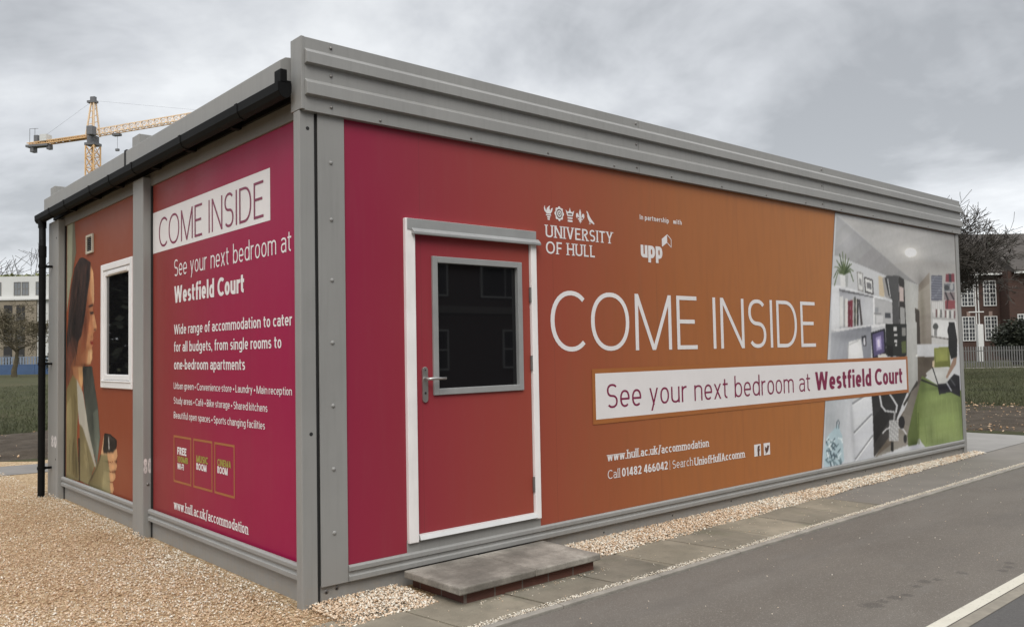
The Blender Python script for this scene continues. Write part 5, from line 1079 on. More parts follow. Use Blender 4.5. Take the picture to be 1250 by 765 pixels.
 ((148, 138, 104),[(4.717,0.508),(4.664,0.386),(4.645,0.388),(4.698,0.51)]),
 ((148, 138, 104),[(4.704,0.468),(4.651,0.346),(4.633,0.348),(4.685,0.47)]),
 ((198, 152, 112),[(4.053,0.606),(3.754,0.659),(3.732,0.594),(3.785,0.549),(4.007,0.524)]),
 ((198, 152, 112),[(3.996,0.512),(3.785,0.539),(3.742,0.51),(3.774,0.46),(3.961,0.436)]),
 ((198, 152, 112),[(3.984,0.417),(3.807,0.447),(3.784,0.396),(3.861,0.351),(3.949,0.346)]),
 ((198, 152, 112),[(3.96,0.324),(3.872,0.34),(3.838,0.283),(3.871,0.243),(3.937,0.245)]),
 ((206, 164, 124),[(4.239,0.571),(4.158,0.748),(4.1,0.779),(4.089,0.738),(4.134,0.597),(4.053,0.589)]),
 ((28, 23, 22),[(4.135,0.777),(3.953,0.781),(3.754,0.739),(3.765,0.671),(3.862,0.621),(4.157,0.595),(4.18,0.628)]),
 ((60, 52, 48),[(4.1,0.765),(3.964,0.77),(3.808,0.732),(3.919,0.728)]),
 ((200, 198, 194),[(4.017,0.749),(3.999,0.634),(3.971,0.636),(3.989,0.751)]),
 ((90, 54, 38),[(3.785,0.549),(3.742,0.56),(3.753,0.532),(3.818,0.533)]),
 ((90, 54, 38),[(3.894,0.442),(3.785,0.463),(3.796,0.438),(3.872,0.434)]),
]
# ------------------------------------------------------------------ the portable building
B = thing('portable_building', 'grey single storey portable building wrapped in magenta and orange printed panels with a red door', 'building')
LX, WY = 9.70, 5.96                                # length of the printed front, width of the side
q = MB()
q.box(.10, .06, .06, LX-.04, WY-.06, 3.16, GREY_DK)
q.build('wall', None, B)
# front and side printed panels (the front one stops round the door opening)
DX0, DX1, DZ0, DZ1 = .74, 1.90, .27, 2.37          # outside of the door frame
q = MB()
q.box(.20, FP, .19, DX0+.02, .055, 2.97, VIN_F); q.box(DX1-.02, FP, .19, LX-.09, .055, 2.97, VIN_F)
q.box(DX0+.02, FP, DZ1-.02, DX1-.02, .055, 2.97, VIN_F)
front = q.build('front_panel', None, B); tag(front, 'printed front panel running from magenta to brown orange with a bedroom photograph at its right end')
# the bare wall under the door sill
boxpart('door_base_board', GREY, B, DX0-.004, FP-.006, .185, DX1+.01, .054, DZ0+.02)
WY0, WY1, WZ0, WZ1 = 3.28, 4.212, 1.216, 2.397     # side window
near = boxpart('side_panel', VIN_S, B, SP, .05, .19, .10, 2.80, 2.97, bevel=0); tag(near, 'printed crimson side panel carrying the white heading and lists')
q = MB()
q.box(SP, 3.06, .19, .10, WY0+.03, 2.97, VIN_S); q.box(SP, WY1-.03, .19, .10, 5.52, 2.97, VIN_S)
q.box(SP, WY0+.03, .19, .10, WY1-.03, WZ0+.03, VIN_S); q.box(SP, WY0+.03, WZ1-.03, .10, WY1-.03, 2.97, VIN_S)
far_ = q.build('side_panel', None, B); tag(far_, 'printed orange side panel with a woman holding a phone and a white window')

# --- prints on the front panel
word_parts('heading_lettering', front, 'COME INSIDE', 2.055, 5.90, 1.478, .467, .075, PRINT_WHITE, gap=.135, space=.30)
q = MB(); flat(q, [(2.49, .905), (8.03, .905), (8.03, 1.338), (2.49, 1.338)], PRINT_ORANGE, d=.0042); flat(q, [(2.525, .942), (7.985, .942), (7.985, 1.302), (2.525, 1.302)], PRINT_WHITE, d=.0046)
q.build('white_banner', None, front, fix=False)
word_parts('banner_lettering', front, 'See your next bedroom at', 2.655, 5.755, 1.022, .192, .085, PRINT_MAROON, d=.0052, gap=.125, space=.33)
word_parts('banner_lettering', front, 'Westfield Court', 5.855, 7.872, 1.022, .192, .19, PRINT_MAROON, d=.0052, gap=.085, space=.26)
q = MB(); write(q, 'UNIVERSITY', 2.023, 2.77, 2.342, .093, .135, PRINT_WHITE, slab=.07, gap=.15); write(q, 'OF HULL', 2.023, 2.556, 2.218, .093, .135, PRINT_WHITE, slab=.07, gap=.15, space=.32)
# the five small emblems: torch, rose, crown, lily, bird
def em(pts, x0, z0, w=.094, h=.106, m=PRINT_WHITE, d=.0012): flat(q, [(x0+a*w, z0+b*h) for a, b in pts], m, d=d)
x, z = 2.010, 2.478
em([(.30,.40),(.05,.60),(.0,.80),(.10,.98),(.16,.74),(.28,.62),(.34,.80),(.50,.92),(.70,1.0),(.60,.80),(.72,.62),(.80,.80),(1.0,.86),(.90,.60),(.72,.40)], x, z)
em([(.22,.36),(.78,.36),(.78,.27),(.22,.27)], x, z); em([(.30,.22),(.72,.22),(.64,.10),(.38,.10)], x, z); em([(.38,.06),(.64,.06),(.62,-.04),(.40,-.04)], x, z)
x = 2.124; n_ = 40
oc = [(.5+.5*math.cos(2*math.pi*k/n_)*(1+.10*math.cos(8*2*math.pi*k/n_)), .5+.5*math.sin(2*math.pi*k/n_)*(1+.10*math.cos(8*2*math.pi*k/n_))) for k in range(n_)]
em(oc, x, z); ci = lambda r: [(.5+r*math.cos(2*math.pi*k/20), .5+r*math.sin(2*math.pi*k/20)) for k in range(20)]
em(ci(.34), x, z, m=PRINT_DARK, d=.0016); em(ci(.25), x, z, d=.0020); em(ci(.15), x, z, m=PRINT_DARK, d=.0024); em(ci(.08), x, z, d=.0028)
x = 2.240
em([(.18,.42),(.0,.86),(.26,.72),(.40,.78),(.50,1.05),(.60,.78),(.74,.72),(1.0,.86),(.82,.42)], x, z); em([(.2,.34),(.8,.34),(.78,.22),(.22,.22)], x, z); em([(.22,.14),(.78,.14),(.78,.0),(.22,.0)], x, z)
em([(.24,.62),(.76,.62),(.74,.52),(.26,.52)], x, z, m=PRINT_DARK, d=.0016)
x = 2.353
em([(.5,1.05),(.62,.80),(.60,.36),(.40,.36),(.38,.80)], x, z); em([(.40,.36),(.30,.62),(.16,.74),(.02,.66),(.0,.46),(.14,.30),(.18,.46),(.28,.44)], x, z); em([(.60,.36),(.70,.62),(.84,.74),(.98,.66),(1.0,.46),(.86,.30),(.82,.46),(.72,.44)], x, z)
em([(.22,.34),(.78,.34),(.78,.24),(.22,.24)], x, z, d=.0016); em([(.42,.24),(.30,.08),(.44,.12),(.5,-.06),(.56,.12),(.70,.08),(.58,.24)], x, z)
x = 2.468
em([(.08,1.0),(.24,.86),(.40,.60),(.64,.36),(.98,.10),(.94,.0),(.70,.10),(.50,.14),(.34,.22),(.20,.40),(.12,.64),(.14,.80),(.04,.84)], x, z); em([(.36,.20),(.40,.20),(.40,.0),(.30,.0),(.36,.06)], x, z); em([(.48,.16),(.52,.16),(.52,.0),(.44,.0),(.48,.05)], x, z)
q.build('university_emblem', None, front, fix=False)
q = MB(); word_parts('partner_lettering', front, 'In partnership', 3.116, 3.502, 2.572, .042, .15, PRINT_WHITE, space=.3); word_parts('partner_lettering', front, 'with', 3.562, 3.681, 2.572, .042, .15, PRINT_WHITE)
write(q, 'upp', 3.118, 3.402, 2.254, .146, .20, PRINT_WHITE, gap=.05)
flat(q, [(3.400, 2.428), (3.472, 2.472), (3.472, 2.400), (3.400, 2.360)], PRINT_WHITE)
for a, b in (((3.474, 2.470), (3.527, 2.432)), ((3.527, 2.432), (3.527, 2.363)), ((3.527, 2.363), (3.474, 2.400))):
    dx, dz = b[0]-a[0], b[1]-a[1]; l_ = math.hypot(dx, dz); nx, nz = -dz/l_*.0035, dx/l_*.0035
    flat(q, [(a[0]+nx, a[1]+nz), (b[0]+nx, b[1]+nz), (b[0]-nx, b[1]-nz), (a[0]-nx, a[1]-nz)], PRINT_WHITE)
q.build('partner_emblem', None, front, fix=False)
word_parts('contact_lettering', front, 'www.hull.ac.uk/accommodation', 2.647, 3.985, .606, .068, .15, PRINT_WHITE, slab=.07, gap=.10)
for t_, a_, b_, z_, w_, k_ in (('Call', 2.647, 2.79, .466, .095, dict(slab=.05)), ('01482 466042', 2.815, 3.396, .466, .17, dict(gap=.09, space=.28)), ('|', 3.424, 3.428, .466, .05, {}), ('Search', 3.463, 3.745, .464, .095, dict(slab=.05)), ('UniofHullAccomm', 3.768, 4.54, .458, .155, dict(slab=.07, gap=.09))):
    word_parts('contact_lettering', front, t_, a_, b_, z_, .069, w_, PRINT_WHITE, **k_)
q = MB(); flat(q, [(4.700, .448), (4.812, .448), (4.812, .560), (4.700, .560)], PRINT_WHITE); flat(q, [(4.862, .446), (4.970, .446), (4.970, .560), (4.862, .560)], PRINT_WHITE)
write(q, 'f', 4.752, 4.792, .450, .094, .24, PRINT_DARK, d=.0028)
em([(.12,.16),(.36,.20),(.14,.36),(.24,.38),(.08,.54),(.20,.54),(.10,.76),(.40,.60),(.50,.58),(.54,.78),(.70,.84),(.80,.76),(.96,.80),(.86,.66),(.78,.40),(.56,.18),(.34,.10)], 4.868, .452, .096, .104, PRINT_DARK, .003)
q.build('social_icon', None, front, fix=False)
# --- printed bedroom photograph and printed woman: flat artwork on the wall
INK_GAIN = .92
mi = Mat('photo_print_ink', (.3, .3, .3), .45, spec=.14)
ai = mi.n('ShaderNodeAttribute', attribute_name='ink')
mi.base(mi.mix(mi.math('MULTIPLY', mi.ramp(mi.noise(26, 5, .65), [(.3, (0, 0, 0)), (.75, (1, 1, 1))]), .08), ai.outputs['Color'], (.10, .09, .08))); mi.bump(mi.noise(.9, 2, .5), .12, .03)
def artwork(name, polys, blobs, side, parent, u0, u1, z0, z1, step, left=None, hair=None):
    """a printed photograph: the outlines are drawn on a fine grid of the sheet, softened, toned and stored as ink colour"""
    nu, nz = int((u1-u0)/step)+1, int((z1-z0)/step)+1
    t, Z = np.meshgrid(np.linspace(0, 1, nu), np.linspace(z0, z1, nz)); ul = left(Z) if left else np.full_like(Z, u0); U = ul+(u1-ul)*t
    C_ = np.zeros((nz, nu, 3)); cov = np.zeros((nz, nu))
    wob = (fbm_(U*1.0, Z, .10, 4)-.5)*.010
    for c, pts in polys:
        P = np.array(pts); m_ = (U > P[:, 0].min()-.03) & (U < P[:, 0].max()+.03) & (Z > P[:, 1].min()-.03) & (Z < P[:, 1].max()+.03)
        if not m_.any(): continue
        w_ = hair(c)*wob[m_] if hair else 0*wob[m_]
        x, y = U[m_]+w_, Z[m_]+w_*.4; ins = np.zeros(len(x), bool); Q = np.roll(P, 1, 0)
        for (xa, ya), (xb, yb) in zip(P, Q):
            if ya == yb: continue
            k = ((ya > y) != (yb > y)) & (x < (xb-xa)*(y-ya)/(yb-ya)+xa); ins ^= k
        r = C_[m_]; r[ins] = c; C_[m_] = r; q = cov[m_]; q[ins] = 1; cov[m_] = q
    if not side: cov[:] = 1
    # soften, weighting by what is covered
    W_ = cov[..., None]+1e-6; A = C_*W_
    def blur(a):
        for ax in (0, 1): p = np.pad(a, [(1, 1) if i == ax else (0, 0) for i in range(a.ndim)], 'edge'); n_ = a.shape[ax]; a = (np.take(p, range(0, n_), ax)+2*np.take(p, range(1, n_+1), ax)+np.take(p, range(2, n_+2), ax))/4
        return a
    for _ in range(2 if side else 1): A, W_ = blur(A), blur(W_)
    C_ = A/W_
    for (u, z, ru, rz, dr, dg, db) in blobs: C_ += np.exp(-((U-u)/ru)**2-((Z-z)/rz)**2)[..., None]*np.array([dr, dg, db])
    g_ = (fbm_(U, Z, .05, 9)-.5)*8+(fbm_(U, Z, .45, 2)-.5)*10; C_ += g_[..., None]
    if hair:                                               # fine strands in the dark hair, weave in the jacket
        dk = np.clip((95-C_.sum(2)/3)/40, 0, 1)*(Z > 1.15); C_ += (dk*(fbm_(U+.15*np.sin(Z*6), Z*.10, .03, 21)-.45)*55)[..., None]*np.array([1, .78, .66])
    C_ = np.clip(C_, 4, 245)/255; L_ = np.where(C_ < .04, C_/12.92, ((C_+.055)/1.055)**2.4); L_ = np.clip((INK_GAIN*1.05 if side else 1.22)*L_**1.07, 0, .8)
    X = U.ravel(); Zr = Z.ravel(); D_ = np.full_like(X, .0011)
    co = np.stack([SP-D_, X, Zr], 1) if side else np.stack([X, FP-D_, Zr], 1)
    I = np.arange(nu*nz).reshape(nz, nu); qd = np.stack([I[:-1, :-1], I[:-1, 1:], I[1:, 1:], I[1:, :-1]], -1).reshape(-1, 4)
    if side: qd = qd[:, ::-1]; qd = qd[(cov.ravel()[qd].sum(1) >= 2)]
    me = bpy.data.meshes.new(name); n_ = len(qd); me.vertices.add(len(co)); me.vertices.foreach_set('co', co.ravel())
    me.loops.add(n_*4); me.loops.foreach_set('vertex_index', qd.ravel().astype(np.int32)); me.polygons.add(n_); me.polygons.foreach_set('loop_start', np.arange(n_, dtype=np.int32)*4); me.polygons.foreach_set('loop_total', np.full(n_, 4, np.int32))
    a = me.attributes.new('ink', 'FLOAT_COLOR', 'POINT'); a.data.foreach_set('color', np.concatenate([L_.reshape(-1, 3), np.ones((nu*nz, 1))], 1).ravel().astype(np.float32))
    me.materials.append(mi.m); me.update(calc_edges=True); o = bpy.data.objects.new(name, me); sc.collection.objects.link(o); o.parent = parent; return o
def fbm_(x, y, s, seed=0):
    def vn(x, y, sd):
        xi, yi = np.floor(x), np.floor(y); fx, fy = x-xi, y-yi; fx = fx*fx*(3-2*fx); fy = fy*fy*(3-2*fy)
        def h(a, b): t = np.sin(a*127.1+b*311.7+sd*74.7)*43758.5453; return t-np.floor(t)
        return (h(xi, yi)*(1-fx)+h(xi+1, yi)*fx)*(1-fy)+(h(xi, yi+1)*(1-fx)+h(xi+1, yi+1)*fx)*fy
    return sum(vn(x/s*2**k, y/s*2**k, seed+k)*.5**k for k in range(4))/1.875
tag(artwork('printed_bedroom_photograph', ROOM, ROOM_TONES, False, front, 5.925, 9.60, .20, 2.945, .0085, lambda z: 5.925+(6.40-5.925)*(z-.2)/2.745), 'printed photograph of a student bedroom with green bed, desk and shelves')
tag(artwork('printed_woman', WOMAN, WOMAN_TONES, True, far_, 3.09, 5.50, .205, 2.945, .0085, None, lambda c: 1.0 if sum(c) < 230 and c[0] > c[2] else .25), 'printed picture of a long haired woman in a khaki jacket holding a phone')

# --- prints on the near side panel
q = MB(); flat(q, [(2.79, 2.368), (.555, 2.368), (.555, 2.712), (2.79, 2.712)], PRINT_WHITE, True); q.build('white_heading_box', None, near, fix=False)
word_parts('heading_lettering', near, 'COME INSIDE', 2.63, .652, 2.403, .245, .072, PRINT_MAROON, True, d=.0024, gap=.135, space=.30)
word_parts('subtitle_lettering', near, 'See your next bedroom at', 2.281, .262, 2.137, .134, .088, PRINT_WHITE, True, gap=.125, space=.33); word_parts('subtitle_lettering', near, 'Westfield Court', 2.281, .958, 1.924, .134, .19, PRINT_WHITE, True, gap=.085, space=.26)
for t, x1, zb in (('Wide range of accommodation to cater', .26, 1.674), ('for all budgets, from single rooms to', .409, 1.536), ('one-bedroom apartments', .953, 1.396)): word_parts('list_lettering', near, t, 2.288, x1, zb, .078, .145, PRINT_WHITE, True, gap=.10, space=.28)
for t, x1, zb in (('Urban green • Convenience store • Laundry • Main reception', .269, 1.241), ('Study areas • Café • Bike storage • Shared kitchens', .613, 1.125), ('Beautiful open spaces • Sports changing facilities', .65, 1.010)): word_parts('list_lettering', near, t, 2.296, x1, zb, .052, .12, PRINT_WHITE, True, gap=.11, space=.2)
q = MB()
for a, b in ((2.299, 1.928), (1.887, 1.520), (1.484, 1.130)): frame(q, b, .508, a, .876, .016, PRINT_ORANGE, True)
q.build('orange_box_outline', None, near, fix=False)
for t_, a_, b_, z_, c_, w_, k_ in (('FREE', 2.219, 2.025, .730, .058, .22, PRINT_WHITE), ('100MB', 2.219, 1.992, .671, .048, .19, PRINT_GREEN), ('WI-FI', 2.219, 2.078, .616, .046, .20, PRINT_WHITE),
        ('MUSIC', 1.826, 1.600, .702, .052, .20, PRINT_GREEN), ('ROOM', 1.826, 1.630, .646, .050, .21, PRINT_WHITE), ('CINEMA', 1.430, 1.192, .711, .048, .20, PRINT_GREEN), ('ROOM', 1.430, 1.248, .657, .050, .21, PRINT_WHITE)):
    word_parts('box_lettering', near, t_, a_, b_, z_, c_, w_, k_, True, gap=.06)
q = MB(); write(q, 'www.hull.ac.uk/accommodation', 2.292, .916, .294, .072, .15, PRINT_WHITE, True, slab=.07, gap=.10); q.build('web_lettering', None, near, fix=False)

# --- steel frame: posts, cover plate, fascia, rails, plinth
def post(name, *b): return boxpart(name, GREY, B, *b, bevel=.006)
pf = post('corner_post', 0, 0, -.05, .100, .078, 2.955)
q = MB(); q.box(.1005, .012, -.04, .1195, .05, 2.95, RUBBER); q.build('post_gap_seal', None, B)
pm = post('middle_post', 0, 2.795, -.05, .076, 3.058, 3.02)
pb = post('corner_post', 0, 5.55, -.05, .10, 5.955, 3.02)
pr = post('corner_post', LX-.10, -.002, -.05, LX, .12, 2.955)
for yy in (2.775, 5.53): q = MB(); q.box(.064, yy, -.02, .0775, yy+.0195, 3.0, RUBBER); q.build('post_gap_seal', None, B)
pl = boxpart('cover_plate', GREY, B, .12, -.004, .112, .302, .007, 2.952, bevel=.002)
for zz in (.42, .80, 1.18, 1.56, 1.94, 2.31, 2.66):
    m_ = MB(); m_.dome((.208, -.0042, zz), (0, -1, 0), .013, .008); m_.build('rivet', GREY, pl, smooth=True)
for o_, pt_, nn in ((pf, (.055, -.0004, 2.85), (0, -1, 0)), (pf, (.062, -.0004, 1.02), (0, -1, 0)), (pb, (-.0004, 5.62, .42), (-1, 0, 0)), (pb, (-.0004, 5.62, 2.82), (-1, 0, 0))):
    m_ = MB(); m_.dome(pt_, nn, .012, .0012, RUBBER); m_.build('bolt_hole', None, o_)
m_ = MB(); m_.dome((.040, 2.7946, .44), (0, -1, 0), .013, .008); m_.build('bolt', SCREW, pm, smooth=True)
# stencilled bay number 80 on the posts
STENCIL = plain('worn_stencil_paint', (.58, .55, .54), .6, var=.3, scale=30)
def stencil(parent, fn, p0, p1, zb, cap):
    polys, L = letters('80', .22, gap=.10); k = (p1-p0)/L; mm = MB()
    for i, (vs, fs) in enumerate(polys): mm.add([fn(p0+v[0]*k, zb+v[1]*cap, .0010+i*.0002) for v in vs], fs, STENCIL)
    mm.build('stencilled_number', None, parent, fix=False)
stencil(pm, lambda a, z_, d: (a, 2.795-d, z_), .006, .072, .530, .125)
stencil(pb, lambda a, z_, d: (-d, a, z_), 5.80, 5.57, .545, .125)
# ribbed fascia over the front: one folded profile run along the whole length
prof = [(-.03, 2.950), (-.03, 3.040), (-.060, 3.046), (-.058, 3.118), (-.03, 3.142), (-.03, 3.230), (-.060, 3.236), (-.058, 3.302), (-.03, 3.326), (-.03, 3.396), (.09, 3.396), (.09, 2.950)]
q = MB(); q.extrude(prof, .0225, LX+.012, lambda p, z_, t: (t, p, z_), GREY)
# flat left end of the fascia, in line with the corner post
q.box(0, -.031, 2.957, .0226, .105, 3.398, GREY)
fas = q.build('fascia', None, B, bevel=.002)
for xx in (.20, 3.05, 6.07):
    for zz in (3.362, 3.188, 2.995): m_ = MB(); m_.dome((xx, -.0305, zz), (0, -1, 0), .011, .008); m_.build('screw', SCREW, fas, smooth=True)
for k in range(13):
    m_ = MB(); m_.dome((.55+k*.74, -.0305, 2.972), (0, -1, 0), .009, .008); m_.build('screw', SCREW, fas, smooth=True)
for xx in (3.08, 6.10): q = MB(); q.box(xx, -.0310, 2.951, xx+.004, -.028, 3.395); q.build('joint_line', GREY_DK, fas)
# bottom rails: a rounded upper lip, a groove and a lower lip
rp = [(0, .212), (-.012, .210), (-.020, .200), (-.020, .176), (-.008, .168), (-.008, .152), (-.020, .145), (-.020, .116), (0, .110)]
q = MB(); q.extrude(rp, .3035, LX-.1015, lambda p, z_, t: (t, p+.004, z_)); q.box(.302, .0041, .110, LX-.1015, .055, .189); q.build('bottom_rail', GREY, B, bevel=.002)
rs = [(p, z_+.030) for p, z_ in rp]
for a, b in ((.080, 2.774), (3.06, 5.529)):
    q = MB(); q.extrude(rs, a, b, lambda p, z_, t: (SP-.022+p*1.2, t, z_)); q.box(SP-.0219, a, .142, .098, b, .218); q.build('bottom_rail', GREY, B, bevel=.002)
q = MB(); q.box(.102, .020, -.08, LX-.102, .10, .112); q.build('plinth', GREY, B)
for a, b in ((.079, 2.793), (3.06, 5.548)):
    q = MB(); q.box(.072, a, -.08, .14, b, .143); q.build('plinth', GREY, B)
for a, b in ((.165, .075), (.235, .085), (.165, .005), (.235, .015)): m_ = MB(); m_.dome((a, .0198, b), (0, -1, 0), .015, .004, SCREW); m_.dome((a-.003, .0160, b-.003), (0, -1, 0), .007, .002, RUBBER); m_.build('frame_bolt', None, B, smooth=True)
for k in range(9): m_ = MB(); m_.dome((2.6+k*.86, .0198, .055+.012*(k % 3)), (0, -1, 0), .008, .002, RUBBER); m_.build('bolt_hole', None, B)
# roof deck, eaves trim, gutter
q = MB(); q.box(.08, .05, 3.16, LX-.04, WY-.05, 3.30); q.build('roof', GREY_DK, B)
q = MB()
for a, b in ((.13, 3.06), (3.12, 5.93)):
    q.extrude([(-.056, 3.152), (-.056, 3.280), (-.02, 3.304), (.10, 3.318), (.10, 3.152)], a, b, lambda p, z_, t: (p, t, z_))
q.build('eaves_trim', GREY, B, bevel=.003)
for ya, yb in ((2.80, 2.98), (5.58, 5.76)): q = MB(); q.box(-.03, ya, 3.28, .14, yb, 3.385); q.build('roof_upstand', GREY, B, bevel=.004)
q = MB(); q.box(.062, .079, 2.945, .12, 5.94, 3.09); q.build('eaves_beam', GREY_SHADE, B, bevel=.003)
q = MB(); q.box(.040, .079, 3.055, .0615, 5.94, 3.16); q.build('eaves_shade_board', BLACK_PVC, B)  # black board added as the dark shadow below the gutter
q = MB(); q.box(-.045, .10, 3.120, .0995, 5.93, 3.1515); q.build('eaves_shade_soffit', BLACK_PVC, B)  # soffit coloured black to carry the shade under the eaves
gp = [(p, z_-.024) for p, z_ in [(-.030, 3.138), (-.030, 3.085), (-.042, 3.056), (-.070, 3.044), (-.098, 3.056), (-.114, 3.085), (-.116, 3.138), (-.110, 3.138), (-.107, 3.088), (-.093, 3.062), (-.070, 3.052), (-.047, 3.062), (-.036, 3.088), (-.036, 3.138)]]
q = MB(); q.extrude(gp, .035, 6.10, lambda p, z_, t: (p, t, z_))
endp = gp[:7]
for yy in (.035, 6.093): q.extrude(endp, yy-.001, yy+.008, lambda p, z_, t: (p, t, z_))
gut = q.build('gutter', BLACK_PVC, B)
for yy in (.62, 1.62, 2.72, 3.35, 3.95, 4.85, 5.45):
    m_ = MB(); m_.extrude([(-.026, 3.1385), (-.026, 3.075), (-.044, 3.050), (-.070, 3.039), (-.099, 3.051), (-.118, 3.082), (-.1195, 3.141), (-.112, 3.141), (-.112, 3.1385), (-.1168, 3.137), (-.115, 3.084), (-.098, 3.055), (-.070, 3.043), (-.041, 3.055), (-.0292, 3.082), (-.0292, 3.1385)], yy, yy+.04, lambda p, z_, t: (p, t, z_-.024))
    m_.build('gutter_bracket', BLACK_PVC, gut)
for yy in (.9, 1.7, 2.45, 3.4, 4.1, 4.95):
    m_ = MB(); m_.box(-.029, yy, 3.03, .0395, yy+.06, 3.09); m_.build('gutter_support', BLACK_PVC, gut, bevel=.004)
q = MB(); q.box(-.10, .036, 3.116, -.0565, .12, 3.195); q.build('gutter_stop_end', BLACK_PVC, B, bevel=.004)
q = MB(); q.box(-.054, 3.0605, 3.154, .09, 3.1195, 3.296); q.build('trim_joint', RUBBER, B)
pts = [(-.072, 5.93, 3.06), (-.072, 5.93, 2.98), (-.075, 5.91, 2.92), (-.094, 5.82, 2.80), (-.098, 5.80, 2.74), (-.098, 5.795, 2.6), (-.098, 5.795, .012)]
q = MB(); q.tube(pts, .036, 16); q.tube([(-.098, 5.795, 2.62), (-.098, 5.795, 2.74)], .041, 16); q.tube([(-.072, 5.93, 2.96), (-.072, 5.93, 3.058)], .043, 16)
pipe = q.build('downpipe', BLACK_PVC, B, smooth=False)
for zz in (2.52, 1.45, .32):
    m_ = MB(); m_.tube([(-.098, 5.795, zz-.016), (-.098, 5.795, zz+.016)], .042, 16); m_.box(-.07, 5.775, zz-.012, 0.0, 5.815, zz+.012); m_.build('pipe_clip', BLACK_PVC, pipe)

# --- door
q = MB()
q.box(DX0, -.020, DZ0, DX0+.075, .054, DZ1); q.box(DX1-.055, -.020, DZ0, DX1, .054, DZ1); q.box(DX0+.075, -.020, DZ1-.09, DX1-.055, .054, DZ1)
dfm = q.build('door_frame', WHITE_PAINT, B, bevel=.004)
q = MB(); q.box(DX0+.012, -.0245, DZ1-.075, DX1-.004, -.0205, DZ1-.002); q.build('frame_head_plate', ALU, dfm, bevel=.001)
q = MB(); q.extrude([(-.0206, DZ1-.060), (-.050, DZ1-.088), (-.050, DZ1-.104), (-.044, DZ1-.108), (-.0206, DZ1-.100)], DX0+.045, DX1+.022, lambda p, z_, t: (t, p, z_)); q.build('drip_cap', ALU, dfm, bevel=.002)
ex0, ex1, ez0, ez1 = DX0+.079, DX1-.059, DZ0+.045, DZ1-.100
PX0, PX1, PZ0, PZ1 = .985, 1.730, 1.235, 2.105      # pane opening
q = MB()
q.box(ex0, .002, ez0, PX0, .045, ez1); q.box(PX1, .002, ez0, ex1, .045, ez1); q.box(PX0, .002, ez0, PX1, .045, PZ0); q.box(PX0, .002, PZ1, PX1, .045, ez1)
door = q.build('door', VIN_F, B); tag(door, 'printed red door leaf with a large dark pane')
q = MB(); q.box(PX0-.001, .022, PZ0-.001, PX1+.001, .030, PZ1+.001); q.build('pane', GLASS_DK, door)
q = MB(); t_ = .028
for b in ((PX0-t_, PZ0-t_, PX0+.014, PZ1+t_), (PX1-.014, PZ0-t_, PX1+t_, PZ1+t_), (PX0+.014, PZ0-t_, PX1-.014, PZ0+.014), (PX0+.014, PZ1-.014, PX1-.014, PZ1+t_)): q.box(b[0], -.014, b[1], b[2], .0215, b[3])
q.build('glazing_frame', ALU, door, bevel=.003)
q = MB(); q.extrude([(0, DZ0+.048), (-.018, DZ0+.040), (-.030, DZ0+.012), (-.022, DZ0+.008), (.002, DZ0+.018)], DX0+.083, DX1-.040, lambda p, z_, t: (t, p, z_)); q.build('weather_bar', plain('bright_aluminium_sill', (.62, .62, .61), .3, .3, .05, 5), door, bevel=.001)
q = MB(); q.box(DX0+.078, -.006, DZ0+.004, DX1-.058, .03, DZ0+.036); q.build('door_bottom_seal', RUBBER, door)
q = MB(); hx = .888
q.extrude([(hx+.022*math.cos(a), 1.375+.022*math.sin(a)) for a in np.linspace(0, math.pi, 9)]+[(hx+.022*math.cos(a), 1.185+.022*math.sin(a)) for a in np.linspace(math.pi, 2*math.pi, 9)], .0018, -.010, lambda p, z_, t: (p, t, z_), STEEL_BR)
q.build('handle_plate', None, door, bevel=.002)
q = MB(); q.tube([(hx, -.008, 1.318), (hx, -.050, 1.318), (hx+.012, -.060, 1.318), (hx+.05, -.060, 1.320), (hx+.135, -.056, 1.318)], [.011, .010, .010, .0095, .009], 12, STEEL_BR); q.dome((hx, -.010, 1.225), (0, -1, 0), .009, .004, RUBBER); q.dome((hx, -.010, 1.375), (0, -1, 0), .005, .002, RUBBER)
q.build('handle', None, door, smooth=True)
for zz in (.52, 1.40, 1.90):
    q = MB(); q.tube([(DX1-.060, -.010, zz-.055), (DX1-.060, -.010, zz+.055)], .008, 10); q.box(DX1-.066, -.006, zz-.05, DX1-.040, .001, zz+.05); q.build('hinge', SCREW, door)

# --- side window and vent
q = MB(); t_ = .062
for b in ((WY0, WZ0, WY0+t_, WZ1), (WY1-t_, WZ0, WY1, WZ1), (WY0+t_, WZ0, WY1-t_, WZ0+t_+.01), (WY0+t_, WZ1-t_, WY1-t_, WZ1)): q.box(.060, b[0], b[1], .112, b[2], b[3])
win = q.build('window', WHITE_PVC, B, bevel=.006)
q = MB(); a0, a1, c0, c1 = WY0+t_+.004, WY1-t_-.004, WZ0+t_+.014, WZ1-t_-.004; s_ = .052
for b in ((a0, c0, a0+s_, c1), (a1-s_, c0, a1, c1), (a0+s_, c0, a1-s_, c0+s_), (a0+s_, c1-s_, a1-s_, c1)): q.box(.068, b[0], b[1], .108, b[2], b[3])
q.build('sash', WHITE_PVC, win, bevel=.006)
q = MB(); q.box(.087, a0+s_-.004, c0+s_-.004, .092, a1-s_+.004, c1-s_+.004); q.build('pane', GLASS_DK, win)
q = MB(); q.box(.058, a0+.10, c1-.045, .0675, a1-.16, c1-.018); q.build('trickle_vent', WHITE_PVC, win, bevel=.003)
q = MB(); q.box(.052, WY0+.03, WZ0+.060, .0595, WY1-.03, WZ0+.070); q.build('sill', WHITE_PVC, win, bevel=.003)
q = MB(); VY0, VY1, VZ0, VZ1 = 4.50, 4.73, 2.555, 2.745
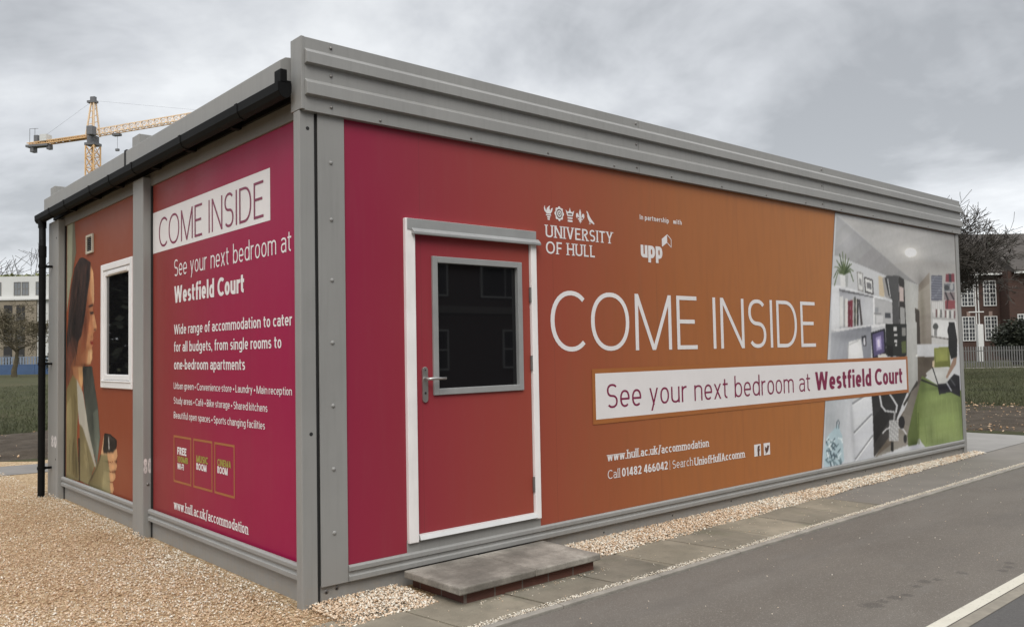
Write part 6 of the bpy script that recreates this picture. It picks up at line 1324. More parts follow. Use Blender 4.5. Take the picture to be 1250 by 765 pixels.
for b in ((VY0, VZ0, VY0+.028, VZ1), (VY1-.028, VZ0, VY1, VZ1), (VY0+.028, VZ0, VY1-.028, VZ0+.024), (VY0+.028, VZ1-.024, VY1-.028, VZ1)): q.box(.060, b[0], b[1], .0775, b[2], b[3])
vent = q.build('vent', plain('cream_vent_plastic', (.46, .42, .34), .5, var=.06), B, bevel=.002)
q = MB(); q.box(.076, VY0+.028, VZ0+.024, .0778, VY1-.028, VZ1-.024, RUBBER)
for k in range(7): zz = VZ0+.034+k*.019; q.add([(.063, VY0+.028, zz), (.063, VY1-.028, zz), (.0745, VY1-.028, zz+.012), (.0745, VY0+.028, zz+.012)], [(0, 1, 2, 3)], SCREW)
q.build('louvre', None, vent)
# ------------------------------------------------------------------ ground
def sheet(name, pts, z, m, kind='structure'):
    q = MB(); q.add([(x, y, z) for x, y in pts], [tuple(range(len(pts)))]); o = q.build(name, m, fix=False); tag(o, kind=kind); return o
def vnoise(x, y, s, seed=0):
    xs, ys = x/s, y/s; xi, yi = np.floor(xs), np.floor(ys); fx, fy = xs-xi, ys-yi; fx = fx*fx*(3-2*fx); fy = fy*fy*(3-2*fy)
    def hsh(a, b):
        t = np.sin(a*127.1+b*311.7+seed*74.7)*43758.5453; return t-np.floor(t)
    return (hsh(xi, yi)*(1-fx)+hsh(xi+1, yi)*fx)*(1-fy)+(hsh(xi, yi+1)*(1-fx)+hsh(xi+1, yi+1)*fx)*fy
def fbm(x, y, s, seed=0): return sum(vnoise(x, y, s/2**k, seed+k)*.5**k for k in range(4))/1.875
m = Mat('lawn_turf', (.08, .09, .035), .95, spec=.15)
a = m.noise(.25, 6, .6); b = m.noise(3.5, 6, .7); c_ = m.noise(40, 4, .7)
c = m.ramp(a, [(.35, (.042, .050, .020)), (.52, (.058, .062, .027)), (.68, (.090, .078, .042))])
c = m.mix(m.ramp(b, [(.45, (0, 0, 0)), (.7, (1, 1, 1))]), c, (.085, .070, .042)); c = m.mix(m.math('MULTIPLY', c_, .5), c, (.03, .032, .014))
m.base(c); m.bump(m.noise(22, 5, .7), .9, .06); TURF = m.m
sheet('lawn', [(-600, -600), (700, -600), (700, 700), (-600, 700)], -.030, TURF)
m = Mat('bare_soil', (.08, .06, .045), .95, spec=.15)
c = m.ramp(m.noise(2.2, 7, .68), [(.3, (.040, .031, .023)), (.55, (.075, .060, .045)), (.75, (.125, .105, .082))])
c = m.mix(m.ramp(m.noise(60, 4, .7), [(.66, (0, 0, 0)), (.72, (1, 1, 1))]), c, (.22, .20, .17))
m.base(c); m.bump(m.noise(9, 6, .7), 1.0, .08); SOIL = m.m
def bumpy(name, x0, x1, y0, y1, nx, ny, amp, m, edge, seed, base=-.026):
    X, Y = np.meshgrid(np.linspace(x0, x1, nx), np.linspace(y0, y1, ny)); h = fbm(X, Y, 1.1, seed)*.7+fbm(X, Y, .35, seed+9)*.3
    e = np.minimum.reduce([(X-x0), (x1-X), (Y-y0), (y1-Y)]); w = np.clip((e-edge*fbm(X, Y, 1.7, seed+5))/edge, 0, 1)
    Z = base+(h*amp+.012)*w-.03*(1-w)
    vs = np.stack([X.ravel(), Y.ravel(), Z.ravel()], 1); fs = [(j*nx+i, j*nx+i+1, (j+1)*nx+i+1, (j+1)*nx+i) for j in range(ny-1) for i in range(nx-1)]
    me = bpy.data.meshes.new(name); me.from_pydata(vs.tolist(), [], fs); me.materials.append(m); me.polygons.foreach_set('use_smooth', [True]*len(fs)); o = bpy.data.objects.new(name, me); sc.collection.objects.link(o); tag(o, kind='structure'); return o
bumpy('mud', -6, 7, 9.8, 15.8, 150, 75, .16, SOIL, .6, 3)
bumpy('mud', 12.6, 20.5, -8, 9, 90, 190, .10, SOIL, 1.0, 8)
# asphalt road with patches, specks and faint stains
WET = [(2.44, -2.21, 0.14), (2.56, -2.23, 0.07), (2.68, -2.24, 0.1), (2.78, -2.26, 0.08), (3.01, -2.22, 0.07), (3.15, -2.21, 0.09), (3.25, -2.25, 0.07), (3.52, -2.29, 0.08), (3.76, -2.46, 0.07), (3.88, -2.45, 0.07), (4.0, -2.41, 0.07)]
m = Mat('asphalt', (.07, .067, .062), .82, spec=.3)
c = m.ramp(m.noise(.8, 6, .6), [(.3, (.104, .091, .077)), (.7, (.136, .120, .101))])
c = m.mix(m.ramp(m.noise(170, 3, .6), [(.35, (1, 1, 1)), (.5, (0, 0, 0))]), c, (.076, .067, .057))
c = m.mix(m.math('MULTIPLY', m.ramp(m.noise(120, 3, .6), [(.57, (0, 0, 0)), (.66, (1, 1, 1))]), .6), c, (.26, .24, .21))
c = m.mix(m.math('MULTIPLY', m.ramp(m.noise(.45, 5, .7, (.25, 1, 1)), [(.5, (0, 0, 0)), (.68, (1, 1, 1))]), .4), c, (.18, .168, .15))
c = m.mix(m.math('MULTIPLY', m.ramp(m.noise(1.9, 5, .65, (.35, 1, 1)), [(.52, (0, 0, 0)), (.72, (1, 1, 1))]), .35), c, (.082, .075, .068))
c = m.mix(m.math('MULTIPLY', m.ramp(m.noise(6, 4, .6, (.6, 1, 1)), [(.60, (0, 0, 0)), (.70, (1, 1, 1))]), .25), c, (.15, .142, .13))
# damp blotches trodden across the road
for (x_, y_, r_) in WET:
    vd = m.n('ShaderNodeVectorMath', operation='DISTANCE'); vd.inputs[1].default_value = (x_, y_, -.012); m.l(m.coord(), vd.inputs[0])
    k_ = m.math('ADD', m.math('DIVIDE', vd.outputs['Value'], r_*.75), m.math('MULTIPLY', m.math('SUBTRACT', m.noise(55, 3, .65, (.5, 1, 1)), .5), 1.5))
    c = m.mix(m.math('MULTIPLY', m.ramp(k_, [(.42, (1, 1, 1)), (.75, (0, 0, 0))]), .42), c, (.034, .031, .028))
m.base(c); m.bump(m.noise(130, 3, .6), .5, .006); ASPH = m.m
KS = .013
def yl(y, x): return y+KS*x
sheet('road', [(-40, yl(-1.02, -40)), (-40, -16), (160, -16), (160, yl(-1.02, 160))], -.012, ASPH)
CONC = plain('pale_kerb_concrete', (.24, .222, .192), .9, var=.25, scale=5, bump=.3)
q = MB()
for k in range(30):
    x0 = -8+k*.915; x1 = x0+.908; q.add([(x, yl(y, x), z_) for (x, y, z_) in ((x0,-1.015,-.1),(x1,-1.015,-.1),(x1,-.962,-.1),(x0,-.962,-.1),(x0,-1.015,.004),(x1,-1.015,.004),(x1,-.962,.004),(x0,-.962,.004))], [(0,3,2,1),(4,5,6,7),(0,1,5,4),(1,2,6,5),(2,3,7,6),(3,0,4,7)])
tag(q.build('kerb', CONC, bevel=.004), kind='structure')
# paving slabs, each laid a hair out of true
m = Mat('paving_slab_concrete', (.17, .165, .14), .85, spec=.3)
c = m.ramp(m.noise(1.4, 6, .62), [(.3, (.135, .122, .096)), (.5, (.185, .166, .134)), (.72, (.265, .235, .19))])
c = m.mix(m.math('MULTIPLY', m.ramp(m.noise(7, 6, .7), [(.5, (0, 0, 0)), (.7, (1, 1, 1))]), .45), c, (.085, .082, .068))
c = m.mix(m.math('MULTIPLY', m.ramp(m.noise(2.6, 4, .6), [(.58, (0, 0, 0)), (.74, (1, 1, 1))]), .6), c, (.13, .135, .088))
c = m.mix(m.math('MULTIPLY', m.ramp(m.noise(150, 3, .6), [(.56, (0, 0, 0)), (.66, (1, 1, 1))]), .35), c, (.30, .28, .24))
ix = m.n('ShaderNodeTexWhiteNoise', noise_dimensions='1D'); m.l(m.math('FLOOR', m.math('DIVIDE', m.math('ADD', m.sep()[0], 5.85), .625)), ix.inputs['W'])
c = m.mix(1.0, c, m.ramp(ix.outputs['Value'], [(0, (.74, .74, .72)), (1, (1.22, 1.2, 1.12))]), 'MULTIPLY')
m.base(c); m.bump(m.noise(90, 4, .6), .3, .006); SLAB = m.m
q = MB()
for k in range(24):
    x0 = -5.82+k*.625; x1 = x0+.606; sk = .05; t1, t2 = random.uniform(-.003, .003), random.uniform(-.003, .003)
    if x0 > 5.3: break
    vs = []
    for z_ in (-.06, .006):
        for x, y in ((x0+sk, -.915), (x1+sk, -.915), (x1-.02, -.30), (x0-.02, -.30)): vs.append((x, yl(y, x), z_+(t1 if x < x0+.3 else t2)*(z_ > 0)))
    q.add(vs, [(0,3,2,1),(4,5,6,7),(0,1,5,4),(1,2,6,5),(2,3,7,6),(3,0,4,7)])
tag(q.build('paving', SLAB, bevel=.004), kind='structure')
sheet('path', [(5.42, yl(-.915, 5.42)), (12.6, yl(-.93, 12.6)), (12.6, -.06), (9.9, -.02), (5.36, -.16)], -.002, plain('smooth_path_asphalt', (.155, .140, .120), .85, var=.12, scale=3, bump=.3))
sheet('concrete_path', [(9.78, -.10), (12.7, -.02), (12.9, 26), (9.78, 26)], .003, plain('pale_path_concrete', (.21, .20, .185), .85, var=.14, scale=1.5, bump=.2))
sheet('joint_bed', [(-8, yl(-.97, -8)), (12, yl(-.97, 12)), (12, yl(-.25, 12)), (-8, yl(-.25, -8))], -.004, plain('slab_joint_grit', (.20, .175, .135), .95, var=.45, scale=14))
# white line and the pale strip beside it
m = Mat('worn_road_paint', (.55, .52, .44), .7)
c = m.ramp(m.noise(60, 5, .7), [(.30, (.16, .15, .13)), (.40, (.50, .475, .40))]); c = m.mix(m.math('MULTIPLY', m.ramp(m.noise(5, 5, .6), [(.4, (0, 0, 0)), (.7, (1, 1, 1))]), .3), c, (.34, .31, .25)); m.base(c)
def strip(name, ya, yb, z, mt): return sheet(name, [(-10, yl(ya, -10)), (60, yl(ya, 60)), (60, yl(yb, 60)), (-10, yl(yb, -10))], z, mt)
strip('road_marking', -2.70, -2.625, -.006, m.m)
strip('edging_strip', -2.78, -2.705, -.007, plain('sandy_edging_concrete', (.20, .18, .145), .9, var=.2, scale=12))
strip('road_edge', -6.6, -2.784, -.0075, plain('dark_new_asphalt', (.072, .068, .064), .85, var=.18, scale=60, bump=.4))
# gravel: ground sheet in the gravel's own colours, then loose chips over it
m = Mat('gravel_ground', (.35, .27, .18), .95, spec=.2)
v = m.n('ShaderNodeTexVoronoi'); v.inputs['Scale'].default_value = 60; m.l(m.coord(), v.inputs['Vector'])
sv = m.n('ShaderNodeSeparateColor'); m.l(v.outputs['Color'], sv.inputs[0])
c = m.ramp(sv.outputs[0], [(0, (.21, .135, .068)), (.35, (.40, .275, .15)), (.7, (.54, .41, .255)), (1, (.65, .55, .39))])
c = m.mix(m.math('MULTIPLY', m.noise(1.3, 5, .6), .5), c, (.33, .205, .112))
m.base(c); m.bump(v.outputs['Distance'], 1.0, .02); m.b.inputs['Roughness'].default_value = .95; GRAVG = m.m
def gx(y): return 0.0
gl = [(-14, -.45), (.16, -.40), (.16, 6.2), (2.5, 6.2)]
gl += [(2.5, 9.7)]+[(2.5-k*.6, 10.1+.5*math.sin(k*1.7)+.25*math.sin(k*4.1)) for k in range(1, 28)]+[(-14, 10)]
sheet('gravel_bed', gl, .000, GRAVG)
sheet('gravel_bed', [(.16, -.395), (9.75, -.045), (9.75, .06), (.16, .06)], .0015, GRAVG)
sheet('concrete_pad', [(-.35, 8.2), (2.4, 7.9), (2.4, 9.0), (-.1, 9.3)], .005, plain('damp_grey_concrete', (.15, .138, .125), .8, var=.15, scale=2))
m = Mat('gravel_chip', (.4, .3, .2), .85, spec=.3)
at_ = m.n('ShaderNodeAttribute', attribute_name='tone'); c = m.ramp(at_.outputs['Fac'], [(0, (.25, .160, .092)), (.18, (.36, .230, .130)), (.5, (.54, .375, .240)), (.75, (.63, .49, .355)), (.9, (.69, .60, .48)), (1, (.74, .70, .61))]); m.base(c); CHIP = m.m
def chips(name, P, size, tone, label, cat):
    n = len(P); base = np.array([(1,0,0),(-1,0,0),(0,1,0),(0,-1,0),(0,0,1),(0,0,-1)], float)
    tri = np.array([(0,2,4),(2,1,4),(1,3,4),(3,0,4),(2,0,5),(1,2,5),(3,1,5),(0,3,5)])
    s = size[:, None]*rng.uniform(.45, 1.0, (n, 3))*np.array([1.15, .8, .55]); v = base[None]*s[:, None, :]*rng.uniform(.7, 1.2, (n, 6, 1))
    q = rng.normal(size=(n, 4)); q[:, 1:3] *= .35; q /= np.linalg.norm(q, axis=1)[:, None]; w, x, y, z = q.T
    Rm = np.stack([1-2*(y*y+z*z), 2*(x*y-z*w), 2*(x*z+y*w), 2*(x*y+z*w), 1-2*(x*x+z*z), 2*(y*z-x*w), 2*(x*z-y*w), 2*(y*z+x*w), 1-2*(x*x+y*y)], 1).reshape(n, 3, 3)
    v = np.einsum('nij,nkj->nki', Rm, v)+P[:, None, :]
    f = tri[None]+6*np.arange(n)[:, None, None]
    me = bpy.data.meshes.new(name); me.vertices.add(n*6); me.vertices.foreach_set('co', v.ravel()); nf = n*8
    me.loops.add(nf*3); me.loops.foreach_set('vertex_index', f.ravel().astype(np.int32)); me.polygons.add(nf)
    me.polygons.foreach_set('loop_start', np.arange(nf, dtype=np.int32)*3); me.polygons.foreach_set('loop_total', np.full(nf, 3, np.int32))
    a = me.attributes.new('tone', 'FLOAT', 'FACE'); a.data.foreach_set('value', np.repeat(tone, 8).astype(np.float32))
    me.materials.append(CHIP); me.update(calc_edges=True); me.validate()
    o = bpy.data.objects.new(name, me); sc.collection.objects.link(o); return tag(o, label, cat, kind='stuff')
def scatter(n, x0, x1, y0, y1): return rng.uniform(x0, x1, n), rng.uniform(y0, y1, n)
x, y = scatter(150000, -3.4, .13, -.55, 10.2)
dist = np.hypot(x-CAM.x, y-CAM.y); ang = np.degrees(np.arctan2(y-CAM.y, x-CAM.x))
edge = -.44+.06*fbm(x, y, .4, 2)
keep = (ang < 84) & (ang > 30) & (rng.uniform(size=len(x)) < np.clip(1.55-dist*.095, .22, 1)) & (y > edge) & ~((x > .0) & (y > -.0)) & ~((x > .06) & (y > .1))
keep &= ~((x > -.3) & (y > 8.25) & (y < 9.1) & (rng.uniform(size=len(x)) < .93))
x, y = x[keep], y[keep]; sz = .0056+.0095*rng.random(len(x))**1.7; near_wall = np.exp(-np.maximum(-x, 0)/.26)*(y > .1)
tone = np.clip(rng.normal(.58, .21, len(x))+(fbm(x, y, .9, 5)-.5)*.55+(fbm(x, y, .22, 8)-.5)*.35+near_wall*.34-.05, 0, 1)
zz = rng.uniform(-.001, .012, len(x))+.05*np.exp(-np.maximum(-x, 0)/.12)*(y > .2)*fbm(x, y, .5, 6)
P1 = (np.stack([x, y, zz], 1), sz, tone)
x, y = scatter(46000, .02, 10.0, -.50, .03); edge = -.46+.034*x+.07*(fbm(x, y, .35, 12)-.5)
stepm = (x > .66) & (x < 1.92) & (y > -.64)
keep = (y > edge) & ~stepm & (rng.uniform(size=len(x)) < np.clip(1.3-x*.06, .5, 1)); x, y = x[keep], y[keep]
prof_ = np.clip((y-(-.46+.034*x))/.12, 0, 1)
P2 = (np.stack([x, y, rng.uniform(0, .012, len(x))+.018*prof_], 1), .0065+.012*rng.random(len(x))**1.7, np.clip(rng.normal(.76, .19, len(x))+.018*x+(fbm(x, y, .5, 15)-.5)*.4, 0, 1))
x, y0_ = rng.uniform(-1.2, 12, 9500), rng.uniform(-.960, -.916, 9500); keep = rng.uniform(size=9500) < np.clip(fbm(x, y0_, .25, 33)*2.2-.1, 0, 1); x, y0_ = x[keep], y0_[keep]
P3 = (np.stack([x, y0_+KS*x, rng.uniform(-.004, .008, len(x))], 1), rng.uniform(.004, .009, len(x)), np.clip(rng.normal(.97, .07, len(x)), 0, 1))
# strays on the slabs, by the step and on the road
x, y = scatter(260, -.5, 9, -.93, -.3); x2, y2 = scatter(90, .2, 7, -2.4, -1.0); x3, y3 = scatter(90, .8, 1.95, -.66, -.59)
x, y = np.concatenate([x, x2, x3]), np.concatenate([y, y2, y3]); k = ~((x > .69) & (x < 1.88) & (y > -.585)); x, y = x[k], y[k]
P4 = (np.stack([x, y, np.full(len(x), .008)], 1), rng.uniform(.004, .0085, len(x)), np.clip(rng.normal(.85, .12, len(x)), 0, 1))
Pp, Ss, Tt = (np.concatenate([p[i] for p in (P1, P2, P3, P4)]) for i in range(3))
chips('gravel', Pp, Ss, Tt, 'pale tan loose gravel chips spread round the building and along its foot', 'gravel')
# clods and stones lying on the bare soil
x, y = scatter(900, -3, 6, 10.2, 15); x2, y2 = scatter(1500, 12.8, 20, -4, 8)
P = np.stack([np.concatenate([x, x2]), np.concatenate([y, y2]), np.full(2400, .035)], 1)
chips('stones', P, rng.uniform(.012, .05, 2400), np.clip(rng.normal(.25, .3, 2400), 0, 1), 'small scattered stones and clods on the bare soil', 'stones')
# grass blades on the lawns seen past both ends of the building
def blades(regions, label):
    V, F = [], []
    for (n, fx) in regions:
        for _ in range(n):
            x, y = fx(); h = random.uniform(.03, .11); a = random.uniform(0, 6.28); w = random.uniform(.004, .012); b = random.uniform(-.05, .05), random.uniform(-.05, .05)
            i = len(V); z = -.028; V += [(x-w*math.cos(a), y-w*math.sin(a), z), (x+w*math.cos(a), y+w*math.sin(a), z), (x+b[0], y+b[1], z+h)]; F.append((i, i+1, i+2))
    me = bpy.data.meshes.new('grass'); me.from_pydata(V, [], F); me.materials.append(plain('grass_blade', (.056, .062, .025), .8, var=.5, scale=.8)); o = bpy.data.objects.new('grass', me); sc.collection.objects.link(o); tag(o, label, 'grass', kind='stuff')
def ray_pt(a0, a1, d0, d1):
    def f():
        d = d0+(d1-d0)*random.random()**1.6; a = R(random.uniform(a0, a1)); return CAM.x+d*math.cos(a), CAM.y+d*math.sin(a)
    return f
blades([(15000, ray_pt(75, 82, 19.8, 60)), (26000, ray_pt(15, 23, 21, 60))], 'short rough winter grass on the lawns behind the building')

# ------------------------------------------------------------------ doorstep
STEP = plain('weathered_step_concrete', (.16, .148, .128), .85, var=.35, scale=4.5, bump=.35)
ms = Mat('step_slab', (.16, .15, .13), .85, spec=.3)
c = ms.ramp(ms.noise(3.2, 6, .65), [(.3, (.105, .095, .082)), (.46, (.165, .15, .128)), (.60, (.26, .238, .205)), (.72, (.37, .345, .30))])
c = ms.mix(ms.math('MULTIPLY', ms.ramp(ms.noise(90, 4, .65), [(.52, (0, 0, 0)), (.66, (1, 1, 1))]), .35), c, (.07, .064, .056))
zf = ms.sep()[2]; ed = ms.math('MULTIPLY', ms.ramp(zf, [(.070, (0, 0, 0)), (.108, (1, 1, 1))]), .0); ms.base(c); ms.bump(ms.noise(70, 4, .6), .35, .006)
mb_ = Mat('red_brick', (.2, .08, .06), .85, spec=.3)
bt = mb_.n('ShaderNodeTexBrick'); bt.offset = .5; bt.inputs['Scale'].default_value = 1; bt.inputs['Brick Width'].default_value = .225; bt.inputs['Row Height'].default_value = .078; bt.inputs['Mortar Size'].default_value = .006
bt.inputs['Color1'].default_value = (.155, .062, .042, 1); bt.inputs['Color2'].default_value = (.115, .050, .038, 1); bt.inputs['Mortar'].default_value = (.20, .175, .15, 1)
s3 = mb_.sep(); cx = mb_.n('ShaderNodeCombineXYZ'); mb_.l(mb_.math('ADD', s3[0], s3[1]), cx.inputs[0]); mb_.l(mb_.math('ADD', s3[2], .004), cx.inputs[1]); mb_.l(cx.outputs[0], bt.inputs['Vector'])
mb_.base(mb_.mix(mb_.math('MULTIPLY', mb_.noise(30, 4, .7), .6), bt.outputs['Color'], (.085, .05, .042))); mb_.bump(mb_.noise(80, 4, .6), .4, .006)
T = thing('doorstep', 'low doorstep of two weathered grey slabs on a course of red brick under the door', 'doorstep', (1.285, -.30, 0))
q = MB(); q.box(-.53, -.265, -.02, .575, .275, .071); q.build('brick_base', mb_.m, T, bevel=.003)
q = MB(); q.box(-.0065, -.30, .0720, .0005, .26, .112); q.build('joint_mortar', CONC, T)
q = MB(); q.box(-.605, -.315, .0715, -.007, .262, .117); q.build('slab', ms.m, T, bevel=.008)
q = MB(); q.box(.001, -.312, .0715, .600, .262, .1155); q.build('slab', ms.m, T, bevel=.008)

# ------------------------------------------------------------------ trees and bushes
BARK = plain('grey_brown_bark', (.050, .042, .034), .9, var=.3, scale=9, stretch=(1, 1, .3))
BARK_OLIVE = plain('olive_brown_twigs', (.088, .072, .042), .9, var=.3, scale=3)
LEAF_DK = plain('dark_evergreen_leaf', (.020, .024, .013), .75, var=.5, scale=1.2)
LEAF_OLIVE = plain('olive_winter_leaf', (.095, .082, .042), .8, var=.4, scale=1.2)
def bare_tree(name, label, loc, H, spread, seed, levels=5, kids=4, bark=BARK, trunk_h=.3, tr=.035, twig=.010, leaf=None, nleaf=0, lsize=.1, group='bare winter trees round the site', droop=0.0, cat='tree', wide=1.0):
    rn = random.Random(seed); T = thing(name, label, cat, loc, 0, group); tb, cb = MB(), MB(); tips = []
    def grow(p, d, l, r, lv):
        pts = [p]; n = 4 if lv < 3 else 3
        for i in range(n):
            d = (d+Vector((rn.gauss(0, .16), rn.gauss(0, .16), rn.gauss(0, .10)+(.05 if lv < 3 else -droop)))).normalized(); pts.append(pts[-1]+d*l/n)
        rr = [max(r*(1-.55*i/n), twig*.5) for i in range(n+1)]
        (tb if lv == 0 else cb).tube(pts, rr, 7 if lv == 0 else 5 if lv < 3 else 3, cap=False)
        if lv >= levels: tips.append(pts[-1]); return
        k = kids+(1 if lv == 0 else 0)+(rn.random() < .5)
        for j in range(k):
            t = rn.uniform(.45 if lv else .75, 1.0); f = t*n; i = min(int(f), n-1); q_ = pts[i].lerp(pts[i+1], f-i)
            ax = Vector((rn.gauss(0, 1), rn.gauss(0, 1), rn.gauss(0, .55))).normalized(); nd = (d*(.62 if lv else .7)+ax*spread).normalized()
            if lv < 2: nd.z = abs(nd.z)*.8+.12; nd.normalize()
            grow(q_, nd, l*rn.uniform(.55, .8)*(1.25 if lv == 0 else 1), max(r*.42*rn.uniform(.8, 1.2), twig*.5), lv+1)
    grow(Vector((0, 0, -.05)), Vector((rn.gauss(0, .05), rn.gauss(0, .05), 1)).normalized(), H*trunk_h, H*tr, 0)
    zs_ = sorted(p[2] for p in cb.v); k_ = H/zs_[int(len(zs_)*.985)]; tips = [p*k_ for p in tips]
    for w_ in (tb, cb): w_.v = [(p[0]*k_*wide, p[1]*k_*wide, p[2]*k_) for p in w_.v]
    tips = [Vector((p.x*wide, p.y*wide, p.z)) for p in tips]
    tb.build('trunk', bark, T, smooth=True, fix=False); cr_ = cb.build('crown', bark, T, fix=False)
    if leaf and nleaf:
        lb = MB()
        for _ in range(nleaf):
            p = tips[rn.randrange(len(tips))]+Vector((rn.gauss(0, .25), rn.gauss(0, .25), rn.gauss(0, .25))); a = Vector((rn.gauss(0, 1), rn.gauss(0, 1), rn.gauss(0, 1))).normalized()*lsize; b = a.cross(Vector((rn.gauss(0, 1), rn.gauss(0, 1), rn.gauss(0, 1)))).normalized()*lsize*.5
            lb.add([p-a, p+b, p+a, p-b], [(0, 1, 2, 3)])
        lb.build('foliage', leaf, T, fix=False)
    return T
def bush(name, label, loc, W, D_, H, n, leaf, size, seed, cat='bush', group='dark evergreen bushes beyond the lawns'):
    rn = random.Random(seed); T = thing(name, label, cat, loc, 0, group); lb, sb = MB(), MB()
    lobes = [(rn.uniform(-.3, .3)*W, rn.uniform(-.3, .3)*D_, rn.uniform(.3, .68)*H, rn.uniform(.22, .36)) for _ in range(11)]
    for cx_, cy2, cz, rr in lobes: sb.tube([(cx_*.2, cy2*.2, -.05), (cx_*.6, cy2*.6, cz*.5), (cx_, cy2, cz)], [.05*H/3, .035*H/3, .012], 5, cap=False)
    for _ in range(n):
        cx_, cy2, cz, rr = lobes[rn.randrange(11)]; v_ = Vector((rn.gauss(0, 1), rn.gauss(0, 1), rn.gauss(0, 1))).normalized()*rn.uniform(.45, 1.08)
        p = Vector((cx_+v_.x*rr*W, cy2+v_.y*rr*D_, max(cz+v_.z*rr*H, .02))); a = Vector((rn.gauss(0, 1), rn.gauss(0, 1), rn.gauss(0, .6))).normalized()*size*rn.uniform(.6, 1.3); b = a.cross(Vector((rn.gauss(0, 1), rn.gauss(0, 1), rn.gauss(0, 1)))).normalized()*size*.5
        lb.add([p-a, p+b, p+a, p-b], [(0, 1, 2, 3)])
    lb.build('foliage', leaf, T, fix=False); sb.build('stems', BARK, T, fix=False); return T
FACE = YAW-math.pi/2                                  # far things that face the camera's way
bare_tree('bare_tree', 'large bare dark branched tree in front of the red brick building past the far end', (39.1, 12.45, -.03), 7.6, .62, 23, 6, 4, BARK, .20, .019, .011, LEAF_DK, 300, .07, droop=-.03, wide=1.12)
bare_tree('bare_tree', 'bare tree showing only its top twigs above the brown tiled roof ridge', (119.4, 34.8, -.03), 15.5, .8, 9, 4, 4, BARK, .42, .02, .05)
bare_tree('bare_tree', 'olive brown twiggy tree on the lawn in front of the blue hoarding', (16.0, 90.0, -.03), 6.8, .85, 21, 6, 3, BARK_OLIVE, .24, .022, .022, LEAF_OLIVE, 1500, .09, wide=1.15)
bare_tree('bare_tree', 'tall thin bare tree rising beyond the roof of the white topped flats', (26.8, 158, -.03), 19.5, .7, 31, 4, 4, BARK, .4, .018, .07)
bush('evergreen_bush', 'dark evergreen bush behind the grey palisade fence', (61.9, 16.6, -.03), 3.4, 2.6, 3.3, 5200, LEAF_DK, .13, 3)
bush('evergreen_bush', 'low dark bush beside the blue hoarding by the black downpipe', (22.6, 99.5, -.03), 3.6, 2.5, 3.0, 1500, LEAF_DK, .2, 13)
bush('added_dark_hedge', 'tall dark evergreen hedge added out of view to darken the side window reflection', (-8.5, 25, -.03), 9, 3, 7.5, 9000, LEAF_DK, .22, 17, 'hedge', None)  # unseen hedge, added so the side pane mirrors something dark instead of sky

# ------------------------------------------------------------------ far buildings
BRICK_FAR = Mat('dark_red_brickwork', (.1, .05, .04), .9, spec=.2)
m = BRICK_FAR; bt = m.n('ShaderNodeTexBrick'); bt.inputs['Scale'].default_value = 1; bt.inputs['Brick Width'].default_value = .225; bt.inputs['Row Height'].default_value = .075; bt.inputs['Mortar Size'].default_value = .008
bt.inputs['Color1'].default_value = (.085, .040, .030, 1); bt.inputs['Color2'].default_value = (.060, .032, .026, 1); bt.inputs['Mortar'].default_value = (.10, .085, .072, 1)
s3 = m.sep(); cx = m.n('ShaderNodeCombineXYZ'); m.l(m.math('ADD', s3[0], s3[1]), cx.inputs[0]); m.l(s3[2], cx.inputs[1]); m.l(cx.outputs[0], bt.inputs['Vector'])
m.base(m.mix(m.math('MULTIPLY', m.noise(.6, 5, .6), .6), bt.outputs['Color'], (.045, .030, .026))); BRICK_FAR = m.m
ROOFT = plain('dark_brown_roof_tile', (.050, .042, .036), .85, var=.3, scale=1.5, stretch=(1, 1, 6))
WHITEJ = plain('white_sash_paint', (.62, .62, .60), .5, var=.06)
STONE = plain('pinkish_keystone', (.26, .19, .16), .85, var=.15)
def sash_window(parent, x0, z0, x1, z1, y=0.0, nx=4, nz=6, glassm=GLASS_FAR, fm=WHITEJ, t=.07, bar=.035):
    q = MB()
    for b in ((x0, z0, x0+t, z1), (x1-t, z0, x1, z1), (x0+t, z0, x1-t, z0+t), (x0+t, z1-t, x1-t, z1)): q.box(b[0], y-.05, b[1], b[2], y+.04, b[3])
    for k in range(1, nx): xx = x0+(x1-x0)*k/nx; w_ = bar*(2.2 if nx == 4 and k == 2 else 1); q.box(xx-w_/2, y-.030, z0+t, xx+w_/2, y+.02, z1-t)
    for k in range(1, nz): zz_ = z0+(z1-z0)*k/nz; w_ = bar*(1.8 if k == nz//2 else 1); q.box(x0+t, y-.033, zz_-w_/2, x1-t, y+.018, zz_+w_/2)
    w = q.build('window', fm, parent); q = MB(); q.box(x0+t*.6, y-.012, z0+t*.6, x1-t*.6, y+.005, z1-t*.6); q.build('pane', glassm, w); return w
H1 = thing('brick_building', 'dark red brick building with white sash windows and a brown roof beyond the palisade fence', 'building', (77.1, 25.4, -.03), FACE)
q = MB(); q.box(-26, .03, 0, 3.1, 10, 7.7); q.box(3.1, -1.4, 0, 22, 10, 7.7); q.build('wall', BRICK_FAR, H1)
q = MB(); q.extrude([(-.45, 7.55), (-.45, 7.75), (5, 11.75), (10.5, 7.75), (10.5, 7.55)], -26.4, 3.4, lambda p, z_, t: (t, p, z_)); q.extrude([(-1.9, 7.55), (-1.9, 7.75), (5, 11.74), (10.5, 7.74), (10.5, 7.56)], 3.4, 22, lambda p, z_, t: (t, p, z_)); q.build('roof', ROOFT, H1)
q = MB(); q.box(-26.4, -.52, 7.45, 3.4, -.38, 7.6); q.build('eaves_gutter', WHITEJ, H1)
for k in range(-9, 2):
    xa = 1.66+k*1.96
    if xa > 2: continue
    sash_window(H1, xa, 4.75, xa+1.13, 7.0); sash_window(H1, xa, 1.70, xa+1.13, 3.86)
    q = MB(); q.box(xa+.42, -.03, 3.88, xa+.72, .02, 4.28); q.build('keystone', STONE, H1)
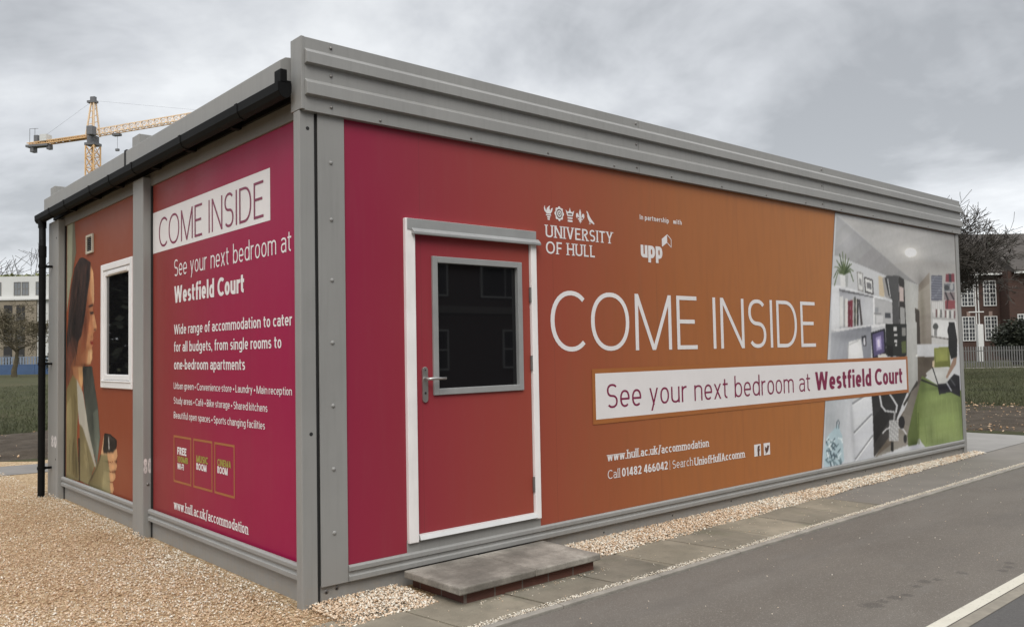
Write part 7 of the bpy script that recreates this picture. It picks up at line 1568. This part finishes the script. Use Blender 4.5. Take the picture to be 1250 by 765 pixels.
for xa in (9.6, 11.6, 13.6, 15.6, 17.6, 19.6): sash_window(H1, xa, 4.75, xa+1.13, 7.0, -1.4)
for xa in (3.75, 5.5, 7.3, 9.6, 11.6, 13.6, 15.6, 17.6, 19.6): sash_window(H1, xa, 1.9, xa+1.1, 3.95, -1.4)
q = MB(); q.box(3.4, -2.0, 7.45, 22, -1.86, 7.6); q.build('eaves_gutter', WHITEJ, H1)
q = MB(); q.box(-11, 3.8, 10.4, -9.8, 5.2, 13.4); q.build('chimney', BRICK_FAR, H1)
P_ = thing('white_pole', 'white twin pole with a crossbar and tall white cabinet in front of the brick building', 'pole', (70.5, 21.85, -.03), FACE)
q = MB(); q.box(-.22, -.12, 0, .22, .2, 3.0); q.build('cabinet', WHITEJ, P_, bevel=.02)
for xx in (-.24, -.02): q = MB(); q.tube([(xx, .02, 3.0), (xx, .02, 7.4)], .045, 8); q.build('pole', WHITEJ, P_)
q = MB(); q.box(-.85, -.06, 3.95, .35, .0, 4.03); q.build('crossbar', WHITEJ, P_)
# palisade fence: pales are parts, copied with shared mesh
PAL = plain('galvanised_palisade_steel', (.17, .17, .165), .5, .3, .15, 4)
Fn = thing('palisade_fence', 'long grey steel palisade fence along the far edge of the lawn', 'fence', (54.6, 15.7, -.03), FACE)
q = MB(); q.extrude([(-.035, 0), (.035, 0), (.035, 1.24), (.012, 1.31), (0, 1.27), (-.012, 1.31), (-.035, 1.24)], -.012, .012, lambda p, z_, t: (p, t, z_)); p0 = q.build('pale', PAL, Fn); p0.location = (-7.5, 0, 0)
for k in range(1, 98): c2 = dup(p0, Fn); c2.location = (-7.5+k*.158, 0, 0)
for zz in (.32, 1.0): q = MB(); q.box(-7.6, .014, zz, 7.9, .06, zz+.055); q.build('rail', PAL, Fn)
for xx in (-7.4, -4.9, -2.4, .1, 2.6, 5.1, 7.6): q = MB(); q.box(xx, .062, 0, xx+.1, .12, 1.3); q.build('fence_post', PAL, Fn)
def at_px(u, D):                                       # (far things) ground point at depth D along the view axis, u in metres-per-metre slope
    return CAM+Vector((cy, sy, 0))*D+Vector((sy, -cy, 0))*(u*D)
b_ = at_px((1215-625)/1040, 51); sheet('verge', [(b_.x-7*sy, b_.y+7*cy), (b_.x+7*sy, b_.y-7*cy), (b_.x+7*sy+1.6*cy, b_.y-7*cy+1.6*sy), (b_.x-7*sy+1.6*cy, b_.y+7*cy+1.6*sy)], -.022, plain('gravelly_verge', (.17, .155, .13), .95, var=.3, scale=3))

# flats under construction at the left
BUFF = plain('buff_brick_cladding', (.235, .20, .15), .9, var=.12, scale=.5)
WCLAD = plain('white_cladding', (.56, .56, .54), .7, var=.05, scale=.3)
OPEN = plain('dark_window_opening', (.022, .021, .02), .6)
RAIL = plain('grey_balcony_rail', (.16, .155, .145), .6)
GLASS_LT = glass('pale_reflecting_glass', (.16, .17, .18), .15)
A1 = thing('apartment_block', 'buff apartment block with a white top storey and balconies beyond the blue hoarding', 'building', (20.94, 123.98, -.03), FACE)
q = MB(); q.box(-16, .02, 0, 4.7, 13, 9.6, BUFF); q.box(4.7, .3, 0, 14, 13, 9.6, WCLAD); q.build('wall', None, A1)
q = MB(); q.box(-16, .6, 9.6, 14, 12.5, 12.75); q.build('top_storey', WCLAD, A1)
q = MB(); q.box(-16.1, -.15, 9.55, 14.1, 1.2, 9.75); q.build('parapet_ledge', WCLAD, A1)
for xa in (-3.2, -1.2, 1.4, 2.45, 4.3, 6.2, 8.4):
    sash_window(A1, xa, 10.2, xa+.95, 12.0, .6, 2, 2, GLASS_LT, RAIL, .09, .07)
for zz in (1.5, 4.2, 6.9):
    for xa in (-7.2, -4.4, -1.9, .45, 2.1):
        if xa == -1.9: continue
        q = MB(); q.box(xa, -.02, zz, xa+1.12, .05, zz+2.0); q.build('window', OPEN, A1)
        q = MB(); q.box(xa-.05, -.5, zz-.08, xa+1.17, -.02, zz); q.box(xa-.05, -.5, zz+.75, xa+1.17, -.46, zz+.8)
        for k in range(9): q.box(xa-.03+k*.145, -.49, zz, xa+.0+k*.145, -.47, zz+.76)
        q.build('balcony', RAIL, A1)
    for xa in (4.9, 7.2, 9.6): q = MB(); q.box(xa, .27, zz, xa+.8, .33, zz+2.0); q.build('window', OPEN, A1)
q = MB(); rn = random.Random(5)
for k in range(240):
    x = rn.uniform(-2, 8); p = Vector((x, 1.2+rn.uniform(-.3, .3), 12.75+rn.uniform(0, .35)*(.6+.4*math.sin(x*2)))); a = Vector((rn.gauss(0, .2), rn.gauss(0, .2), rn.gauss(0, .15))); b = a.cross(Vector((rn.gauss(0, 1), rn.gauss(0, 1), 1))).normalized()*.14
    q.add([p-a, p+b, p+a, p-b], [(0, 1, 2, 3)])
q.build('roof_planting', plain('pale_green_roof_plant', (.18, .19, .08), .9, var=.3), A1, fix=False)
HB = thing('site_hoarding', 'blue site hoarding with pale mesh above it in front of the flats', 'hoarding', (17.8, 106.8, -.03), FACE)
BLUE = plain('blue_hoarding_paint', (.045, .085, .17), .6, var=.15, scale=.8)
for k in range(10): q = MB(); q.box(-8+k*2.0, -.03, 0, -6.03+k*2.0, .03, 1.15); q.build('panel', BLUE if k not in (3,) else WCLAD, HB)
q = MB()
for k in range(60): q.box(-8+k*.33, .04, 1.15, -7.8+k*.33, .06, 2.0)
q.box(-8, .061, 1.95, 12, .10, 2.02); q.build('mesh_screen', plain('pale_blue_debris_mesh', (.17, .21, .27), .8, var=.2), HB)

# brick terrace across the road: seen only in the glass of the door
H2 = thing('brick_building', 'long dark brick building across the road, mirrored in the door pane', 'building', (6, -24, -.03), math.pi)
q = MB(); q.box(-55, .02, 0, 20, 9, 11.5); q.build('wall', plain('dark_brown_brick', (.085, .055, .046), .9, var=.2), H2)
q = MB(); q.box(-55, -.06, 3.2, 20, .02, 3.5); q.build('stone_band', plain('stone_band', (.22, .20, .18), .8), H2)
for k in range(14): sash_window(H2, -50+k*4.6, 3.9, -47.2+k*4.6, 5.3, 0, 2, 1)
for k in range(14): sash_window(H2, -50+k*4.6, .8, -48.4+k*4.6, 2.5, 0, 2, 2)
# ------------------------------------------------------------------ tower crane
YEL = plain('faded_crane_yellow', (.66, .42, .20), .6, var=.1, scale=.4); PALEY = plain('pale_crane_cream', (.70, .52, .34), .6, var=.08, scale=.4); DKG = plain('dark_crane_steel', (.13, .13, .135), .6)
CR = thing('tower_crane', 'tall yellow tower crane with lattice mast standing beyond the building roof', 'crane', (41.05, 156.9, -.03), FACE+R(-13))
def lattice(q, a, b, w, h, nseg, t, m, tri=False):
    a, b = Vector(a), Vector(b); d = (b-a).normalized(); side = Vector((0, 1, 0)); up = side.cross(d) if abs(d.z) < .9 else Vector((1, 0, 0)); up = up.normalized()
    if up.z < 0: up = -up
    off = [side*w/2, -side*w/2, up*h] if tri else [side*w/2+up*h/2, side*w/2-up*h/2, -side*w/2-up*h/2, -side*w/2+up*h/2]
    for o in off: q.bar(a+o, b+o, t, t, m)
    n = len(off)
    for k in range(nseg):
        p, r = a.lerp(b, k/nseg), a.lerp(b, (k+1)/nseg)
        for i in range(n):
            j = (i+1) % n; q.bar(p+off[i], r+off[j], t*.55, t*.55, m); q.bar(p+off[i], p+off[j], t*.55, t*.55, m)
            if not tri: q.bar(p+off[j], r+off[i], t*.55, t*.55, m)
q = MB(); lattice(q, (0, 0, 0), (0, 0, 39.5), 1.7, 1.7, 20, .19, YEL); q.build('mast', None, CR)
q = MB(); q.box(-1.0, -1.0, 39.5, 1.0, 1.0, 39.95, DKG); q.box(-.7, -.7, 39.95, .7, .7, 41.2, DKG); q.build('slewing_ring', None, CR)
q = MB(); q.box(.2, -2.0, 41.0, 1.4, -.8, 42.6, DKG); q.build('cab', None, CR, bevel=.1)
q = MB()
for sx in (-.8, .8):
    for s_ in (-.8, .8): q.bar((sx, s_, 41.2), (sx*.3+.1, s_*.3, 47.6), .22, .22, PALEY)
for k in range(5): z_ = 42+k*1.15; f = 1-(z_-41.2)/9.2; q.bar((-.8*f, -.8*f, z_), (.8*f, .8*f, z_+.9), .12, .12, PALEY); q.bar((.8*f, -.8*f, z_), (-.8*f, .8*f, z_+.9), .12, .12, PALEY)
q.build('tower_head', None, CR); q = MB(); q.box(-.9, -.5, 47.2, .7, .5, 47.6, DKG); q.box(-.4, -.3, 47.6, .5, .3, 48.3, DKG); q.build('head_sheave', None, CR)
q = MB(); lattice(q, (1.0, 0, 41.3), (34, 0, 43.7), 1.1, 1.15, 26, .16, PALEY, True); q.build('jib', None, CR)
q = MB(); lattice(q, (-1.0, 0, 41.2), (-13.4, 0, 40.6), 1.1, .45, 9, .15, YEL); q.box(-8.5, -.5, 40.95, -1.5, .5, 41.2, YEL); q.build('counter_jib', None, CR)
q = MB(); q.box(-13.6, -.7, 40.1, -9.0, .7, 40.5, DKG); q.box(-12.8, -.5, 39.2, -12.1, .5, 40.1, DKG); q.box(-9.4, -.4, 39.5, -8.7, .4, 40.1, DKG); q.box(-12.0, -.5, 40.9, -11.2, .5, 42.2, DKG)
for sx in (-13.3, -12.2): q.bar((sx, 0, 40.8), (sx, 0, 43.6), .06, .06, DKG)
q.bar((-13.3, 0, 43.6), (-11.5, 0, 43.5), .06, .06, DKG); q.build('counterweight', None, CR)
q = MB(); q.box(-10.6, -.7, 41.0, -9.2, .7, 42.2); q.build('winch_housing', WCLAD, CR)
q = MB(); q.bar((0, 0, 47.6), (-12, 0, 41.0), .02, .02, DKG); q.bar((.2, 0, 47.6), (22, 0, 44.0), .02, .02, DKG); q.build('pendant_line', None, CR)
q = MB(); q.box(4.2, -.4, 40.9, 5.6, .4, 41.3, DKG); q.bar((5, 0, 40.9), (5, 0, 38.6), .04, .04, DKG); q.box(4.7, -.2, 38.2, 5.3, .2, 38.6, DKG); q.build('trolley', None, CR)
